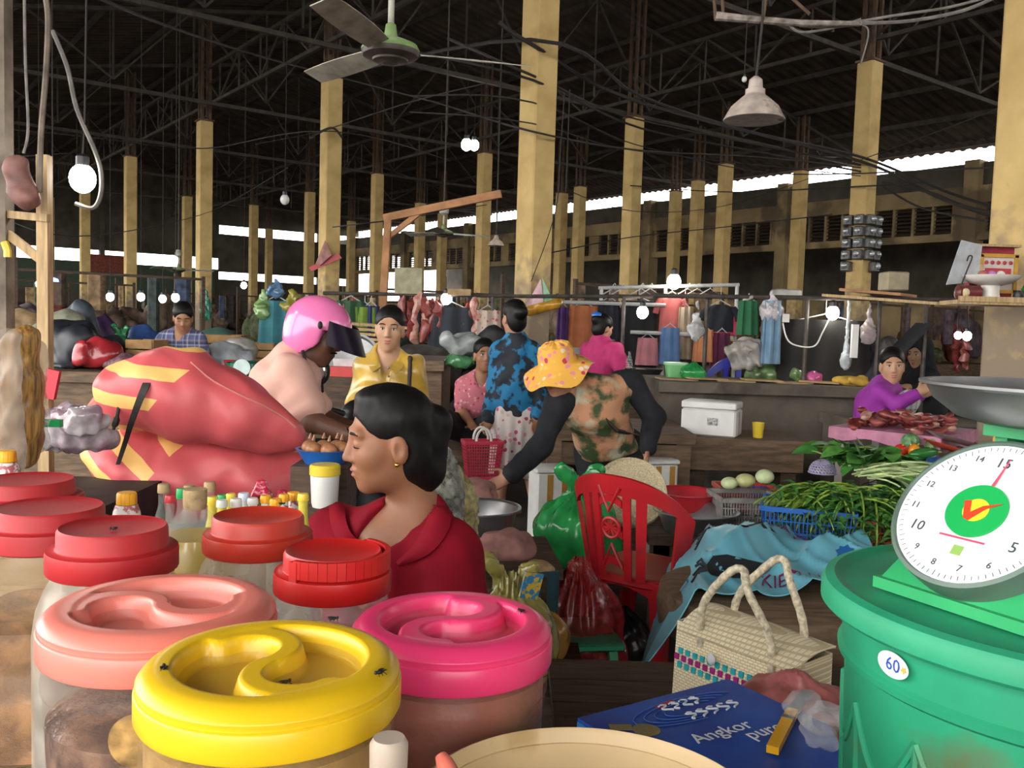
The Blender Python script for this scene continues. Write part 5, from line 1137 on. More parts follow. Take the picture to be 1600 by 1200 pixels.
def add_hand(sd, w, d, n, s=1., curl=.35, spread=1., thumb=1):
    d = N3(d); n = N3(Vector(n) - d * Vector(n).dot(d)); x = d.cross(n) * thumb; w = Vector(w)
    R = np.array([[x[i], d[i], n[i]] for i in range(3)])
    sd.ell(w + d * .045 * s, (.036 * s, .052 * s, .015 * s), R, .015 * s); sd.cap(w, w + d * .03 * s, .024 * s, .026 * s, .02 * s)
    for i, (off, L) in enumerate(((.028, .066), (.0095, .075), (-.0095, .070), (-.027, .056))):
        b = w + d * (.082 - abs(off) * .25) * s + x * off * s; a1 = curl * .5; q = (d + x * off * 4 * spread * .25).normalized()
        d1 = (q * math.cos(a1) + n * math.sin(a1)); p1 = b + d1 * L * .5 * s; a2 = curl * 1.5; d2_ = (q * math.cos(a2) + n * math.sin(a2)); p2 = p1 + d2_ * L * .5 * s
        sd.cap(b, p1, .0098 * s, .0088 * s, .006 * s).cap(p1, p2, .0088 * s, .0068 * s, .005 * s)
    b = w + d * .022 * s + x * .028 * s; p1 = b + (d * .55 + x * .75 + n * .25).normalized() * .042 * s; p2 = p1 + (d * .85 + x * .3 + n * .35).normalized() * .032 * s
    sd.cap(b, p1, .0125 * s, .0105 * s, .012 * s).cap(p1, p2, .0105 * s, .0075 * s, .005 * s)
def add_torso(sd, J, s, e=0., low=True, k=.06):
    P, C, N = J['P'], J['C'], J['N']; SL, SR = J['SL'], J['SR']; lat = (SL - SR).normalized(); up = (N - P).normalized()
    sd.cap(P - lat * .075 * s, P + lat * .075 * s, .105 * s + e, k=k)
    w = P.lerp(C, .5); sd.cap(w - lat * .05 * s, w + lat * .05 * s, .098 * s + e, k=k)
    sd.cap(C - lat * .07 * s, C + lat * .07 * s, .102 * s + e, k=k)
    m = (SL + SR) / 2; sd.cap(SR.lerp(m, .12), SL.lerp(m, .12), .06 * s + e, k=k); sd.cap(C, m, .11 * s + e, .075 * s + e, k=k); sd.cap(m, N, .07 * s + e, .055 * s + e, k=k)
def arm_caps(sd, a, b, c, s, e=0., ra=(.052, .042, .032), k=.03):
    sd.cap(a, b, ra[0] * s + e, ra[1] * s + e, k); 
    if c is not None: sd.cap(b, c, ra[1] * s + e, ra[2] * s + e, k)
def leg_caps(sd, hip, kn, an, s, e=0., k=.04): sd.cap(hip, kn, .083 * s + e, .056 * s + e, k); sd.cap(kn, an, .056 * s + e, .036 * s + e, k)
def add_foot(sd, an, toe, s): sd.cap(an - Vector((0, 0, .02 * s)), toe, .034 * s, .022 * s, .03 * s); sd.cap(an, an - Vector((0, 0, .04 * s)), .036 * s, .036 * s, .03)
def person(label, base, J, hd, s=1., skin=None, res=.008, hands=(('L', None), ('R', None)), legs=True, feet=True, wide=1., extra=None, neck=.05):
    """base: ground point; J: joints; returns root Empty with the body skin as first child"""
    root = thing('person', label, 'person', base); sd = SDF(); add_head(sd, hd, J['N'], neck, wide); add_torso(sd, J, s)
    for q in 'LR':
        arm_caps(sd, J['S' + q], J['E' + q], J['W' + q], s)
        d = (J['W' + q] - J['E' + q]).normalized(); nn = J.get('n' + q, Vector((0, 0, -1)) + d.cross(Vector((1, .3, 0)))); add_hand(sd, J['W' + q] - d * .01, J.get('d' + q, d), nn, s, J.get('curl' + q, .45), 1., J.get('t' + q, 1))
        if legs:
            leg_caps(sd, J['H' + q], J['K' + q], J['A' + q], s)
            if feet: add_foot(sd, J['A' + q], J['T' + q], s)
    if extra: extra(sd)
    o = sd.build('body', skin, res, root); o.location = -Vector(base); return root
def cloth_part(root, name, sd, mat, res, disp=None):
    o = sd.build(name, mat, res, root, disp); o.location = -root.location; return o
def reparent(root):
    for c in root.children:
        if c.name.split('.')[0] not in ('body',) and c.location.length < 1e-6 and root.location.length > 1e-6: c.location = -root.location
def pmid(a, b, t=.5): return Vector(a).lerp(Vector(b), t)
def std_legs(J, s, fwd, stance=.1, gz=0.):
    P = J['P']; lat = (J['SL'] - J['SR']); lat.z = 0; lat.normalize(); f = N3((fwd[0], fwd[1], 0))
    for q, sg in (('L', 1), ('R', -1)):
        hp = P + lat * sg * .085 * s + Vector((0, 0, -.03)); J['H' + q] = hp; J['A' + q] = Vector((hp.x, hp.y, gz + .07)) + lat * sg * stance * .2; J['K' + q] = pmid(hp, J['A' + q], .5) + f * .02; J['T' + q] = Vector((J['A' + q].x, J['A' + q].y, gz + .025)) + f * .17 * s

# --- seated woman in the red blouse (foreground)
hd = Head(at(608, 690, 1.9), (-1, -.36, -.14), (.05, 0, 1), .89)
J = {'N': at(652, 806, 1.95), 'SL': at(708, 868, 1.85), 'SR': at(520, 838, 2.05)}
J['C'] = (J['SL'] + J['SR']) / 2 + Vector((0, .03, -.13)); J['P'] = J['C'] + Vector((.03, .06, -.30))
J['EL'] = J['SL'] + Vector((.03, -.04, -.26)); J['WL'] = J['EL'] + Vector((-.16, -.1, -.12)); J['ER'] = J['SR'] + Vector((-.035, -.03, -.26)); J['WR'] = J['ER'] + Vector((.14, -.12, -.11))
for q, sg in (('L', 1), ('R', -1)):
    J['H' + q] = J['P'] + Vector((.08 * sg, -.05, -.03)); J['K' + q] = J['H' + q] + Vector((.03 * sg, -.36, .02)); J['A' + q] = Vector((J['K' + q].x, J['K' + q].y + .02, .08)); J['T' + q] = J['A' + q] + Vector((0, -.15, -.05))
bs = Vector((J['P'].x, J['P'].y, 0))
R1 = person('seated woman in a dark red blouse, hair in a low ponytail, face in profile', bs, J, hd, .92, m_skinr, .0042, neck=.047, extra=lids(hd))
face_bits(hd, R1, m_lip, closed=True)
hair(hd, R1, m_hair, None, .005, low=-.06, vol=1.0, extra=lambda s, h: (s.ell(h.p(0, -.115, .03), h.r(.045, .045, .045), h.R, .015), s.cap(h.p(0, -.10, -.01), h.p(0.0, -.085, -.09), .046 * h.s, .042 * h.s, .02), s.cap(h.p(0, -.08, -.08), h.p(0.0, -.065, -.125), .04 * h.s, .02 * h.s, .03), s.ell(h.p(.0, .02, .115), h.r(.055, .045, .018), h.R, .03)))
m_redb = M('blouse_red', (.22, .004, .014), .85, var=.18, scale=10, spec=.15); 
sd = SDF(); add_torso(sd, J, .92, .018, k=.05)
for q in 'LR': sd.cap(J['S' + q], pmid(J['S' + q], J['E' + q], .85), .066, .072, .03)
up_ = (J['N'] - J['C']).normalized(); m_ = (J['SL'] + J['SR']) / 2
fr = Vector((-.62, -.78, 0)); latb = (J['SL'] - J['SR']).normalized()
nk = m_ + fr * .06
sd.cap(J['N'] + up_ * .10 + fr * .05, J['N'] + up_ * .02 + fr * .03, .066, .052, .012, True)
vt = m_ + fr * .11 + Vector((.0, 0, -.13)); sd.cap(J['N'] + fr * .05, vt, .05, .014, .01, True); sd.cap(J['N'] + fr * .1, vt + fr * .06, .05, .016, .01, True)
fold = wob(.0035, 42, 12)
cloth_part(R1, 'blouse', sd, m_redb, .0055, lambda X, Y, Z: fold(X * 1., Y, Z * .35))
sd = SDF()
for q in 'LR': leg_caps(sd, J['H' + q], J['K' + q], J['A' + q] + Vector((0, 0, .05)), .92, .016)
sd.cap(J['P'] - latb * .08, J['P'] + latb * .08, .12, k=.05); cloth_part(R1, 'trousers', sd, M('trousers_dark', (.03, .028, .03), .85), .012)
from mathutils.bvhtree import BVHTree
def on_skin(obj, px, py, e=.004):
    me = obj.data; off = obj.location + (obj.parent.location if obj.parent else Vector())
    key = me.name
    if key not in _bvh: _bvh[key] = BVHTree.FromPolygons([v.co + off for v in me.vertices], [tuple(p.vertices) for p in me.polygons])
    r = (_fw * FPX + _rt * (px - 800) + _up * (600 - py)).normalized(); h = _bvh[key].ray_cast(EYE, r)
    return (h[0] + h[1] * e) if h[0] is not None else None
_bvh = {}
blouse_o = [c for c in R1.children if c.name.startswith('blouse')][0]
def lapel(outline_a, outline_b, name='collar'):
    A, Bo = catmull([Vector((x, y, 0)) for x, y in outline_a], 6), catmull([Vector((x, y, 0)) for x, y in outline_b], 6); n = min(len(A), len(Bo)); rows = []
    for k in range(5):
        row = []
        for i in range(n):
            q = A[i].lerp(Bo[i], k / 4); h = on_skin(blouse_o, q.x, q.y, .007 + .006 * math.sin(math.pi * k / 4)); row.append(h)
        rows.append(row)
    known = [h for r in rows for h in r if h is not None]
    if not known: return
    for r in rows:
        for i in range(n):
            if r[i] is None: r[i] = min((q for q in r if q is not None), key=lambda q: 0, default=known[0])
    mb = MB(); mb.grid(lambda u, v: rows[min(4, int(v * 4 + .01))][min(n - 1, int(u * (n - 1) + .01))] - R1.location, n - 1, 4, thick=.004); o = mb.build(name, m_redb, R1); o.location = (1e-5, 0, 0)
lapel([(674, 788), (670, 816), (650, 852), (620, 876)], [(706, 806), (698, 836), (672, 866), (626, 884)]); lapel([(536, 792), (548, 824), (566, 854), (586, 876)], [(516, 798), (526, 832), (546, 862), (578, 884)])
MB().sph(hd.p(-.0835, .004, -.042), .0055, 10, 8).build('earring', M('gold', (.75, .45, .08), .25, metal=1, var=0), R1)
MB().sph(hd.p(-.06, -.075, .06), (.005, .003, .004), 8, 6).build('hair_pin', m_alu, R1)
reparent(R1)
sl = thing('stool', 'low wooden stool the woman in red sits on', 'stool', (bs.x, bs.y, 0)); zs = J['P'].z - .125
MB().box((0, 0, zs - .02), (.3, .3, .04), bev=.008).build('seat', m_woodm, sl)
for sx in (-1, 1):
    for sy in (-1, 1): MB().bar((sx * .12, sy * .12, 0), (sx * .12, sy * .12, zs - .03), .04, .04).build('leg', m_woodm, sl, smooth=False)

# --- man in the pink helmet
hd = Head(at(497, 524, 3.75), (.93, -.16, -.34), (.3, 0, 1), 1.0)
J = {'N': at(463, 560, 3.75), 'C': at(440, 610, 3.75), 'P': at(432, 715, 3.72), 'SR': at(452, 585, 3.58), 'SL': at(462, 582, 3.92)}
J['ER'] = at(487, 658, 3.50); J['WR'] = at(545, 680, 3.42); J['EL'] = at(500, 650, 3.95); J['WL'] = at(545, 668, 3.85)
std_legs(J, 1., (1, 0)); J['KR'] += Vector((.12, 0, .04)); J['KL'] += Vector((.12, 0, .04)); bs = Vector((J['P'].x, J['P'].y, 0))
R2 = person('man in a glossy pink helmet and pale pink shirt bending forward', bs, J, hd, 1.0, m_skind, .0075, extra=lids(hd))
face_bits(hd, R2, None, closed=True)
MB().tube([hd.p(x, y, z) for x, y, z in ((-.026, .083, -.047), (-.012, .098, -.042), (0, .1, -.041), (.012, .098, -.042), (.026, .083, -.047))], .004, 6).build('moustache', m_hair, R2)
sd = SDF(); add_torso(sd, J, 1.0, .025)
for q in 'LR': sd.cap(J['S' + q], pmid(J['S' + q], J['E' + q], .78), .075, .075, .03)
sd.cap(J['P'] + Vector((0, 0, .02)), J['P'] + Vector((.02, 0, -.10)), .15, .15, .05); sd.cut(J['P'] + Vector((0, 0, -.06)), (0, 0, -1)); sd.cap(J['N'] + Vector((.03, 0, .02)), J['N'] + Vector((.1, 0, .1)), .062, .07, .01, True)
fold = wob(.006, 26, 5); cloth_part(R2, 'shirt', sd, M('shirt_palepink', (.72, .42, .34), .8, var=.08, scale=6), .009, fold)
sd = SDF()
for q in 'LR': leg_caps(sd, J['H' + q], J['K' + q], J['A' + q] + Vector((0, 0, .02)), 1, .022)
sd.cap(J['P'] + Vector((0, -.08, 0)), J['P'] + Vector((0, .08, 0)), .125, k=.05); cloth_part(R2, 'trousers', sd, M('trousers_charcoal', (.035, .033, .03), .9, var=.2), .013, wob(.006, 22, 8))
h = hd; s = SDF().ell(h.p(0, -.012, .038), h.r(.124, .142, .125), h.R, .01).ell(h.p(0, -.025, -.02), h.r(.118, .118, .11), h.R, .02)
s.box(h.p(0, .15, -.06), h.r(.2, .10, .10), h.R, .012, True); s.box(h.p(0, 0, -.19), h.r(.2, .2, .09), h.R, .01, True); s.ell(h.p(0, .03, -.06), h.r(.095, .12, .12), h.R, .01, True)
s.build('helmet', M('helmet_pink', (.80, .19, .42), .18, var=.03, spec=.7), .0065, R2)
mb = MB(); mb.grid(lambda u, v: h.p(.128 * math.sin((u - .5) * 2.5) * (1 + .05 * v), .03 + (.118 + .075 * v) * math.cos((u - .5) * 2.5), .085 - .095 * v), 24, 8, thick=.004); mb.build('visor', M('visor_dark', (.010, .004, .014), .3, var=0, spec=.12), R2)
for sg in (-1, 1):
    MB().tube([h.p(sg * .106, .0, -.07), h.p(sg * .085, .03, -.12), h.p(sg * .03, .05, -.145)], .007, 6).build('chin_strap', m_cable, R2)
    MB().sph(h.p(sg * .127, .04, .055), h.r(.01, .016, .016), 12, 8).build('hinge', m_cable, R2)
reparent(R2)

# --- woman in the gold satin shirt
hd = Head(at(609, 515, 4.8), (.03, -1, -.08), (.03, 0, 1), .97)
J = {'N': at(607, 556, 4.83), 'SL': at(646, 576, 4.83), 'SR': at(570, 574, 4.83)}; J['C'] = at(607, 612, 4.83); J['P'] = at(606, 690, 4.85)
J['EL'] = at(658, 634, 4.85); J['WL'] = at(648, 690, 4.75); J['ER'] = at(556, 632, 4.85); J['WR'] = at(566, 690, 4.75); std_legs(J, .97, (0, -1)); bs = Vector((J['P'].x, J['P'].y, 0))
R3 = person('standing woman in a shiny gold satin shirt facing the camera', bs, J, hd, .95, m_skinl, .0075); face_bits(hd, R3, m_lipp)
hair(hd, R3, m_hair, (0, -.11, .02, .04), .006, low=-.03, vol=.98)
sd = SDF(); add_torso(sd, J, .95, .022)
for q in 'LR': sd.cap(J['S' + q], J['E' + q], .062, .06, .03)
sd.cap(J['N'] + Vector((0, -.08, .03)), J['N'] + Vector((0, -.12, -.12)), .055, .014, .012, True); sd.cap(J['N'] + Vector((0, -.03, .1)), J['N'] + Vector((0, -.03, .03)), .065, .06, .01, True)
m_gold = M('satin_gold', (.58, .36, .05), .27, var=.25, scale=8, spec=.7, sheen=.3); cloth_part(R3, 'shirt', sd, m_gold, .008, wob(.007, 24, 15))
for sg in (-1, 1):
    n_ = J['N']; mb = MB(); mb.grid(lambda u, v: Vector((n_.x + sg * (.05 + .028 * v + .022 * math.sin(u * 2.6) * v - .03 * u * u), n_.y - .01 - .115 * u - .012 * v, n_.z + .03 - .085 * u - .03 * v)), 8, 4, thick=.005); mb.build('collar', m_gold, R3)
sd = SDF()
for q in 'LR': leg_caps(sd, J['H' + q], J['K' + q], J['A' + q], .95, .02)
sd.cap(J['P'] + Vector((-.08, 0, 0)), J['P'] + Vector((.08, 0, 0)), .12, k=.05); cloth_part(R3, 'trousers', sd, MATS['trousers_charcoal'], .014)
cloth_part(R3, 'bag_strap', SDF().cap(at(641, 560, 4.74), at(638, 640, 4.70), .012, k=.01).cap(at(641, 560, 4.74), at(640, 556, 4.9), .012, k=.01), M('strap_brown', (.03, .015, .012), .6), .006)
for k in range(4): MB().sph(at(607 + k * .4, 575 + k * 13, 4.695), .006, 8, 6).build('button', m_alud, R3)
reparent(R3)

# --- seated woman in the pink floral blouse
hd = Head(at(757, 556, 6.9), (.22, -1, .0), (0, 0, 1), 1.03)
J = {'N': at(752, 590, 6.95), 'SL': at(778, 602, 6.95), 'SR': at(726, 602, 6.95)}; J['C'] = at(748, 625, 6.97); J['P'] = at(742, 662, 7.05); J['EL'] = at(784, 640, 6.9); J['WL'] = at(765, 662, 6.65); J['ER'] = at(722, 642, 6.9); J['WR'] = at(738, 664, 6.65)
for q, sg in (('L', 1), ('R', -1)): J['H' + q] = J['P'] + Vector((.08 * sg, -.05, -.02)); J['K' + q] = J['H' + q] + Vector((.12 * sg - .05, -.36, .06)); J['A' + q] = J['K' + q] + Vector((-.2 * sg, .16, -.10)); J['T' + q] = J['A' + q] + Vector((-.1 * sg, -.05, -.02))
bs = Vector((J['P'].x, J['P'].y, J['P'].z - .115)); R4 = person('woman in a pink floral blouse sitting behind the blue-patterned shopper', bs, J, hd, .95, m_skin, .009); face_bits(hd, R4, m_lip)
hair(hd, R4, m_hair, None, .008, low=-.03)
sd = SDF(); add_torso(sd, J, .95, .02); [sd.cap(J['S' + q], pmid(J['S' + q], J['E' + q], .8), .062, .062, .03) for q in 'LR']; sd.cap(J['N'] + Vector((0, -.08, .04)), J['N'] + Vector((0, -.12, -.02)), .06, .05, .01, True)
m_pf = M_voronoi('floral_pink', (.55, .16, .20), [(.72, .42, .42), (.40, .05, .10), (.65, .30, .30)], 34, .33); cloth_part(R4, 'blouse', sd, m_pf, .01, wob(.005, 28, 2))
sd = SDF(); [sd.cap(J['H' + q], J['K' + q], .11, .095, .05) for q in 'LR']; sd.cap(J['P'] + Vector((-.08, 0, 0)), J['P'] + Vector((.08, 0, 0)), .125, k=.05); [sd.cap(J['K' + q], J['A' + q], .085, .06, .05) for q in 'LR']
cloth_part(R4, 'skirt', sd, M('skirt_black', (.012, .012, .014), .85), .012, wob(.006, 22, 4)); reparent(R4)
# --- shopper in the blue patterned shirt, seen from behind
hd = Head(at(803, 497, 6.4), (-.45, .9, -.12), (0, 0, 1), .98)
J = {'N': at(806, 528, 6.42), 'SL': at(781, 549, 6.42), 'SR': at(834, 550, 6.42)}; J['C'] = at(806, 587, 6.42); J['P'] = at(806, 660, 6.42); J['EL'] = at(771, 604, 6.45); J['WL'] = at(762, 660, 6.35); J['ER'] = at(846, 606, 6.4); J['WR'] = at(838, 655, 6.3); J['curlL'] = 1.0
std_legs(J, .96, (.6, .3)); J['AR'] = J['AR'] + Vector((.06, -.1, 0)); J['TR'] = J['AR'] + Vector((.14, -.06, -.045)); bs = Vector((J['P'].x, J['P'].y, 0))
R5 = person('woman in a blue and black patterned shirt and floral skirt, back turned', bs, J, hd, .95, m_skint, .009)
hair(hd, R5, m_hair, (.0, -.125, .03, .048), .008, low=-.05, vol=1.02)
MB().tube([hd.p(.046 * math.cos(a), -.10 , .03 + .046 * math.sin(a)) for a in [i * math.pi / 8 for i in range(16)]], .008, 6, closed=True).build('hair_tie', m_rcap, R5)
sd = SDF(); add_torso(sd, J, .95, .022); [arm_caps(sd, J['S' + q], J['E' + q], pmid(J['E' + q], J['W' + q], .92), .95, .016) for q in 'LR']; sd.cap(J['C'], J['P'], .12, .14, .05); sd.cut(J['P'] + Vector((0, 0, .05)), (0, 0, -1))
sd2 = sd
m_blue = M('print_blue_black', (.01, .16, .33), .7, col2=(.008, .012, .02), scale=11, contrast=(.47, .53), detail=5); cloth_part(R5, 'shirt', sd, m_blue, .009, wob(.006, 24, 6))
[cloth_part(R5, 'sleeve', SDF().cap(pmid(J['E' + q], J['W' + q], .3), pmid(J['E' + q], J['W' + q], .9), .052, .05, .02), m_blue, .009) for q in 'LR']
sd = SDF().cap(J['P'] + Vector((-.06, 0, .06)), J['P'] + Vector((.06, 0, .06)), .125, k=.05).cap(J['P'] + Vector((-.06, 0, -.05)), Vector((J['P'].x - .05, J['P'].y, .35)), .12, .13, .06).cap(J['P'] + Vector((.06, 0, -.05)), Vector((J['P'].x + .08, J['P'].y, .35)), .12, .12, .06).cut((0, 0, .30), (0, 0, -1))
def pleat(X, Y, Z): return .010 * np.sin(np.arctan2(Y - J['P'].y, X - J['P'].x) * 11) * np.clip((1.0 - Z) * 1.5, 0, 1)
cloth_part(R5, 'skirt', sd, M_voronoi('floral_white', (.62, .55, .52), [(.50, .10, .20), (.60, .25, .32), (.36, .06, .12), (.55, .42, .30)], 22, .34), .010, pleat); reparent(R5)
# red shopping basket in her hand
bp_ = at(752, 748, 6.1); kb_ = thing('shopping_basket', 'red lattice plastic basket with white handles held by the shopper', 'basket', bp_, .25); hB_ = at(752, 690, 6.1).z - bp_.z; mb = MB(); w0, w1, d0, d1_ = .2, .26, .12, .16
def bc(z, sx, sy): f = z / hB_; return Vector((sx * (w0 + (w1 - w0) * f) / 2, sy * (d0 + (d1_ - d0) * f) / 2, z))
cs = ((-1, -1), (1, -1), (1, 1), (-1, 1))
for i in range(4):
    n = 14 if i % 2 == 0 else 8
    for k in range(n + 1): mb.bar(bc(0, *cs[i]).lerp(bc(0, *cs[(i + 1) % 4]), k / n), bc(hB_, *cs[i]).lerp(bc(hB_, *cs[(i + 1) % 4]), k / n), .006, .004)
    for z in range(1, 12): mb.bar(bc(hB_ * z / 12, *cs[i]), bc(hB_ * z / 12, *cs[(i + 1) % 4]), .004, .006)
m_bred = plastic('basket_red', (.60, .04, .09)); mb.build('lattice', m_bred, kb_, smooth=False)
mb = MB(); [mb.bar(bc(hB_, *cs[i]), bc(hB_, *cs[(i + 1) % 4]), .012, .022) for i in range(4)]; mb.build('rim', m_bred, kb_, smooth=False); MB().box((0, 0, .006), (w0 + .01, d0 + .01, .022)).build('base', m_bred, kb_, smooth=False)
for sy in (-1, 1): MB().tube([(.052 * math.cos(a) + sy * .0, sy * .05, hB_ + .01 + .085 * math.sin(a)) for a in [i * math.pi / 10 for i in range(11)]], .009, 8).build('handle', plastic('handle_white', (.75, .72, .68)), kb_)

# --- shopper in the floral sun hat bending to the left
hd = Head(at(873, 585, 4.9), (-.62, -.72, -.30), (-.25, -.2, 1), .98)
J = {'N': at(905, 604, 5.02), 'SR': at(874, 632, 4.92), 'SL': at(982, 600, 5.1)}; J['C'] = at(928, 640, 5.05); J['P'] = at(955, 715, 5.3)
J['ER'] = at(842, 700, 4.82); J['WR'] = at(797, 744, 4.68); J['dR'] = Vector((-.8, -.3, -.45)); J['nR'] = Vector((.3, -.75, .6)); J['curlR'] = .15; J['EL'] = at(1022, 650, 5.08); J['WL'] = at(1011, 700, 4.92); J['curlL'] = .5; J['dL'] = Vector((-.05, -.1, -1)); J['nL'] = Vector((-1, 0, 0)); J['tL'] = -1
std_legs(J, .98, (-.4, -.9)); bs = Vector((J['P'].x, J['P'].y, 0)); R6 = person('shopper in an orange floral sun hat bending forward, arm stretched out', bs, J, hd, .97, m_skint, .0075); face_bits(hd, R6, m_lipp)
hair(hd, R6, m_hair, None, .008, low=-.07)
sd = SDF(); add_torso(sd, J, .97, .024); lat = (J['SL'] - J['SR']).normalized()
sd.cap(J['C'], J['P'] + Vector((-.02, -.06, .06)), .15, .155, .06); sd.cut(J['P'] + Vector((0, 0, .05)), (.25, .1, -1)); sd.cap(J['N'] + Vector((-.08, -.1, .05)), J['N'] + Vector((-.06, -.16, -.08)), .06, .03, .012, True)
m_tun = M('tunic_foliage', (.55, .27, .15), .75, col2=(.05, .08, .03), scale=9, contrast=(.44, .56), detail=5, dirt=((.50, .48, .33), 7., .56)); cloth_part(R6, 'tunic', sd, m_tun, .008, wob(.006, 22, 9))
m_blk = M('knit_black', (.014, .015, .02), .85, var=.3)
for q in 'LR':
    sd = SDF(); sd.cap(pmid(J['S' + q], J['N'], .12), J['S' + q], .085, .085, .03); arm_caps(sd, J['S' + q], J['E' + q], pmid(J['E' + q], J['W' + q], .95), .97, .022); cloth_part(R6, 'sleeve', sd, m_blk, .008, wob(.004, 26, 4))
sd = SDF().cap(J['P'] + Vector((-.09, 0, .04)), J['P'] + Vector((.09, 0, .04)), .135, k=.06); [leg_caps(sd, J['H' + q], J['K' + q], J['A' + q], .97, .035, .07) for q in 'LR']; cloth_part(R6, 'trousers', sd, m_blk, .012, wob(.006, 20, 3))
mb = MB(); mb.tube([J['SL'] + Vector((-.06, -.05, .05)), J['C'] + Vector((-.05, -.15, .06)), J['C'] + Vector((.12, -.12, -.1)), J['P'] + Vector((.2, .05, .12))], .012, 6); mb.build('bag_strap', MATS['strap_brown'], R6)
# hat: crown and floppy brim
HM = Matrix(((hd.x.x, hd.f.x, hd.u.x), (hd.x.y, hd.f.y, hd.u.y), (hd.x.z, hd.f.z, hd.u.z))).to_4x4()
mb = MB(); n = 48
prof = [(0, .155), (.05, .152), (.085, .135), (.102, .095), (.106, .05), (.112, .035), (.14, .022), (.175, .0), (.2, -.022)]
vs = []
for i, (r, z) in enumerate(prof):
    for k in range(n):
        a = 2 * math.pi * k / n; w = max(0, (i - 5) / 3) if i > 5 else 0; q = r * (1 + .05 * w * math.sin(a * 3 + 1)); vs.append(HM @ Vector((q * math.cos(a), q * math.sin(a) - .01, z + .026 + .022 * w * math.sin(a * 4 + .5) - .03 * w * math.sin(a) + (.006 * math.sin(a * 9 + i) if i < 5 else 0))) + hd.c)
fs = [[i * n + k, i * n + n + k, i * n + n + (k + 1) % n, i * n + (k + 1) % n] for i in range(len(prof) - 1) for k in range(n)]; mb.add(vs, fs)
mb.build('sun_hat', M_voronoi('hat_floral', (.80, .42, .07), [(.75, .25, .30), (.78, .62, .5), (.80, .42, .07), (.55, .05, .10), (.82, .50, .12)], 30, .42), R6); reparent(R6)

# --- stall keeper in the magenta top
hd = Head(at(942, 513, 8.7), (.75, .55, -.3), (0, 0, 1), 1.)
J = {'N': at(938, 534, 8.7), 'SL': at(918, 548, 8.85), 'SR': at(962, 548, 8.55)}; J['C'] = at(938, 565, 8.7); J['P'] = at(935, 610, 8.7); J['ER'] = at(972, 578, 8.4); J['WR'] = at(1006, 582, 8.35); J['EL'] = at(935, 590, 8.9); J['WL'] = at(970, 592, 8.9); std_legs(J, 1, (1, .5)); bs = Vector((J['P'].x, J['P'].y, 0))
R7 = person('stall keeper in a magenta top leaning over the meat counter, back turned', bs, J, hd, 1., m_skint, .011); hair(hd, R7, m_hair, (0, -.11, .05, .05), .01, low=-.04, vol=1.05)
MB().sph(hd.p(0, -.12, .09), (.05, .03, .035), 12, 8).build('hair_clip', plastic('clip_blue', (.02, .16, .6)), R7)
sd = SDF(); add_torso(sd, J, 1., .03); [sd.cap(J['S' + q], pmid(J['S' + q], J['E' + q], .9), .075, .075, .03) for q in 'LR']; cloth_part(R7, 'top', sd, M('top_magenta', (.52, .035, .16), .8, var=.12), .012, wob(.008, 20, 6)); sd = SDF(); [leg_caps(sd, J['H' + q], J['K' + q], J['A' + q], 1, .025) for q in 'LR']; sd.cap(J['P'] + Vector((-.08, 0, 0)), J['P'] + Vector((.08, 0, 0)), .13); cloth_part(R7, 'trousers', sd, m_blk, .02); reparent(R7)
# --- man in the plaid shirt
hd = Head(at(286, 497, 7.6), (.32, -.88, -.40), (0, 0, 1), 1.)
J = {'N': at(284, 521, 7.66), 'SL': at(309, 532, 7.66), 'SR': at(258, 532, 7.66)}; J['C'] = at(284, 556, 7.7); J['P'] = at(284, 606, 7.7); J['EL'] = at(318, 572, 7.7); J['WL'] = at(306, 606, 7.5); J['ER'] = at(252, 574, 7.7); J['WR'] = at(264, 608, 7.5); std_legs(J, 1, (0, -1)); bs = Vector((J['P'].x, J['P'].y, 0))
R8 = person('man in a blue plaid shirt looking down beside a column', bs, J, hd, 1., m_skin, .010); face_bits(hd, R8, m_lip, closed=True); hair(hd, R8, m_hair, None, .009, low=-.01, fringe=.0, vol=1.03)
sd = SDF(); add_torso(sd, J, 1., .025); [sd.cap(J['S' + q], pmid(J['S' + q], J['E' + q], .85), .07, .075, .03) for q in 'LR']; sd.cap(J['N'] + Vector((0, -.08, .05)), J['N'] + Vector((0, -.12, -.03)), .05, .03, .01, True)
m_plaid = M_stripes('plaid_blue', (0, 0, 0), [(0, (.06, .08, .18)), (.3, (.24, .25, .34)), (.4, (.03, .04, .10)), (.62, (.2, .22, .32)), (.72, (.5, .5, .52)), (.78, (.05, .06, .14))], .8, 'X', 11, 'Z', [(0, (.10, .11, .22)), (.4, (.40, .38, .44)), (.55, (.06, .07, .15)), (.8, (.28, .2, .25))]); cloth_part(R8, 'shirt', sd, m_plaid, .011, wob(.006, 22, 7)); sd = SDF(); [leg_caps(sd, J['H' + q], J['K' + q], J['A' + q], 1, .025) for q in 'LR']; sd.cap(J['P'] + Vector((-.08, 0, 0)), J['P'] + Vector((.08, 0, 0)), .13); cloth_part(R8, 'trousers', sd, m_blk, .02); reparent(R8)
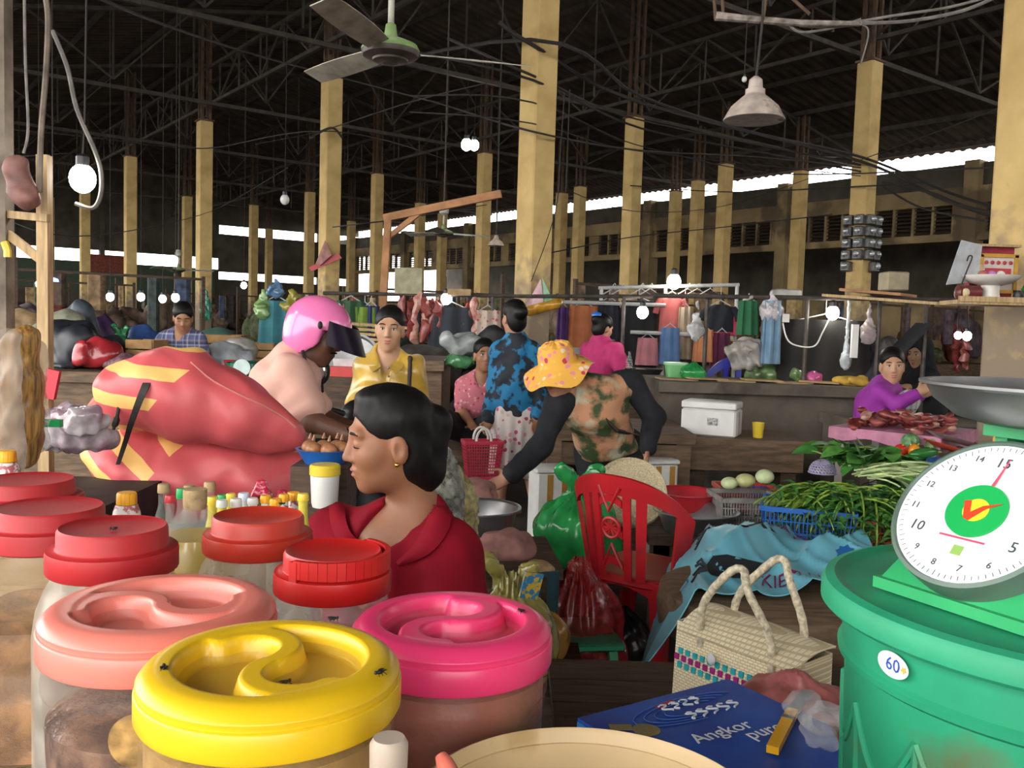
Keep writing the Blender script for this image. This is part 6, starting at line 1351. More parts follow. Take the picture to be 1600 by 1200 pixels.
# --- woman in purple squatting on the counter
hd = Head(at(1394, 572, 6.2), (-.25, -.95, -.08), (-.05, 0, 1), 1.)
J = {'N': at(1384, 602, 6.25), 'SL': at(1392, 612, 6.42), 'SR': at(1374, 614, 6.08)}; J['C'] = at(1372, 628, 6.25); J['P'] = at(1366, 652, 6.25); J['ER'] = at(1402, 632, 5.98); J['WR'] = at(1438, 612, 5.95); J['EL'] = at(1412, 625, 6.4); J['WL'] = at(1440, 616, 6.3)
for q, sg in (('L', 1), ('R', -1)): J['H' + q] = J['P'] + Vector((.03, .09 * sg, 0)); J['K' + q] = at(1420, 626, 6.25 + .13 * sg); J['A' + q] = at(1412, 652, 6.25 + .12 * sg); J['T' + q] = J['A' + q] + Vector((.14, 0, -.02))
bs = Vector((J['P'].x, J['P'].y, J['AL'].z - .08)); R9 = person('woman in a purple top squatting on the counter by the raw meat, head turned', bs, J, hd, .92, m_skinl, .009); face_bits(hd, R9, m_lipp); hair(hd, R9, m_hair, (0, -.11, .0, .045), .008, low=-.03)
sd = SDF(); add_torso(sd, J, .92, .022); [arm_caps(sd, J['S' + q], J['E' + q], pmid(J['E' + q], J['W' + q], .8), .92, .014) for q in 'LR']; cloth_part(R9, 'top', sd, M('top_purple', (.30, .03, .32), .75, var=.1), .010, wob(.005, 24, 8))
sd = SDF(); [sd.cap(J['H' + q], J['K' + q], .095, .07, .04) for q in 'LR']; [sd.cap(J['K' + q], pmid(J['K' + q], J['A' + q], .8), .068, .055, .03) for q in 'LR']
cloth_part(R9, 'trousers', sd, M_stripes('plaid_grey', (0, 0, 0), [(0, (.55, .54, .52)), (.35, (.08, .08, .08)), (.45, (.6, .6, .58)), (.8, (.2, .2, .2))], .8, 'X', 14, 'Z', [(0, (.6, .6, .58)), (.5, (.12, .12, .12)), (.65, (.55, .55, .52))]), .010); reparent(R9)
# --- two people in dark clothes behind her
hd = Head(at(1389, 552, 7.2), (.6, .7, -.2), (0, 0, 1), 1.)
J = {'N': at(1376, 574, 7.2), 'SL': at(1362, 585, 7.35), 'SR': at(1384, 588, 7.05)}; J['C'] = at(1366, 600, 7.2); J['P'] = at(1358, 640, 7.2); J['ER'] = at(1352, 610, 7.0); J['WR'] = at(1362, 640, 6.9); J['EL'] = at(1378, 615, 7.4); J['WL'] = at(1400, 620, 7.4); std_legs(J, 1, (.7, .7)); bs = Vector((J['P'].x, J['P'].y, 0))
R10 = person('grey-haired person in a dark navy shirt behind the woman in purple', bs, J, hd, 1., m_skint, .012, legs=True); hair(hd, R10, m_hairg, None, .011, low=-.02)
sd = SDF(); add_torso(sd, J, 1., .03); [sd.cap(J['S' + q], pmid(J['S' + q], J['E' + q], .9), .075, .07, .03) for q in 'LR']; [leg_caps(sd, J['H' + q], J['K' + q], J['A' + q], 1, .03) for q in 'LR']; cloth_part(R10, 'clothes', sd, M('navy', (.03, .028, .045), .85), .013); reparent(R10)
hd = Head(at(1437, 554, 7.4), (-.85, -.5, -.15), (0, 0, 1), 1.)
J = {'N': at(1440, 578, 7.45), 'SL': at(1450, 592, 7.3), 'SR': at(1430, 590, 7.6)}; J['C'] = at(1440, 605, 7.45); J['P'] = at(1442, 645, 7.45); J['EL'] = at(1445, 612, 7.2); J['WL'] = at(1418, 606, 7.15); J['ER'] = at(1425, 615, 7.6); J['WR'] = at(1405, 606, 7.5); std_legs(J, 1, (-1, -.5)); bs = Vector((J['P'].x, J['P'].y, 0))
R11 = person('person in a black headscarf and black dress at the back of the meat stall', bs, J, hd, 1., m_skinl, .012); face_bits(hd, R11, m_lipp)
s = SDF().ell(hd.p(0, -.02, .045), hd.r(.094, .112, .098), hd.R, .02).cap(hd.p(0, -.02, -.03), J['N'] + Vector((0, 0, -.08)), .09, .15, .05).ell(hd.p(0, .10, -.02), hd.r(.058, .08, .085), hd.R, .012, True); s.build('headscarf', m_blk, .010, R11, wob(.004, 30, 2))
sd = SDF(); add_torso(sd, J, 1., .04); [arm_caps(sd, J['S' + q], J['E' + q], pmid(J['E' + q], J['W' + q], .7), 1, .02) for q in 'LR']; [leg_caps(sd, J['H' + q], J['K' + q], J['A' + q], 1, .06, .08) for q in 'LR']; cloth_part(R11, 'dress', sd, m_blk, .014); reparent(R11)
# --- small figure far behind the stalls
hd = Head(at(918, 520, 11.5), (.2, -1, 0), (0, 0, 1), 1.)
J = {'N': at(917, 536, 11.5), 'SL': at(932, 545, 11.5), 'SR': at(902, 545, 11.5)}; J['C'] = at(917, 560, 11.5); J['P'] = at(917, 592, 11.5); J['EL'] = at(936, 570, 11.5); J['WL'] = at(930, 592, 11.3); J['ER'] = at(898, 570, 11.5); J['WR'] = at(904, 592, 11.3); std_legs(J, 1, (0, -1)); bs = Vector((J['P'].x, J['P'].y, 0))
R12 = person('small distant figure behind the stall rails, face to the camera', bs, J, hd, 1., m_skinl, .014); face_bits(hd, R12, m_lipp); hair(hd, R12, m_hair, None, .012, low=-.03); sd = SDF(); add_torso(sd, J, 1., .03); [sd.cap(J['S' + q], pmid(J['S' + q], J['E' + q], .9), .075, .07, .03) for q in 'LR']; [leg_caps(sd, J['H' + q], J['K' + q], J['A' + q], 1, .03) for q in 'LR']; cloth_part(R12, 'clothes', sd, M('grey_shirt', (.3, .29, .3), .85), .016); reparent(R12)
# ------------------------------------------------------------------ pink sacks, motorbike and the left edge
def gated_stripes(name, base, band, xs, gate, zs, warp=.05, rough=.42):
    m = bpy.data.materials.new(name); m.use_nodes = True; nt = m.node_tree; b = nt.nodes['Principled BSDF']; b.inputs['Roughness'].default_value = rough; b.inputs['Specular IOR Level'].default_value = .45
    tc = nt.nodes.new('ShaderNodeTexCoord'); ns = nt.nodes.new('ShaderNodeTexNoise'); ns.inputs['Scale'].default_value = 4.5; nt.links.new(tc.outputs['Object'], ns.inputs['Vector'])
    va = nt.nodes.new('ShaderNodeVectorMath'); va.operation = 'MULTIPLY_ADD'; va.inputs[1].default_value = (warp,) * 3; nt.links.new(ns.outputs['Color'], va.inputs[0]); nt.links.new(tc.outputs['Object'], va.inputs[2])
    sp = nt.nodes.new('ShaderNodeSeparateXYZ'); nt.links.new(va.outputs[0], sp.inputs[0])
    rz = nt.nodes.new('ShaderNodeMath'); rz.operation = 'MULTIPLY_ADD'; rz.inputs[1].default_value = xs; nt.links.new(sp.outputs['X'], rz.inputs[0]); nt.links.new(sp.outputs['Z'], rz.inputs[2])
    mu = nt.nodes.new('ShaderNodeMath'); mu.operation = 'MULTIPLY'; mu.inputs[1].default_value = zs; nt.links.new(rz.outputs[0], mu.inputs[0]); fr = nt.nodes.new('ShaderNodeMath'); fr.operation = 'FRACT'; nt.links.new(mu.outputs[0], fr.inputs[0])
    lt = nt.nodes.new('ShaderNodeMath'); lt.operation = 'LESS_THAN'; lt.inputs[1].default_value = .42; nt.links.new(fr.outputs[0], lt.inputs[0])
    gz = nt.nodes.new('ShaderNodeMath'); gz.operation = 'MULTIPLY_ADD'; gz.inputs[1].default_value = -.9; nt.links.new(sp.outputs['Z'], gz.inputs[0]); nt.links.new(sp.outputs['X'], gz.inputs[2]); lx = nt.nodes.new('ShaderNodeMath'); lx.operation = 'LESS_THAN'; lx.inputs[1].default_value = gate; nt.links.new(gz.outputs[0], lx.inputs[0]); mm = nt.nodes.new('ShaderNodeMath'); mm.operation = 'MULTIPLY'; nt.links.new(lt.outputs[0], mm.inputs[0]); nt.links.new(lx.outputs[0], mm.inputs[1])
    mx = nt.nodes.new('ShaderNodeMix'); mx.data_type = 'RGBA'; nt.links.new(mm.outputs[0], mx.inputs[0]); mx.inputs[6].default_value = tuple(base) + (1,); mx.inputs[7].default_value = tuple(band) + (1,); nt.links.new(mx.outputs[2], b.inputs['Base Color'])
    n2 = nt.nodes.new('ShaderNodeTexNoise'); n2.inputs['Scale'].default_value = 16; n2.inputs['Detail'].default_value = 7; n2.inputs['Distortion'].default_value = 1.5; nt.links.new(tc.outputs['Object'], n2.inputs['Vector']); bp = nt.nodes.new('ShaderNodeBump'); bp.inputs['Strength'].default_value = .38; nt.links.new(n2.outputs['Fac'], bp.inputs['Height']); nt.links.new(bp.outputs[0], b.inputs['Normal']); return m
SP = (.62, .10, .11); SYL = (.85, .50, .16)
def sack(label, pts, mat, base, seed, creases=()):
    s = SDF(); P = [(at(px, py, Y), r) for px, py, Y, r in pts]
    for (a, ra), (b, rb) in zip(P[:-1], P[1:]): s.cap(a, b, ra, rb, .06)
    for x, y, Yc in creases: q = at(x, y, Yc); s.cap(q + Vector((-.02, -.05, .25)), q + Vector((.02, -.05, -.25)), .02, k=.09, neg=True)
    if base: s.cut(base, (0, 0, -1), .03)
    f, g = wob(.010, 15, seed), wob(.003, 34, seed + 1); o = s.build('sack', mat, .009, None, lambda X, Y, Z: f(X, Y, Z) + g(X, Y, Z), loc=P[0][0]); return tag(o, label, 'sack', 'pink woven sacks on the motorbike')
up_s = sack('upper pink sack with yellow stripes tied on the motorbike', [(196, 618, 2.98, .098), (235, 606, 3.0, .122), (290, 616, 3.0, .146), (370, 640, 3.02, .115), (448, 680, 3.05, .06)], gated_stripes('sack_pink_upper', SP, SYL, .1, .17, 9.5), None, 3, ((226, 620, 2.83), (392, 650, 2.88)))
lo_s = sack('lower pink sack with wavy yellow stripes under the first', [(148, 706, 3.06, .055), (205, 730, 3.08, .108), (295, 744, 3.12, .15), (390, 744, 3.16, .135), (448, 742, 3.18, .10)], gated_stripes('sack_pink_lower', SP, SYL, .9, .30, 6.5), None, 5, ((240, 740, 2.92), (345, 745, 2.94)))
mb = MB(); o = at(228, 590, 2.86); cp_ = (local(o, catmull([at(240, 575, 2.9), at(224, 610, 2.82), at(207, 655, 2.84), at(196, 690, 2.9), at(184, 726, 2.95)], 5))); mb.grid(lambda u, v: cp_[min(len(cp_) - 1, int(u * (len(cp_) - 1) + .01))] + Vector(((v - .5) * .028 * (1 - .5 * u), 0, 0)), len(cp_) - 1, 2, thick=.003); tag(mb.build('strap', m_cable, None, o), 'broad black strap crossing the front of both sacks', 'strap')
mb = MB(); o = at(188, 610, 2.84); mb.tube(local(o, catmull([at(189, 615, 2.9), at(183, 650, 2.86), at(177, 672, 2.86), at(174, 702, 2.85)], 5)), [.006] * 6 + [.012] * 3 + [.006] * 7, 6); tag(mb.build('strap', m_cable, None, o), 'thin black knotted strap left of the broad one', 'strap')
for a, b, lab in (((152, 628), (125, 648), 'twisted tied end of the upper pink sack'),):
    pa, pb2 = at(*a, 2.98), at(*b, 2.95); mb = MB(); mb.tube([(0, 0, 0), (pb2 - pa) * .5, pb2 - pa], [.02, .010, .014], 8); mb.build('tied_end', MATS.setdefault('x1', M('sack_tie', (.6, .2, .17), .5)), up_s, pa - up_s.location)
sp_ = [q for q in (on_skin(up_s, x, y, .001) for x, y in ((298, 566), (325, 590), (352, 606), (385, 622), (415, 636), (442, 652), (462, 668))) if q is not None]
if len(sp_) > 2: MB().tube(local(up_s.location, catmull(sp_, 4)), .004, 6).build('sewn_seam', MATS['sack_tie'], up_s)
# motorbike carrying them
bk0, bk1 = Vector((-1.02, 3.05, 0)), Vector((-.62, 4.25, 0)); bd = (bk1 - bk0).normalized(); bl = Vector((bd.y, -bd.x, 0)); BL = (bk1 - bk0).length
mo = thing('motorbike', 'dark motorbike loaded with pink sacks, mirror raised', 'motorbike', bk0, math.atan2(bd.y, bd.x)); m_blackp = M('black_plastic', (.02, .02, .022), .35, var=.2); m_rub = M('rubber', (.02, .02, .02), .8)
for x in (.05, BL): 
    mb = MB(); mb.tube([(x + .24 * math.cos(a), 0, .27 + .24 * math.sin(a)) for a in [i * math.pi / 16 for i in range(32)]], .03, 8, closed=True); w = mb.build('wheel', m_rub, mo)
    mb = MB(); [mb.tube([(x, 0, .27), (x + .22 * math.cos(a), 0, .27 + .22 * math.sin(a))], .004, 5) for a in [i * math.pi / 9 for i in range(18)]]; mb.build('spokes', m_alu, w)
mb = MB(); mb.box((.35, 0, .6), (.75, .22, .12), bev=.03); mb.build('seat', m_blackp, mo); mb = MB(); mb.box((.05, 0, .66), (.5, .3, .02)); mb.build('rack', m_alud, mo, smooth=False)
mb = MB(); mb.box((.42, 0, .38), (.4, .2, .26), bev=.04); mb.build('engine', m_alud, mo); mb = MB(); mb.tube([(.35, 0, .5), (.7, 0, .45), (.95, 0, .6), (1.08, 0, .85)], .05, 8); mb.build('frame', m_blackp, mo)
mb = MB(); mb.tube([(1.08, 0, .9), (BL - .02, .08, .27)], .02, 8); mb.tube([(1.08, 0, .9), (BL - .02, -.08, .27)], .02, 8); mb.build('fork', m_alu, mo); mb = MB(); mb.grid(lambda u, v: Vector((1.0 + .06 * math.sin(u * 3.14), (u - .5) * .4 * (1 - .3 * v), .85 - .5 * v)), 8, 6, thick=.01); mb.build('leg_shield', m_blackp, mo)
mb = MB(); mb.tube([(.88, -.34, 1.0), (.98, -.18, 1.0), (1.05, 0, .95), (.98, .18, 1.0), (.88, .34, 1.0)], .014, 8); mb.build('handlebar', m_blackp, mo); mb = MB(); mb.sph((1.1, 0, .95), (.1, .12, .09), 16, 10); mb.build('headlamp', m_blackp, mo)
mp_ = mo.matrix_basis.inverted() @ at(501, 579, 3.9) if False else None
mo_i = Matrix.Translation(bk0) @ Matrix.Rotation(math.atan2(bd.y, bd.x), 4, 'Z'); mi_ = mo_i.inverted()
pm = mi_ @ at(501, 579, 3.78); MB().tube([(.93, .25 if pm.y > 0 else -.25, 1.0), (pm.x + .02, pm.y, (pm.z + 1.0) / 2), pm], .006, 6).build('mirror_stem', m_blackp, mo); mr = MB(); mr.sph(pm, (.022, .045, .06), 16, 10); mir = mr.build('mirror', m_blackp, mo)
mr = MB(); mr.sph(pm + Vector((-.012, 0, 0)), (.014, .038, .052), 16, 10); mr.build('mirror_glass', M('mirror_glass', (.7, .75, .8), .05, metal=1., var=0), mir)

# left edge: grey post, timber frame, hanging noodle bag, clear bag heap
m_post = M('post_weathered', (.20, .16, .12), .8, var=.35, scale=9)
p = at(6, 200, 3.4); tag(MB().box((0, 0, 2.1), (.06, .06, 4.2)).build('rough_post', m_post, None, (p.x - .01, p.y, 0), False), 'weathered grey post at the left edge of the picture', 'post')
tf = thing('timber_frame', 'pale timber frame post and rail with a diagonal brace at the left', 'stall', at(67, 600, 3.4)); o = tf.location.copy(); tf.location.z = 0; o.z = 0  # a timber frame of post, rail and brace, not a whole stall
MB().bar(at(69, 243, 3.4) - o, Vector((at(72, 600, 3.4).x, 3.4, 0)) - o, .042, .042).build('post', m_wood, tf, smooth=False); MB().bar(at(-10, 333, 3.4) - o, at(76, 341, 3.38) - o, .025, .028).build('rail', m_wood, tf, smooth=False); MB().bar(at(-5, 352, 3.4) - o, at(72, 412, 3.4) - o, .025, .03).build('brace', m_wood, tf, smooth=False)
tz = at(0, 770, 2.5)
tag(MB().box((0, 0, .42), (.6, .55, .84)).build('black_crate', M('crate_black', (.022, .019, .018), .7, var=.3), None, (at(60, 720, 2.45).x - .16, 2.72, 0), False), 'black crate under the clear plastic bags at the left', 'crate')
c = at(36, 620, 2.35); s = SDF().cap(at(34, 535, 2.3), at(34, 700, 2.3), .035, .05, .03).cap(at(42, 525, 2.3), at(45, 640, 2.3), .025, .035, .03).cap(at(18, 540, 2.32), at(12, 720, 2.32), .025, .035, .03)
nb = sdf_thing('noodle_bag', s, M('noodle_orange', (.42, .22, .06), .35, var=.5, scale=40, stretch=(3, 3, .3), alpha=.9), .006, wob(.004, 60, 3), at(34, 715, 2.3), 'tall hanging plastic bag of orange noodles at the left edge', 'bag')
s = SDF().cap(at(10, 530, 2.2), at(2, 725, 2.2), .03, .05, .03).cap(at(58, 545, 2.36), at(56, 690, 2.36), .02, .03, .03); o = sdf_thing('film_curtain', s, M('film_milk', (.5, .42, .35), .3, var=.3, alpha=.4), .006, wob(.005, 45, 5), at(10, 725, 2.2), 'milky plastic sheeting hanging around the noodle bag', 'sheet')
s = SDF(); r = np.random.default_rng(8); cz = at(110, 700, 2.6)
for k in range(14): q = at(75 + 105 * r.random(), 650 + 40 * r.random(), 2.5 + .3 * r.random()); s.ell(q, (.045, .045, .035), k=.03)
o = sdf_thing('clear_bags', s, M('film_lilac', (.66, .62, .64), .12, col2=(.34, .22, .27), scale=10, contrast=(.42, .58), bump=.5, alpha=.85, spec=.8), .006, wob(.008, 55, 6), (cz.x, cz.y, .84), 'heap of crumpled clear bags with purple vegetables on the black crate', 'bag heap')
mb = MB(); mb.box((0, 0, 0), (.06, .02, .02)); tag(mb.build('green_packet', m_gcap, None, at(79, 661, 2.42), False), 'small green packet among the clear bags', 'packet')
# plastic strip at (85,600)
s = SDF().cap(at(30, 262, 3.3), at(42, 310, 3.3), .035, .05, .03).cap(at(20, 270, 3.3), at(32, 300, 3.3), .03, .03, .03); sdf_thing('hanging_pouch', s, M('pouch_pink', (.24, .11, .09), .6, var=.3), .008, wob(.006, 40, 2), at(35, 325, 3.3), 'dusky pink pouch hung on the timber frame rail', 'pouch')
mb = MB(); mb.tube(local(at(11, 385, 3.2), [at(7, 378, 3.2), at(12, 392, 3.2), at(12, 402, 3.2)]), .013, 6); tag(mb.build('yellow_tag', m_ycp, None, at(11, 385, 3.2)), 'bright yellow strip hanging from the diagonal brace', 'strip')
q = at(86, 610, 3.1); tag(MB().box((0, 0, 0), (.05, .02, .11), (0, .2, 0)).build('red_scrap', m_rcap, None, at(80, 600, 3.37), False), 'small red and white scrap hanging behind the noodle bag', 'scrap')
# ------------------------------------------------------------------ stalls in the middle distance
def counter(x0, x1, y0, y1, zt, mat, label, ledge=None, name='counter'):
    c = thing(name, label, 'counter', ((x0 + x1) / 2, (y0 + y1) / 2, 0)); w, d = x1 - x0, y1 - y0
    MB().box((0, 0, (zt - .08) / 2), (w, d, zt - .08)).build('wall', mat, c, smooth=False); MB().box((0, -.03, zt - .04), (w + .04, d + .1, .08)).build('slab', mat, c, smooth=False); return c
X = lambda px, Y: (px - 803) / FPX * Y
# long concrete counter on the right, benches and tables
zc = at(1200, 600, 6.9).z
counter(X(1035, 6.9), X(1352, 6.9), 6.9, 7.7, zc, m_conc, 'long concrete stall counter behind the white foam box')
counter(X(1345, 6.1), X(1560, 6.1), 5.98, 6.75, at(1400, 655, 6.1).z - .02, m_conc, 'concrete counter the woman in purple squats on')
counter(X(680, 7.0), X(790, 7.0), 6.5, 7.5, at(742, 662, 7.05).z - .13, m_woodm, 'wooden bench counter the seated woman rests on', name='bench')
t1 = thing('wooden_table', 'sturdy wooden table behind the bending shopper', 'table', (X(962, 5.95), 5.95, 0)); zt = at(1060, 672, 5.75).z
for k in range(5): MB().box((0, -.36 + k * .18, zt - .03), (.94, .174, .06)).build('plank', m_woodm, t1, smooth=False)
for sx in (-1, 1):
    for sy in (-1, 1): MB().bar((sx * .4, sy * .38, 0), (sx * .4, sy * .38, zt - .06), .11, .09).build('leg', m_woodm, t1, smooth=False)
for sy in (-1, 1): MB().box((0, sy * .4, zt - .14), (.88, .05, .14)).build('apron', m_woodm, t1, smooth=False)
t2 = thing('wooden_bench', 'long wooden bench holding the white foam box', 'bench', (X(1155, 6.05), 6.05, 0)); zb = at(1150, 684, 5.85).z
for k in range(3): MB().box((0, -.2 + k * .2, zb - .03), (.78, .194, .06)).build('plank', m_woodm, t2, smooth=False)
for sx in (-1, 1): MB().box((sx * .3, 0, (zb - .06) / 2), (.1, .5, zb - .06)).build('leg', m_woodd, t2, smooth=False)
MB().box((0, -.27, zb - .13), (.76, .05, .15)).build('apron', m_woodm, t2, smooth=False)
m_foam = M('styrofoam', (.74, .73, .70), .7, var=.06, scale=9, dirt=((.45, .40, .33), 6, .68)); m_tape = M('brown_tape', (.45, .24, .05), .35, var=.1)
fb = thing('foam_box', 'white styrofoam box with lid on the wooden bench', 'box', (X(1118, 5.98), 5.98, zb), -.42); MB().box((0, 0, .09), (.36, .24, .18), bev=.012).build('box', m_foam, fb); MB().box((0, 0, .205), (.362, .242, .05), bev=.008).build('lid', m_foam, fb); MB().box((.03, -.121, .1), (.07, .004, .05)).build('scuffed_print', M('foam_print', (.45, .45, .44), .7, var=.6, scale=50), fb, smooth=False); MB().box((.181, 0, .09), (.003, .05, .15)).build('tape', M('tape_clear', (.5, .5, .5), .3), fb, smooth=False)
for px, Y, w, h, lab in ((868, 5.35, .22, .30, 'white foam box bound with brown tape under the wooden table'), (1035, 5.5, .2, .27, 'stained foam box bound with brown tape right of the bending shopper')):
    f = thing('foam_box', lab, 'box', (X(px, Y), Y, .0), .25); b0 = at(px, 790, Y).z * 0 + .0; hh = at(px, 735 if px < 900 else 722, Y).z; MB().box((0, 0, hh / 2), (w, .2, hh), bev=.012).build('box', m_foam, f); [MB().box((x, -.1015, hh / 2), (.035, .003, hh * .96)).build('tape', m_tape, f, smooth=False) for x in (-.03, .06)]; MB().box((0, 0, hh + .012), (w + .015, .215, .03), bev=.008).build('lid', m_foam, f)
# things lying about on counters
for px, py, Y, r3, mat, lab, cat in ((1185, 662, 5.9, (.03, .03, .045), m_ycp, 'small yellow cup beside the foam box', 'cup'),):
    q = at(px, py, Y); tag(MB().lathe([(.03, 0), (.032, .004), (.04, .10), (.036, .10), (.028, .008), (0, .008)], 20).build('cup', mat, None, (q.x, q.y, zb)), lab, cat)
def heap(name, px, py, Y, r3, mat, label, cat, seed, n=6, res=.012, base=None, amp=.012, group=None, fr=30):
    c = at(px, py, Y); 
    if base is not None: c.z = base
    s = SDF(); r = np.random.default_rng(seed); s.ell((c.x, c.y, c.z + r3[2] * .55), (r3[0] * .8, r3[1] * .8, r3[2] * .6), k=.05)
    for k in range(n): q = r.normal(size=3) * .45; s.ell((c.x + q[0] * r3[0], c.y + q[1] * r3[1], c.z + r3[2] * (.5 + .3 * q[2])), (r3[0] * .5, r3[1] * .5, r3[2] * .45), k=.04)
    s.cut((0, 0, c.z), (0, 0, -1), .015); return sdf_thing(name, s, mat, res, wob(amp, fr, seed), (c.x, c.y, c.z), label, cat, group)
heap('cloth_heap', 1335, 612, 7.0, (.10, .08, .06), M('cloth_yellow', (.55, .33, .05), .8, var=.2), 'yellow cloth heap on the concrete counter', 'cloth', 2, base=zc)
heap('vegetable_bag', 1210, 598, 7.4, (.18, .12, .14), film('film_greenpale', (.16, .26, .10), .9), 'clear bag of pale greens on the concrete counter', 'bag', 3, base=zc); heap('vegetable_bag', 1250, 598, 7.4, (.14, .12, .12), film('film_white', (.45, .46, .5), .8), 'milky white bag on the concrete counter', 'bag', 4, base=zc); heap('pink_bag', 1275, 605, 7.2, (.09, .08, .08), film('film_pink', (.55, .10, .28), .9), 'bright pink bag on the concrete counter', 'bag', 5, base=zc)
for k, (px, mat, lab) in enumerate(((1298, m_pblue, 'blue plastic bottle on the counter end'), (1306, m_gcap, 'small green bottle on the counter end'), (1292, m_redp, 'red-topped jar on the counter end'))): q = at(px, 605, 7.3); tag(MB().lathe([(.03, 0), (.032, .01), (.032, .12), (.012, .16), (.012, .19), (0, .19)], 16).build('counter_bottle', mat, None, (q.x, q.y, zc)), lab, 'bottle')
for k in range(6): q = at(1060 + k * 45, 603, 7.0); tag(MB().box((0, 0, .006 + .012 * (k % 2)), (.30, .2, .012), (0, .02, random.uniform(-.3, .3))).build('cardboard_sheet', M('cardboard', (.40, .27, .14), .85, var=.2), None, (q.x, q.y + .1, zc), False), 'flattened cardboard sheet lying along the concrete counter', 'cardboard', 'cardboard sheets on the counter')
gb = at(1056, 580, 7.3); t = thing('green_tub', 'light green square tub with lid on the counter', 'tub', (gb.x, gb.y, zc)); MB().lathe([(.07, 0), (.075, .005), (.09, .11), (.085, .11)], 32, sq=.8).build('body', plastic('tub_green', (.20, .5, .22)), t); MB().lathe([(.098, .108), (.1, .112), (.096, .13), (0, .132)], 32, sq=.8).build('lid', plastic('tub_green2', (.28, .56, .28)), t)
knotbag(1082, 590, 7.15, .2, .16, zc, m_fgreen, 'small green plastic bag beside the green tub', seed=13, knot=False, res=.01)
chair('plastic_chair', (X(1160, 8.1), 8.1, 0), 2.6, plastic('chair_blue', (.01, .02, .32)), 'dark blue plastic chair behind the concrete counter', splat=False, s=1.42)
tb_ = at(1015, 545, 8.0); 
# meat counter of the magenta stall keeper
zm = at(980, 592, 8.2).z; counter(X(880, 8.1), X(1025, 8.1), 7.95, 8.45, zm, m_woodm, 'wooden meat counter before the magenta stall keeper')
bw = at(1007, 560, 8.2); tag(MB().lathe([(.0, 0), (.1, 0), (.17, .09), (.18, .1), (.165, .098), (.1, .012), (0, .012)], 32).build('wok', M('wok_black', (.03, .03, .03), .5), None, (bw.x, bw.y, zm)), 'dark wok basin on the meat counter', 'basin')
q = at(984, 545, 8.2); tag(MB().lathe([(.03, 0), (.032, .01), (.032, .17), (.012, .22), (.012, .25), (0, .25)], 16).build('water_bottle', m_glass, None, (q.x, q.y, zm)), 'clear water bottle on the meat counter', 'bottle')
q = at(1018, 578, 8.05); tag(MB().box((0, 0, .01), (.12, .03, .02)).build('red_knife', m_redp, None, (q.x, q.y, zm), False), 'red-handled knife on the meat counter', 'knife')

# pipe racks
m_pipe = M('pipe_dark', (.09, .075, .065), .55, metal=.4, var=.3); m_pipew = M('pipe_white', (.45, .45, .44), .5, var=.15)
def rack(name, label, segs, mat, r=.018, cat='rack'):
    o = at(*segs[0][0]); o.z = 0; t = thing(name, label, cat, o)
    for nm, a, b in [(('post' if abs(s_[0][0] - s_[1][0]) < 14 else 'rail'), s_[0], s_[1]) for s_ in segs]:
        A = at(*a); Bb = at(*b) if len(b) == 3 else None
        if nm == 'post' and b[1] >= 600: Bb = Vector((A.x, A.y, 0))
        MB().tube([A - o, Bb - o], r, 8).build(nm, mat, t)
    return t
rack('pipe_rack', 'dark pipe rack over the concrete counter', [((1020, 462, 7.4), (1530, 469, 6.85)), ((1105, 466, 7.35), (1105, 600, 7.35)), ((1262, 466, 7.15), (1250, 600, 7.15)), ((1375, 470, 7.0), (1370, 600, 7.0)), ((1448, 472, 6.9), (1448, 600, 6.9)), ((1290, 520, 7.3), (1284, 600, 7.3))], m_pipe)
rack('pipe_rack', 'long dark rail of the meat stalls in the middle', [((505, 458, 8.6), (830, 463, 8.6)), ((690, 464, 8.6), (688, 600, 8.6)), ((770, 464, 8.6), (768, 600, 8.6)), ((830, 463, 8.6), (1030, 463, 8.6)), ((975, 464, 8.6), (972, 600, 8.6))], m_pipe)
rack('clothes_rack', 'pale metal clothes rack with hangers', [((935, 450, 10.5), (1155, 445, 10.5)), ((940, 448, 10.5), (940, 600, 10.5)), ((1040, 448, 10.5), (1036, 600, 10.5)), ((1152, 445, 10.5), (1152, 600, 10.5)), ((985, 519, 10.3), (1135, 525, 10.3)), ((878, 472, 10.4), (1040, 477, 10.4))], m_pipew, .022)
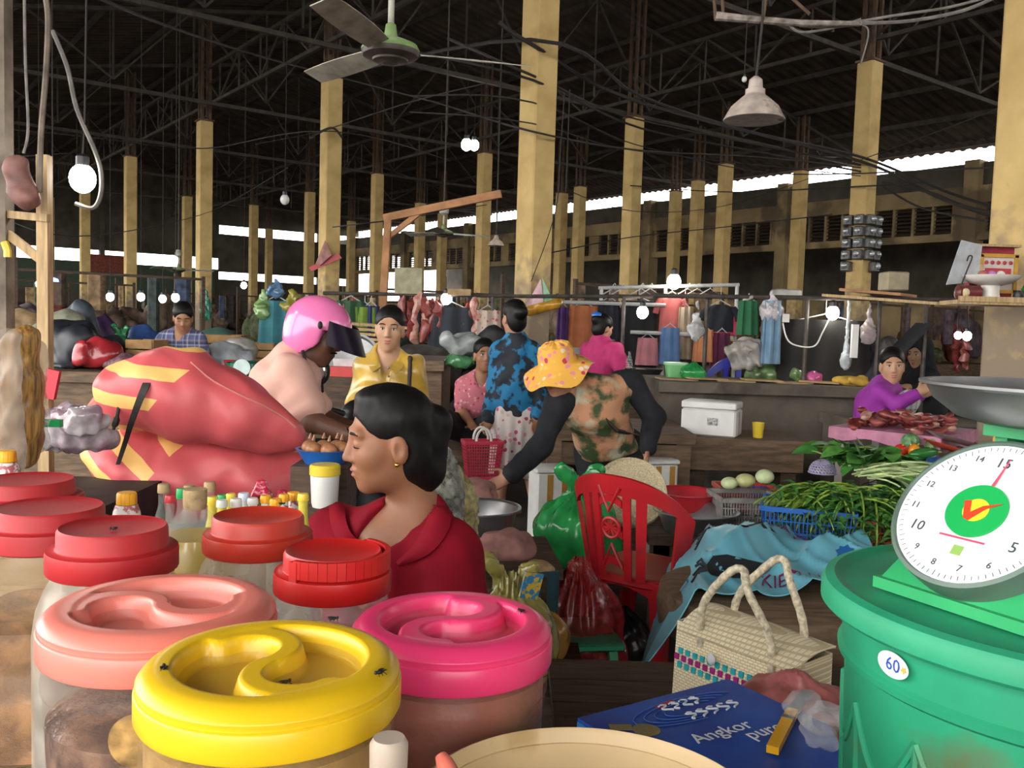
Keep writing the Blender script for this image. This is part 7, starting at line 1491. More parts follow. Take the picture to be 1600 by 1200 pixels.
# garments
def rail_at(px, py, Y):
    if Y > 9.45 and px >= 935 and px <= 1160: return (10.5, at(px, 446.5, 10.5).z) if py < 500 else (10.3, at(px, 522, 10.3).z)
    if Y > 9.45 and px < 935: return 10.4, at(px, 473, 10.4).z
    if px < 1030: return 8.6, at(px, 460.5, 8.6).z
    q = 7.4 - (px - 1020) / 450 * .5; return q, at(px, 465, q).z
def garment(px, py, Y, w, h, mat, label, kind='shirt', cat='shirt'):
    ry, rz_ = rail_at(px, py, Y); ry += .13 if w > .6 else 0; p = at(px, py, ry); k_ = ry / Y; w *= k_; h *= k_; t = thing('hung_' + kind, label, cat, (p.x, p.y, p.z), random.uniform(-.3, .3)); mb = MB()
    if kind == 'shirt':
        pr = [(0, .16), (.05, .30), (.12, .45), (.16, .48), (.35, .40), (.6, .41), (1, .44)]
        def sh(u, v):
            z = v; ww = next((a[1] + (b[1] - a[1]) * (z - a[0]) / (b[0] - a[0]) for a, b in zip(pr[:-1], pr[1:]) if a[0] <= z <= b[0]), .44) * w; an = u * 2 * math.pi
            return Vector((ww * math.cos(an), (.035 + .03 * v + .012 * math.sin(an * 5 + v * 3)) * math.sin(an), -h * v))
        mb.grid(sh, 40, 14, wrapu=True); b = mb.build('torso', mat, t)
        for sg in (-1, 1): MB().tube([(sg * w * .36, 0, -h * .10), (sg * w * .52, 0, -h * .25), (sg * w * .56, .01, -h * .45)], [w * .12, w * .11, w * .10], 10).build('sleeve', mat, t)
    else:
        mb.grid(lambda u, v: Vector((w * .5 * (.82 + .18 * v) * math.cos(u * 6.283), (.05 + .03 * v + .02 * math.sin(u * 44)) * math.sin(u * 6.283), -h * v)), 48, 8, wrapu=True); mb.build('drape', mat, t)
    MB().tube([(-w * .3, 0, -.01), (0, 0, .05), (w * .3, 0, -.01)], .006, 6).tube([(0, 0, .05), (0, 0, max(.06, rz_ - p.z))], .004, 5).build('hanger', m_pipew, t); return t
def fab(n, c): return M(n, c, .85, var=.15, scale=7)
garment(1050, 462, 10.3, .34, .46, fab('fab_coral', (.50, .12, .11)), 'coral red shirt on the clothes rack'); garment(1047, 512, 10.35, .26, .42, fab('fab_denim', (.12, .22, .42)), 'pale blue jeans below the coral shirt', 'drape', 'trousers'); garment(1070, 480, 10.4, .2, .6, fab('fab_beige', (.42, .34, .24)), 'beige garment right of the coral shirt', 'drape', 'garment')
garment(1126, 476, 10.0, .36, .40, M_stripes('fab_navyband', (0, 0, 0), [(0, (.55, .5, .08)), (.12, (.6, .58, .55)), (.2, (.45, .04, .06)), (.3, (.012, .014, .02))], .85, 'Z', 2.2), 'black top with yellow and red bands'); garment(1100, 515, 10.0, .24, .36, fab('fab_orange', (.62, .26, .12)), 'orange skirt on the lower rail', 'drape', 'skirt'); garment(1128, 520, 10.1, .24, .42, fab('fab_maroon', (.10, .015, .045)), 'maroon skirt on the lower rail', 'drape', 'skirt'); garment(1012, 528, 9.9, .26, .30, fab('fab_rose', (.50, .20, .23)), 'dusty rose skirt on the lower rail', 'drape', 'skirt'); garment(998, 470, 10.6, .5, .9, fab('fab_black', (.015, .015, .018)), 'large black cloth hung behind the rack', 'drape', 'cloth'); garment(952, 470, 10.6, .3, .45, fab('fab_black2', (.02, .02, .03)), 'black garment left of the column behind the stall keeper', 'drape', 'garment')
garment(1150, 486, 9.6, .2, .26, fab('fab_pinkred', (.42, .05, .10)), 'pinkish red blouse right of the black top'); garment(1170, 470, 9.5, .24, .36, fab('fab_dkgreen', (.02, .12, .05)), 'dark green garment at the end of the rack', 'drape', 'garment'); garment(1207, 470, 8.6, .2, .6, fab('fab_skyblue', (.18, .30, .42)), 'pale blue printed cloth by the rack post', 'drape', 'cloth'); garment(1290, 500, 8.4, .9, .7, fab('fab_black3', (.02, .018, .016)), 'black tarpaulin hung behind the lit bulb', 'drape', 'tarpaulin'); garment(880, 480, 10.5, .16, .5, fab('fab_purple', (.08, .03, .14)), 'purple cloth left of the clothes rack', 'drape', 'cloth'); garment(912, 478, 10.8, .4, .5, fab('fab_orangeprint', (.40, .13, .05)), 'orange printed cloth behind the rail', 'drape', 'cloth')
for k, px in enumerate((958, 972, 1002, 1016, 1075, 1090, 1110)):
    p = at(px, 448, 10.5); mb = MB(); mb.tube([(-.13, 0, -.1), (0, 0, -.02), (.13, 0, -.1), (-.13, 0, -.1)], .008, 6); mb.tube([(0, 0, -.02), (0, 0, .02), (.02, 0, .04), (.03, 0, .02)], .006, 6); tag(mb.build('clothes_hanger', m_pipew, None, p), 'empty white hanger on the clothes rack', 'hanger', 'empty hangers')
# hanging plastic bags on racks
for px, py, Y, w, h, mat, lab, sd in ((1088, 510, 7.4, .14, .22, film('film_w2', (.55, .55, .55), .8), 'small white bag on the dark pipe rack', 3), (1165, 545, 8.0, .3, .3, film('film_w3', (.45, .42, .38), .75), 'large cloudy bag hanging under the dark rack', 4), (1205, 480, 7.1, .18, .24, film('film_w4', (.6, .55, .56), .9), 'white and pink bag tied to the rack end', 5), (1357, 515, 7.0, .12, .22, film('film_w5', (.5, .42, .42), .7), 'clear bag with red content hanging by the column', 6), (1322, 560, 7.2, .09, .18, film('film_w6', (.55, .6, .62), .9), 'pale blue and white pouch on the meter column', 7), (412, 478, 8.6, .18, .26, film('film_g3', (.22, .36, .12), .85), 'pale green bag hanging on the left rail', 9), (457, 474, 8.6, .22, .26, film('film_y2', (.35, .30, .06), .9), 'olive yellow bag hanging on the left rail', 10), (430, 450, 8.8, .16, .18, film('film_b2', (.12, .24, .42), .9), 'pale blue bag above the olive bag', 11), (322, 478, 18.72, .22, .6, film('film_t2', (.06, .30, .20), .9), 'small teal bag tied to the yellow column', 12)):
    ry, rz_ = rail_at(px, py, Y) if px > 350 else (Y, 0); c = at(px, py, ry); s = SDF().cap((c.x, c.y, c.z + h * .45), (c.x, c.y, max(c.z + h * .5, rz_)), .012, .01, .01).ell((c.x, c.y, c.z - h * .15), (w * .5, w * .4, h * .38), k=.03).cap((c.x, c.y, c.z), (c.x, c.y, c.z + h * .5), w * .3, w * .05, .04); sdf_thing('hanging_bag', s, mat, .012, wob(w * .06, 10 / w, sd), (c.x, c.y, c.z + h * .5), lab, 'bag')
# hanging meat
def strip_meat(px, py, Y, L, r, mat, label, sd_):
    ry, rz_ = rail_at(px, py, Y); p = at(px, py, ry); rr2 = random.Random(sd_); pts = [Vector((rr2.gauss(0, r * .4), rr2.gauss(0, r * .4), -L * i / 8)) for i in range(9)]; mb = MB(); mb.tube(pts, [r * .25] + [r * rr2.uniform(.6, 1.2) for _ in range(7)] + [r * .3], 9); mb.tube([(0, 0, 0), (0, 0, max(.06, rz_ - p.z))], .004, 5); tag(mb.build('hanging_meat', mat, None, p), label, 'meat', 'meat hung on the stall rail')
for k, (px, py, L, r, i) in enumerate(((630, 462, .38, .035, 1), (643, 466, .40, .04, 0), (651, 456, .52, .05, 2), (664, 462, .45, .05, 1), (676, 466, .4, .035, 0), (684, 470, .38, .04, 1), (668, 470, .36, .035, 2), (743, 462, .52, .05, 2), (730, 470, .45, .05, 0), (552, 466, .3, .03, 0), (538, 468, .26, .03, 1), (1495, 530, .34, .04, 0), (1510, 532, .30, .045, 1))):
    strip_meat(px, py, 8.5 if px < 1000 else 5.9, L if px < 1000 else L * .75, r if px < 1000 else r * .8, m_meat[i], 'strip of raw meat hanging from the rail behind the gold shirt' if px < 740 and px > 600 else 'long fatty cut of meat hanging left of the blue-patterned shirt' if px == 743 else 'dark cut of meat beside the long fatty cut' if px == 730 else 'small meat strip behind the pink helmet' if px < 600 else 'dried meat hanging near the shrine column', k)
# middle-left stall goods
zs = at(560, 540, 7.4).z; counter(X(500, 7.6), X(700, 7.6), 7.1, 8.1, at(600, 560, 7.2).z, m_woodm, 'wooden meat stall counter behind the gold shirt'); zq = at(600, 560, 7.2).z
for k in range(4): q = at(570 + k * 4, 530 - k * 3.5, 7.0); tag(MB().box((0, 0, 0), (.46, .3, .02), (.02, .05, .15 + k * .06)).build('wooden_tray', m_wood, None, (q.x, q.y + .1, zq + .16 + k * .035), False), 'pale wooden tray in the stack behind the helmet', 'tray', 'stack of wooden trays')
tag(MB().box((0, 0, .08), (.4, .26, .16)).build('crate_block', m_woodd, None, (at(575, 540, 7.1).x, 7.12, zq), False), 'dark crate under the stack of wooden trays', 'crate')
q = at(552, 568, 5.9); mb = MB(); mb.lathe([(0, 0), (.17, .005), (.19, .02), (.195, .06), (.18, .06), (.17, .03), (0, .015)], 40, mat=Matrix.Rotation(math.radians(75), 4, 'X')); tag(mb.build('round_tray', m_alud, None, q), 'round dull metal tray standing behind the red box', 'tray')
q = at(540, 588, 5.6); rb = thing('red_box', 'red and white cardboard box behind the helmet visor', 'box', q, -.15); MB().box((0, 0, .03), (.19, .12, .06)).build('box', M('box_red', (.50, .04, .03), .5, var=.1), rb, smooth=False); MB().box((0, .02, .085), (.18, .008, .05), (.5, 0, 0)).build('open_flap', M('box_white', (.7, .7, .72), .5), rb, smooth=False)
tag(MB().box((0, 0, q.z / 2), (.5, .4, q.z)).build('wooden_stand', m_woodd, None, (q.x, q.y + .1, 0), False), 'dark wooden stand under the red box', 'stand')
s = SDF().ell(at(672, 590, 8.3), (.36, .2, .30), k=.05).ell(at(650, 575, 8.3), (.25, .2, .25), k=.05); sdf_thing('tarpaulin_heap', s, M('tarp_olive', (.05, .043, .035), .7, var=.3), .02, wob(.02, 12, 3), at(672, 635, 8.3), 'dark tarpaulin-covered heap behind the gold shirt', 'tarpaulin')
heap('bagged_goods', 725, 555, 7.3, (.16, .12, .16), film('film_cl', (.45, .48, .47), .8), 'clear bag of goods behind the seated woman', 'bag', 21); heap('bagged_goods', 718, 575, 7.25, (.14, .1, .10), film('film_gr', (.10, .34, .14), .9), 'green and white bag behind the seated woman', 'bag', 22); heap('bagged_goods', 768, 545, 7.35, (.2, .1, .8), M('umbrella_black', (.015, .015, .016), .6), 'black bundle behind the blue-patterned shirt', 'bundle', 23, base=at(742, 662, 7.05).z - .13); garment(762, 485, 8.6, .3, .5, M_voronoi('floral_cloth', (.45, .36, .30), [(.45, .08, .12), (.4, .3, .2)], 20, .3), 'floral cloth hanging above the seated woman', 'drape', 'cloth')
garment(570, 480, 8.7, .3, .55, fab('fab_limegreen', (.16, .26, .03)), 'lime green cloth hung behind the visor', 'drape', 'cloth'); garment(580, 478, 8.8, .2, .5, fab('fab_darkblue', (.02, .03, .12)), 'dark blue cloth beside the lime green one', 'drape', 'cloth'); garment(706, 480, 8.9, .5, .6, fab('fab_navy2', (.03, .035, .045)), 'dark navy cloth hung behind the meat rail', 'drape', 'cloth'); garment(432, 470, 8.9, .4, .6, fab('fab_tealstack', (.03, .14, .17)), 'teal cloth hung on the left stall', 'drape', 'cloth'); garment(480, 470, 8.9, .3, .6, fab('fab_brown2', (.10, .05, .03)), 'brown cloth hung behind the helmet', 'drape', 'cloth'); garment(548, 470, 8.9, .35, .7, fab('fab_green2', (.03, .08, .04)), 'dark green cloth hung behind the column', 'drape', 'cloth')
q = at(638, 460, 9.5); tag(MB().box((0, 0, 0), (.26, .03, .26)).build('notice_board', M('board_olive', (.34, .31, .2), .7, var=.2), None, at(638, 440, 8.6), False), 'pale green board propped above the meat rail', 'board'); tag(MB().box((0, 0, 0), (.22, .2, .06)).build('carton_small', M('cardboard', (.40, .27, .14), .85), None, at(718, 457, 8.6), False), 'small carton on the meat rail', 'carton')
# ------------------------------------------------------------------ left stall goods and the rows far behind
zl = at(170, 580, 7.0).z
knotbag(188, 512, 7.9, .3, .34, zl, film('film_g2', (.03, .22, .08), .95), 'knotted green bag on the left stall', seed=8, res=.014)
counter(X(60, 7.3), X(420, 7.3), 6.9, 9.2, zl, m_woodm, 'long wooden stall platform on the left piled with goods')
G = [(100, 540, 7.6, (.24, .2, .42), M('sack_greygreen', (.30, .30, .22), .5, var=.2), 'grey-green plastic sack on the left stall'), (118, 560, 7.3, (.28, .2, .34), M('sack_black', (.02, .022, .03), .4, var=.3), 'shiny black sack in front of the grey-green one'), (128, 520, 7.9, (.2, .15, .5), M('sack_slate', (.06, .075, .09), .5, var=.3), 'slate blue plastic sack on the left stall'), (152, 560, 7.1, (.17, .13, .22), film('film_r3', (.42, .03, .04), .95), 'crumpled red plastic bag on the left stall'),
     (226, 500, 8.3, (.2, .15, .3), M('tarp_blue', (.03, .08, .24), .5, var=.3), 'blue tarpaulin bundle left of the plaid shirt'), (160, 500, 8.6, (.22, .2, .38), M('basin_purple', (.05, .02, .07), .5), 'dark purple bundle left of the green bag'), (355, 545, 8.0, (.18, .15, .2), film('film_w8', (.45, .47, .5), .9), 'white bags beside the yellow column'), (378, 520, 8.4, (.2, .15, .22), film('film_w9', (.40, .37, .33), .95), 'cloudy packed bags right of the plaid shirt'), (190, 575, 7.0, (.16, .12, .1), M('mauve_heap', (.20, .10, .12), .6, var=.4, scale=30), 'heap of mauve onions on the left stall'), (40, 500, 8.5, (.3, .2, .4), M('sack_tan', (.30, .20, .10), .6, var=.3), 'tan sack at the far left'), (95, 585, 6.95, (.1, .1, .06), M('bowl_dark', (.05, .06, .07), .3), 'dark bowl of greens on the stall edge'), (345, 500, 9.0, (.25, .2, .3), M('green_net', (.06, .13, .10), .8), 'green netted sack behind the column')]
for k, (px, py, Y, r3, mat, lab) in enumerate(G): heap('goods_bundle', px, py, Y, r3, mat, lab, 'bundle', 40 + k, base=zl, res=.018, fr=16, amp=.015)
m_crate = M('crate_wood', (.34, .19, .07), .7, var=.25, scale=8)
def slat_crate(px, py, Y, w, d, h, label, base):
    p = at(px, py, Y); t = thing('wooden_crate', label, 'crate', (p.x, p.y, base), random.uniform(-.2, .2))
    for k in range(3): [MB().box((0, sy * d / 2, h * (k + .5) / 3), (w, .02, h / 3 * .86)).build('slat', m_crate, t, smooth=False) for sy in (-1, 1)]; [MB().box((sx * w / 2, 0, h * (k + .5) / 3), (.02, d, h / 3 * .86)).build('slat', m_crate, t, smooth=False) for sx in (-1, 1)]
    MB().box((0, 0, .01), (w, d, .02)).build('bottom', m_crate, t, smooth=False); return t
slat_crate(230, 548, 7.4, .22, .25, .25, 'orange-brown wooden crate left of the plaid shirt', zl); slat_crate(350, 500, 8.8, .4, .3, .28, 'stacked wooden crate behind the yellow column', zl); slat_crate(50, 480, 9.0, .6, .3, .42, 'wide orange wooden crate at the far left stall', zl); slat_crate(395, 530, 8.5, .4, .25, .22, 'pale wooden crate left of the helmet', zl)
for px, py, Y, R, mat, lab in ((232, 517, 7.9, .13, M('tray_pinkfood', (.45, .2, .16), .6), 'pink tray of food left of the plaid shirt'), (196, 562, 7.1, .12, m_alud, 'metal bowl on the left stall edge'), (382, 565, 7.2, .15, plastic('bowl_green', (.02, .16, .09)), 'large dark green bowl right of the plaid shirt'), (368, 550, 7.5, .1, m_redp, 'red dish behind the green bowl')):
    q = at(px, py, Y); tag(MB().lathe([(R * .5, 0), (R * .9, .06), (R, .09), (R * .95, .09), (R * .5, .012), (0, .012)], 28).build('bowl', mat, None, (q.x, q.y, zl)), lab, 'bowl')
sc2 = at(383, 570, 6.9); t = thing('green_scale', 'small green dial scale on the left stall', 'scale', (sc2.x, sc2.y, zl)); MB().box((0, 0, .06), (.2, .14, .12), bev=.02).build('body', M('scale_teal', (.02, .14, .09), .4), t); MB().lathe([(.065, 0), (.065, .01), (0, .01)], 24, (0, -.075, .07), Matrix.Rotation(math.radians(90), 4, 'X')).build('dial', M('dial_pale', (.5, .62, .6), .4), t)
# rows of far stalls: posts, shelves and heaps, so that the floor is filled to the end wall
rr = random.Random(11)
pal = [(.10, .06, .04), (.18, .12, .08), (.05, .07, .06), (.25, .16, .08), (.22, .05, .04), (.06, .08, .14), (.30, .27, .22), (.10, .12, .05), (.035, .03, .03), (.14, .10, .12), (.34, .22, .10)]
mpal = [M('goods_%d' % i, c, .75, var=.45, scale=9) for i, c in enumerate(pal)]
hm = []
for i in range(14):
    s = SDF(); r = np.random.default_rng(100 + i)
    for k in range(5): s.ell((r.normal() * .22, r.normal() * .15, .2 + r.random() * .25), (.22, .2, .22), k=.06)
    s.cut((0, 0, 0), (0, 0, -1), .02); v, f = s.mesh(.035, wob(.03, 14, i)); me = np_mesh('goods_mesh', v, f); me.materials.append(mpal[i % len(mpal)]); hm.append(me)
def far_stall(U, V_, label, group):
    p = hall(U, V_); t = thing('market_stall', label, 'stall', p, HA, group); w, d = rr.uniform(2.6, 3.4), rr.uniform(1.4, 1.8); h = rr.uniform(.7, .85)
    MB().box((0, 0, h / 2), (w, d, h)).build('counter', rr.choice([m_woodd, m_woodm, m_conc]), t, smooth=False)
    for sx in (-1, 1):
        for sy in (-1, 1): MB().bar((sx * w / 2, sy * d / 2, 0), (sx * w / 2, sy * d / 2, rr.uniform(1.9, 2.15)), .05, .05).build('post', m_woodd, t, smooth=False)
    MB().bar((-w / 2, -d / 2, 1.95), (w / 2, -d / 2, 1.95), .04, .04).build('rail', m_woodd, t, smooth=False)
    for k in range(5): o = bpy.data.objects.new('goods_heap', hm[rr.randrange(14)]); COL.objects.link(o); o.parent = t; o.location = (-w / 2 + w * (k + .5) / 5, rr.uniform(-.3, .3), h); o.rotation_euler[2] = rr.random() * 6; q = rr.uniform(.7, 1.15); o.scale = (q, q, q * rr.uniform(.8, 1.7))
    for k in range(rr.randrange(3, 6)):
        x = rr.uniform(-w / 2, w / 2); hh = rr.uniform(.4, .9); ww = rr.uniform(.12, .35); mb = MB(); mb.grid(lambda u, v: Vector((x + ww * .5 * math.cos(u * 6.283), -d / 2 + .06 * math.sin(u * 6.283) * (1 + .3 * math.sin(u * 25)), 1.93 - hh * v)), 14, 3, wrapu=True); mb.build('hanging_cloth', rr.choice(mpal), t)
    return t
for i, U in enumerate((1.8, 7.2, 12.6, 18, 23.5, 29)):
    for V_ in (-7.0, -2.9, 3.0, 8.6, 12.2):
        p = hall(U, V_)
        if p.y < 11.5 or abs(p.x) > p.y * .72 + 2: continue
        far_stall(U, V_, 'distant market stall crowded with goods in the dim hall', 'distant stalls filling the hall')
# ------------------------------------------------------------------ overhead: fan, lamps, bulbs, cables, timber
m_fan = M('fan_cream', (.42, .40, .33), .45, var=.3, scale=12); m_fang = M('fan_green', (.22, .34, .12), .45, var=.2); m_fank = M('fan_motor', (.10, .085, .07), .5, metal=.4, var=.3)
def fan(px, py, Y, R, label, top, rot=0., blades=True):
    p = at(px, py, Y); t = thing('ceiling_fan', label, 'fan', p)
    MB().lathe([(0, -.045 * R / .12), (R * .25, -.045 * R / .12), (R * .3, -.04 * R / .12), (R * .6, -.036 * R / .12), (R * .62, -.028 * R / .12), (R * .95, -.016 * R / .12), (R, 0), (R * .98, .014 * R / .12)], 48).build('motor', m_fank, t)
    MB().lathe([(R * 1.0, .004), (R * 1.01, .01), (R * .93, .028), (R * .9, .03)], 48).build('stripe', m_fang, t); MB().lathe([(R * .9, .03), (R * .5, .05), (R * .2, .06), (0, .06)], 48).build('housing', m_fan, t)
    MB().lathe([(R * .24, .06), (R * .18, .11), (R * .12, .115)], 24).build('collar', m_fang, t); MB().lathe([(R * .11, .11), (R * .11, .24), (0, .24)], 16).build('downrod', m_fan, t); MB().lathe([(R * .2, .24), (R * .48, .27), (R * .5, .33), (R * .3, .38), (0, .38)], 32).build('canopy', m_fan, t)
    MB().tube([(0, 0, .36), (0, 0, top - p.z)], .012, 6).build('suspension_rod', m_steel, t)
    if blades:
        for k in range(3):
            a = rot + k * 2.094; d = Vector((math.cos(a), math.sin(a), 0)); e = Vector((-d.y, d.x, 0)); mb = MB()
            mb.grid(lambda u, v: d * (R * 1.0 + u * .48 * R / .12) + e * ((v - .5) * (.09 + .03 * math.sin(u * 3)) * R / .12) + Vector((0, 0, .005 + (v - .5) * .03)), 10, 4, thick=.004); mb.build('blade', m_fan, t)
    return t
fan(610, 82, 3.75, .118, 'nearest ceiling fan with a green stripe and wide motor', 6.6, .25)
fan(693, 365, 12., .13, 'small pale ceiling fan far off beside a column', 6.8, .4); fan(1117 - 1000 + 162, 422, 17, .13, 'tiny distant fan left of the plaid man column', 6.9, .1)
# cone lamp
p = at(1178, 188, 4.25); t = thing('pendant_lamp', 'dirty white cone lamp shade hanging on a cord', 'lamp', p); m_shade = M('shade_dirty', (.50, .42, .36), .5, var=.25, dirt=((.16, .10, .07), 12, .6))
MB().lathe([(.138, 0), (.140, .004), (.11, .06), (.06, .105), (.045, .115), (.045, .14), (.034, .145), (.030, .185), (.012, .20), (.011, .2), (.03, .14), (.058, .1), (.106, .056), (.134, .002)], 48).build('shade', m_shade, t)
MB().sph((0, 0, .05), (.03, .03, .045), 14, 10).build('bulb', m_wcap, t); MB().tube(local(p, [p + Vector((0, 0, .19)), at(1185, 90, 4.25), at(1191, 35, 4.25), Vector((at(1191, 35, 4.25).x, 4.25, roofz((p - HO).dot(HV)) - .05))]), .006, 6).build('cord', m_cable, t)
# frayed pole overhead
m_cob = M('cobweb_pole', (.34, .29, .25), .9, var=.4, scale=30); o = at(1117, 30, 4.3); mb = MB(); mb.tube(local(o, [at(1118, 25, 4.3), at(1160, 29, 4.3), at(1250, 36, 4.35), at(1345, 37, 4.4)]), [.022, .018, .016, .012], 8)
hp = mb.build('hanging_pole', m_cob, None, o); tag(hp, 'frayed dusty pole slung under the roof above the cone lamp', 'pole')
for k, pl in enumerate(([(1118, 30), (1115, -12)], [(1130, 25), (1128, -12)], [(1192, 30), (1198, -12)], [(1235, -5), (1265, 22)])): mb = MB(); mb.tube(local(o, [at(x, y, 4.3) for x, y in pl]), .008, 6); mb.build('sling', m_rust, hp)
def rope(name, label, pts, r, mat=None, cat='cable', group=None, n=6):
    P = [at(*q) for q in pts]; mb = MB(); mb.tube(local(P[0], catmull(P, n)), r, 6); return tag(mb.build(name, mat or m_cable, None, P[0]), label, cat, group)
m_ropeg = M('rope_grey', (.22, .20, .18), .85, var=.3)
for k, (pts, r, lab) in enumerate(([([(1335, 35, 4.4), (1400, 24, 4.4), (1480, 12, 4.4), (1545, -5, 4.4)], .007, 'upper cobwebbed wire at the top right'), ([(1250, 40, 4.36), (1300, 42, 4.4), (1345, 37, 4.4), (1420, 33, 4.4), (1500, 18, 4.4), (1555, -4, 4.4)], .009, 'thick cobwebbed wire at the top right'), ([(1230, 35, 4.36), (1250, 50, 4.36), (1300, 44, 4.4), (1345, 30, 4.4)], .006, 'tangled wire loop on the frayed pole'), ([(1345, 38, 4.4), (1356, 45, 4.4), (1355, 65, 4.4), (1345, 100, 4.4)], .004, 'drooping loose wire before the meter column')])): rope('wire', lab, pts, r, m_ropeg)
rope('rope', 'brown rope hanging at the upper left', [(70, -10, 3.3), (75, 30, 3.3), (72, 110, 3.3), (64, 210, 3.3), (62, 300, 3.3)], .010, m_post, 'rope'); rope('rope', 'thin grey cord at the far upper left', [(38, -10, 3.3), (40, 100, 3.3), (44, 200, 3.3), (37, 240, 3.3)], .005, m_ropeg, 'rope')
rope('rope', 'slack cord looping past the glowing bulb', [(82, 48, 3.6), (105, 105, 3.6), (120, 170, 3.6), (148, 235, 3.6), (158, 270, 3.6), (157, 305, 3.6), (145, 325, 3.6), (118, 318, 3.6)], .009, m_ropeg, 'rope')
# cables crossing the hall
CB = [([(-20, 198, 9), (120, 212, 12), (320, 232, 17), (520, 205, 14), (700, 250, 20)], .014), ([(150, -5, 5), (260, 40, 7), (400, 86, 10), (520, 118, 13.6), (680, 160, 11.5), (830, 205, 9.3), (1000, 235, 11), (1180, 245, 12.5), (1345, 262, 13.3)], .016), ([(520, 120, 13.6), (830, 62, 9.3), (1000, 150, 11), (1170, 205, 12.5), (1345, 245, 13.3), (1480, 300, 12), (1620, 345, 9)], .03), ([(780, 35, 9), (832, 70, 9.3), (1000, 160, 11), (1345, 252, 13.3), (1470, 310, 12), (1620, 360, 9)], .03),
      ([(700, 60, 9), (832, 118, 9.3), (990, 185, 17), (1345, 258, 13.3)], .022), ([(640, 80, 9), (832, 125, 9.3), (1000, 200, 12), (1200, 240, 13), (1345, 268, 13.3)], .02), ([(640, 150, 9), (832, 160, 9.3), (990, 225, 15), (1200, 270, 14), (1600, 260, 7)], .012), ([(640, 175, 9), (832, 193, 9.3), (990, 235, 15), (1345, 275, 13.3)], .01), ([(400, 225, 13), (500, 205, 14.5), (640, 160, 11), (760, 130, 10)], .012), ([(0, 340, 8), (150, 368, 9), (330, 330, 17), (450, 262, 13)], .008), ([(520, 355, 12), (560, 350, 10), (640, 340, 12), (760, 320, 16)], .012), ([(985, 290, 17), (1140, 300, 19), (1330, 292, 13.4), (1460, 285, 14)], .016), ([(860, 395, 14), (990, 370, 16.5), (1130, 355, 17), (1300, 335, 13.4)], .014), ([(880, 295, 14), (990, 330, 16), (1130, 322, 17), (1330, 255, 13.4), (1560, 170, 8)], .009), ([(1380, 285, 13), (1450, 300, 12), (1500, 320, 11), (1560, 335, 9)], .03), ([(1380, 292, 13), (1440, 325, 12), (1540, 345, 9)], .02)]
for k, (pts, r) in enumerate(CB): rope('overhead_cable', 'dark overhead electric cable sagging across the hall', pts, r * .7, None, 'cable', 'overhead cables')
rope('overhead_cable', 'loose vertical wire hanging beside the thick middle column', [(882, 145, 9.4), (876, 230, 9.4), (868, 330, 9.4), (830, 440, 9.3)], .006); rope('overhead_cable', 'thin wire dropping from the roof right of the thick middle column', [(890, 140, 9.5), (888, 200, 9.5), (884, 300, 9.5)], .006)
rope('overhead_cable', 'wires tied round the top of column behind the helmet', [(485, 215, 13), (497, 208, 14.4), (520, 200, 14.5), (535, 215, 14.6)], .02)
# bulbs
m_bulb = M('bulb_lit', (1, .97, .9), .3, var=0, emit=38., emitcol=(1, .96, .88)); m_bulbs = M('bulb_lit_small', (1, .97, .9), .3, var=0, emit=26., emitcol=(.95, .98, 1))
def bulb(px, py, Y, r, label, cord=None, mat=None):
    p = at(px, py, Y); t = thing('light_bulb', label, 'bulb', p); MB().sph((0, 0, 0), (r, r, r * 1.15), 16, 12).build('glass', mat or m_bulb, t); MB().lathe([(r * .5, r * .9), (r * .5, r * 1.7), (r * .3, r * 1.9), (0, r * 1.9)], 12).build('socket', m_blackp, t)
    if cord and (Y > 11 or (Y == 7 and px == 1163)): MB().tube([(0, 0, r * 1.8), (0, 0, roofz((p - HO).dot(HV)) - p.z - .05)], .004, 5).build('cord', m_cable, t)
    elif cord: MB().tube(local(p, [p + Vector((0, 0, r * 1.8))] + [at(*c) for c in cord]), .004, 5).build('cord', m_cable, t)
    return t
bulb(129, 279, 3.6, .05, 'large glowing bulb hanging on a long cord at the left', [(132, 200, 3.6), (135, -12, 3.6)])
bulb(1301, 489, 7.1, .05, 'bright bulb on the dark pipe rack before the meter column', [(1301, 466, 7.1)]); bulb(1004, 488, 8.6, .055, 'bright bulb on the meat stall rail', [(1003, 463, 8.6)]); bulb(1053, 440, 10.4, .08, 'brilliant bulb on top of the clothes rack', [(1053, 446, 10.45)])
bulb(1497, 524, 6.3, .025, 'left bulb of the pair by the shrine column', [(1497, 470, 6.85)], m_bulbs); bulb(1511, 525, 6.3, .03, 'right bulb of the pair by the shrine column', [(1511, 470, 6.85)], m_bulbs)
for k, (px, py, Y, lab) in enumerate(((172, 464, 12, 'small lit bulb right of the second left column'), (220, 464, 12, 'small lit bulb left of the plaid man'), (254, 467, 12.5, 'faint lit bulb above the plaid man, left'), (274, 465, 11.5, 'small lit bulb above the head of the plaid man'), (62, 444, 12, 'small bulb behind the timber post'), (381, 446, 15, 'far lamp left of the column behind the helmet'), (697, 467, 8.6, 'small bulb beside the hung meat'))): bulb(px, py, Y, .05, lab, [(px, py - 35, Y)], m_bulbs)
bulb(729, 226, 17, .10, 'left lamp of the bright pair under the roof', [(729, 205, 17)]); bulb(741, 227, 17, .09, 'right lamp of the bright pair under the roof', [(741, 205, 17)])
bulb(445, 312, 12, .06, 'unlit spiral bulb hanging in the dark hall', [(445, 258, 12)], m_wcap); bulb(1163, 124, 7, .02, 'tiny unlit bulb near the cone lamp', [(1163, 100, 7)], m_wcap)
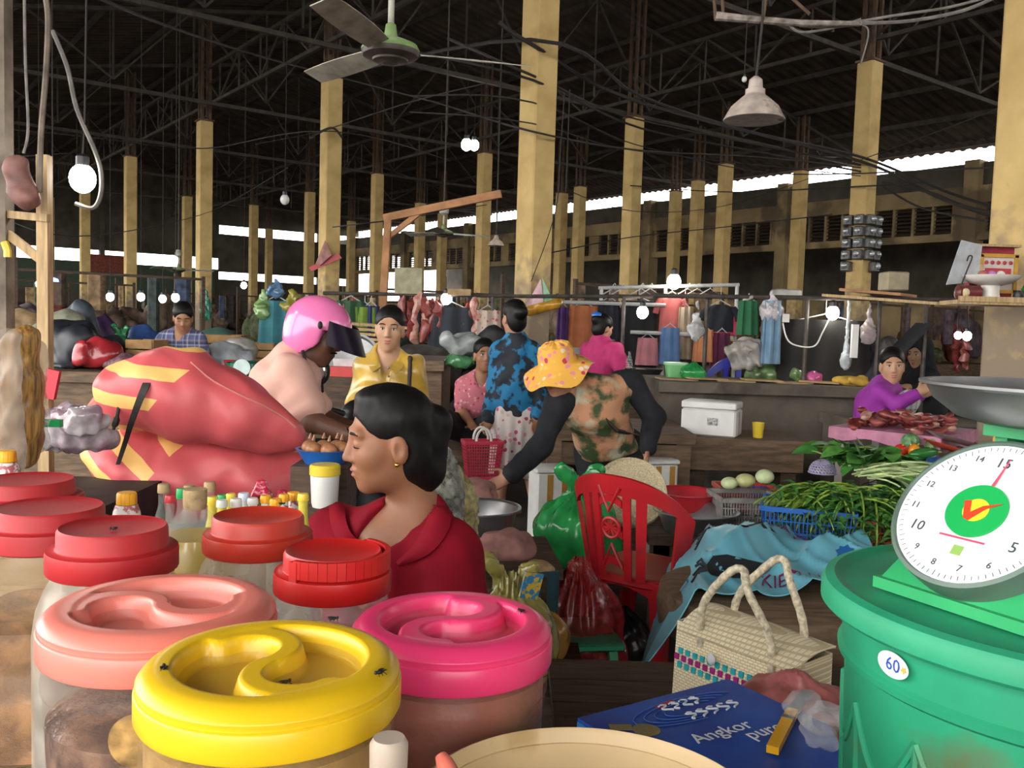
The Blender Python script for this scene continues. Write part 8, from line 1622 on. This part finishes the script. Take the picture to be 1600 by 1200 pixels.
p = at(83, 440, 10); t = thing('blue_lamp', 'lamp with a glowing blue shade behind the timber post', 'lamp', p); MB().lathe([(.06, 0), (.05, .03), (.01, .045), (0, .045)], 20).build('shade', M('blue_glow', (.1, .2, 1.), .4, var=0, emit=6., emitcol=(.12, .25, 1.)), t); MB().tube([(0, 0, .04), (0, 0, roofz((p - HO).dot(HV)) - p.z - .05)], .008, 5).build('cord', m_cable, t)
p = at(775, 384, 9.6); t = thing('pendant_lamp', 'small dull cone lamp beside the thick middle column', 'lamp', p); MB().lathe([(.09, 0), (.07, .04), (.03, .07), (.02, .11), (0, .11)], 28).build('shade', m_shade, t); MB().tube([(0, 0, .1), (0, 0, roofz((p - HO).dot(HV)) - p.z - .05)], .008, 5).build('cord', m_cable, t)
# orange timber gallows
tm = thing('timber_gallows', 'slanted orange timber beam on a post behind the gold shirt', 'frame', (at(597, 520, 9.2).x, 9.2, 0)); o = tm.location.copy()
MB().bar(at(607, 335, 9.2) - o, Vector((at(588, 520, 9.2).x, 9.2, 0)) - o, .09, .07).build('post', m_woodo, tm, smooth=False); MB().bar(at(600, 341, 9.2) - o, at(783, 303, 9.0) - o, .06, .075).build('beam', m_woodo, tm, smooth=False); MB().bar(at(655, 333, 9.15) - o, at(608, 370, 9.2) - o, .05, .05).build('brace', m_woodo, tm, smooth=False)
# plastic tied to columns
def flag(px, pts, Y, mat, label):
    P = [at(x, y, Y + dz) for x, y, dz in pts]; o = P[0]; mb = MB(); mb.add([p - o for p in P] + [p - o + Vector((0, .02, 0)) for p in P], [list(range(len(P))), list(range(2 * len(P) - 1, len(P) - 1, -1))] + [[i, (i + 1) % len(P), len(P) + (i + 1) % len(P), len(P) + i] for i in range(len(P))]); tag(mb.build('plastic_scrap', mat, None, o, False), label, 'plastic')
flag(0, [(508, 375, 0), (518, 398, -.1), (500, 415, -.05), (493, 412, 0)], 14.6, film('film_pk', (.45, .22, .2), .8), 'dusty pink plastic tied to the column behind the helmet'); flag(0, [(528, 395, 0), (534, 403, 0), (487, 424, 0), (482, 418, 0)], 14.6, m_redp, 'red strip of plastic on the column behind the helmet'); flag(0, [(845, 435, 0), (850, 480, -.05), (825, 490, 0), (822, 478, 0)], 9.37, film('film_pk2', (.48, .22, .28), .75), 'pink plastic sheet tied to the thick middle column'); flag(0, [(847, 433, 0), (864, 470, 0), (850, 476, 0)], 9.39, m_fgreen, 'green plastic triangle tied to the thick middle column')
s = SDF().cap(at(826, 485, 9.34), at(870, 474, 9.34), .06, .05, .03); sdf_thing('orange_bag', s, film('film_or', (.55, .28, .03), .95), .015, wob(.01, 30, 2), at(850, 490, 9.1), 'orange plastic bundle tied to the thick middle column', 'bag')
# electricity meters
mc = thing('meter_cluster', 'cluster of electric meters strapped to the yellow column', 'meter', (colpos['D'].x, colpos['D'].y, at(1340, 420, 13.2).z), HA); m_met = M('meter_case', (.13, .125, .12), .4, metal=.3, var=.3); m_meg = M('meter_glass', (.55, .58, .6), .12, metal=.5, var=.3, scale=20)
for face in range(2):
    for r_ in range(5):
        for c_ in range(2):
            x = -.09 + c_ * .18; z = .05 + r_ * .17
            if r_ == 0 and c_ == 0: continue
            loc = Vector((x, -S / 2 - .06, z)) if face else Vector((-S / 2 - .06, x, z)); b = MB().box(loc, (.15, .1, .15) if face else (.1, .15, .15), bev=.015).build('meter', m_met, mc); MB().sph(loc + (Vector((0, -.05, .01)) if face else Vector((-.05, 0, .01))), .05, 14, 8).build('meter_glass', m_meg, b)
# shrine shelf on the nearest column
sh = thing('shrine_shelf', 'pale wooden shrine shelf fixed to the nearest column', 'shelf', at(1545, 470, 5.1), -.12); o = sh.location; MB().box((.03, .08, -.012), (.44, .3, .024)).build('board', m_wood, sh, smooth=False); MB().box((.03, -.075, .005), (.44, .012, .03)).build('front_lip', m_wood, sh, smooth=False)
def on(x, y, z=0.): return Vector((o.x + x, o.y + y, o.z + z))
bx = thing('shrine_box', 'red-lined shrine box on the shelf', 'box', on(.09, .16)); MB().box((0, .02, .16), (.26, .02, .32)).build('back', M('shrine_red', (.34, .03, .05), .6), bx, smooth=False); MB().box((0, -.0, .325), (.29, .07, .014)).build('top_trim', m_wood, bx, smooth=False); MB().box((-.135, 0, .16), (.012, .06, .32)).build('side', M('shrine_red', (.34, .03, .05), .6), bx, smooth=False)
pf_ = thing('framed_picture', 'gold-framed picture with red and white panels in the shrine', 'picture', on(.10, .10)); MB().box((0, .02, .16), (.2, .012, .2)).build('panel', M('pic_white', (.62, .55, .52), .5, var=.1), pf_, smooth=False)
for dx, dz, w, h in ((0, .265, .22, .02), (0, .06, .22, .02), (-.1, .16, .02, .22), (.1, .16, .02, .22)): MB().box((dx, .012, dz), (w, .02, h)).build('frame', M('gold_frame', (.55, .30, .04), .45), pf_, smooth=False)
for k in range(5): MB().sph((-.07 + k * .035, .010, .225), (.012, .004, .012), 10, 6).build('medallion', M('pic_red', (.5, .05, .05), .5), pf_)
MB().box((0, .011, .165), (.15, .004, .055)).build('red_panel', MATS['pic_red'], pf_, smooth=False)
pl = thing('pedestal_dish', 'white pedestal offering dish on the shrine shelf', 'dish', on(0.0, -.01)); MB().lathe([(.06, 0), (.062, .012), (.052, .014), (.045, .05), (.05, .085), (.11, .1), (.145, .125), (.15, .14), (.142, .142), (.1, .115), (0, .1)], 48, mis=[1, 1, 0, 0, 0, 0, 0, 0, 0, 0]).build('dish', [M('porcelain', (.68, .64, .58), .25, var=.05), M('porcelain_red', (.5, .08, .05), .3)], pl)
for k in range(3): MB().sph((-.05 + .05 * k, 0, .15), (.025, .025, .02), 12, 8).build('offering', [m_lipp, M('petal', (.5, .2, .5), .6), m_wcap][k], pl)
MB().sph((-.06, .02, .17), (.03, .03, .035), 14, 10).build('glass_cup', m_glass, pl)
tj = thing('tilted_jar', 'dark jar with a yellow flower label lying on the shelf', 'jar', on(-.13, -.02, .04)); mb = MB(); mb.lathe([(.02, -.07), (.04, -.06), (.042, .06), (.02, .07), (0, .07)], 28, mat=Matrix.Rotation(math.radians(90), 4, 'Y')); mb.build('body', M('jar_maroon', (.14, .03, .03), .3), tj); mb = MB(); mb.sph((-.03, -.034, 0), (.024, .012, .024), 14, 8); mb.build('label', M('jar_label', (.7, .5, .1), .5, col2=(.6, .55, .5), scale=60), tj)
wbd = at(1505, 410, 5.15); mb = MB(); mb.add([at(1503, 375, 5.15) - wbd, at(1535, 383, 5.2) - wbd, at(1528, 440, 5.2) - wbd, at(1479, 445, 5.1) - wbd] + [q + Vector((0, .01, 0)) for q in (at(1503, 375, 5.15) - wbd, at(1535, 383, 5.2) - wbd, at(1528, 440, 5.2) - wbd, at(1479, 445, 5.1) - wbd)], [[0, 1, 2, 3], [7, 6, 5, 4], [4, 5, 1, 0], [5, 6, 2, 1], [6, 7, 3, 2], [7, 4, 0, 3]]); tag(mb.build('white_card', M('card_white', (.55, .58, .6), .6, var=.15), None, wbd, False), 'tilted white card leaning on the shrine', 'card')
rope('wire_hook', 'bent black wire before the white card', [(1503, 443, 5.09), (1512, 420, 5.09), (1519, 402, 5.12), (1514, 400, 5.12), (1511, 408, 5.12)], .004)
tag(MB().lathe([(.025, 0), (.027, .01), (.025, .07), (.01, .1), (.01, .13), (0, .13)], 16).build('green_bottle', M('glass_green', (.03, .2, .04), .15), None, on(.19, -.03)), 'small green bottle at the right end of the shelf', 'bottle'); tag(MB().lathe([(.02, 0), (.03, .03), (.02, .06), (0, .06)], 16).build('incense_pot', m_blackp, None, on(.14, -.045)), 'small dark incense pot on the shelf', 'pot')
# awning boards over the right counter and odds
for k, (a, b, w, lab) in enumerate((((1325, 460, 6.9), (1420, 468, 6.6), .35, 'orange-brown board lying on the pipe rack'), ((1300, 468, 7.1), (1480, 482, 6.3), .25, 'long pale board sagging along the pipe rack'))): A, Bq = at(*a), at(*b); tag(MB().bar((0, 0, 0), Bq - A, w, .02, roll=math.pi / 2 * 0).build('rack_board', m_woodo if k == 0 else m_wood, None, A + Vector((0, 0, .03)), False), lab, 'board')
for px, py, w, h, lab, c in ((1396, 440, .3, .26, 'pale carton on the rack shelf beyond the meters', (.36, .3, .2)), (1228, 458, .35, .1, 'grey bundle on top of the rack', (.3, .29, .27))): q = at(px, py, 7.5); tag(MB().box((0, 0, 0), (w * .6, .2, h * .6), bev=.01).build('rack_carton', M('ctn%d' % px, c, .8), None, q), lab, 'carton')
rope('bulb_flex', 'white flex looping from the rack to the bright bulb', [(1223, 505, 7.1), (1230, 530, 7.1), (1245, 540, 7.1), (1272, 541, 7.1), (1285, 520, 7.1), (1297, 495, 7.1)], .006, m_wcap); tag(MB().box((0, 0, 0), (.05, .02, .065)).build('plug_box', m_wcap, None, at(1228, 497, 7.1), False), 'small white socket box on the rack', 'socket'); 
tag(MB().box((0, 0, 0), (.05, .03, .26)).build('white_stick', m_foam, None, at(1335, 533, 7.0), False), 'white strip fixed to the meter column', 'strip')
mb = MB(); A = at(1390, 560, 6.9); mb.bar((0, 0, 0), at(1445, 505, 6.9) - A, .30, .01); tag(mb.build('black_awning', m_blk, None, A, False), 'slanted black awning cloth behind the woman in purple', 'awning')
# onions and yellow tub behind the bottles
q = at(508, 698, 2.75); tag(MB().box((0, 0, (q.z - .05) / 2), (.17, .17, q.z - .05)).build('crate_block', m_woodd, None, (q.x, q.y, 0), False), 'dark crate under the onion basin', 'crate'); bz = q.z - .05
tag(MB().lathe([(.06, 0), (.085, .04), (.09, .045), (.08, .045), (.06, .01), (0, .01)], 32).build('onion_basin', m_pblue, None, (q.x, q.y, bz)), 'blue basin of onions left of the woman in red', 'basin')
for k, (dx, dy) in enumerate(((-.03, -.03), (.02, -.04), (.05, .0), (-.01, .02), (.03, .03), (-.05, .01))): mb = MB(); mb.sph((0, 0, 0), (.026, .026, .023), 14, 10); mb.tube([(0, 0, .028), (0.003, 0, .045)], [.006, .002], 6); tag(mb.build('onion', M('onion', (.45, .20, .09), .35, var=.3, scale=40), None, (q.x + dx, q.y + dy, bz + .045)), 'shiny brown onion in the blue basin', 'onion', 'onions in the blue basin')
q = at(508, 728, 2.6); t = thing('yellow_tub', 'white tub with a yellow lid just left of the woman in red', 'tub', (q.x, q.y, q.z - .12)); MB().lathe([(.035, 0), (.038, .01), (.042, .09), (.04, .1)], 32).build('body', m_wcap, t); MB().lathe([(.036, .09), (.045, .095), (.045, .12), (.041, .125), (0, .125)], 32).build('lid', m_ycp, t)
tag(MB().box((0, 0, (q.z - .12) / 2), (.1, .1, q.z - .12)).build('crate_block', m_woodd, None, (q.x, q.y, 0), False), 'dark crate under the yellow-lidded tub', 'crate')
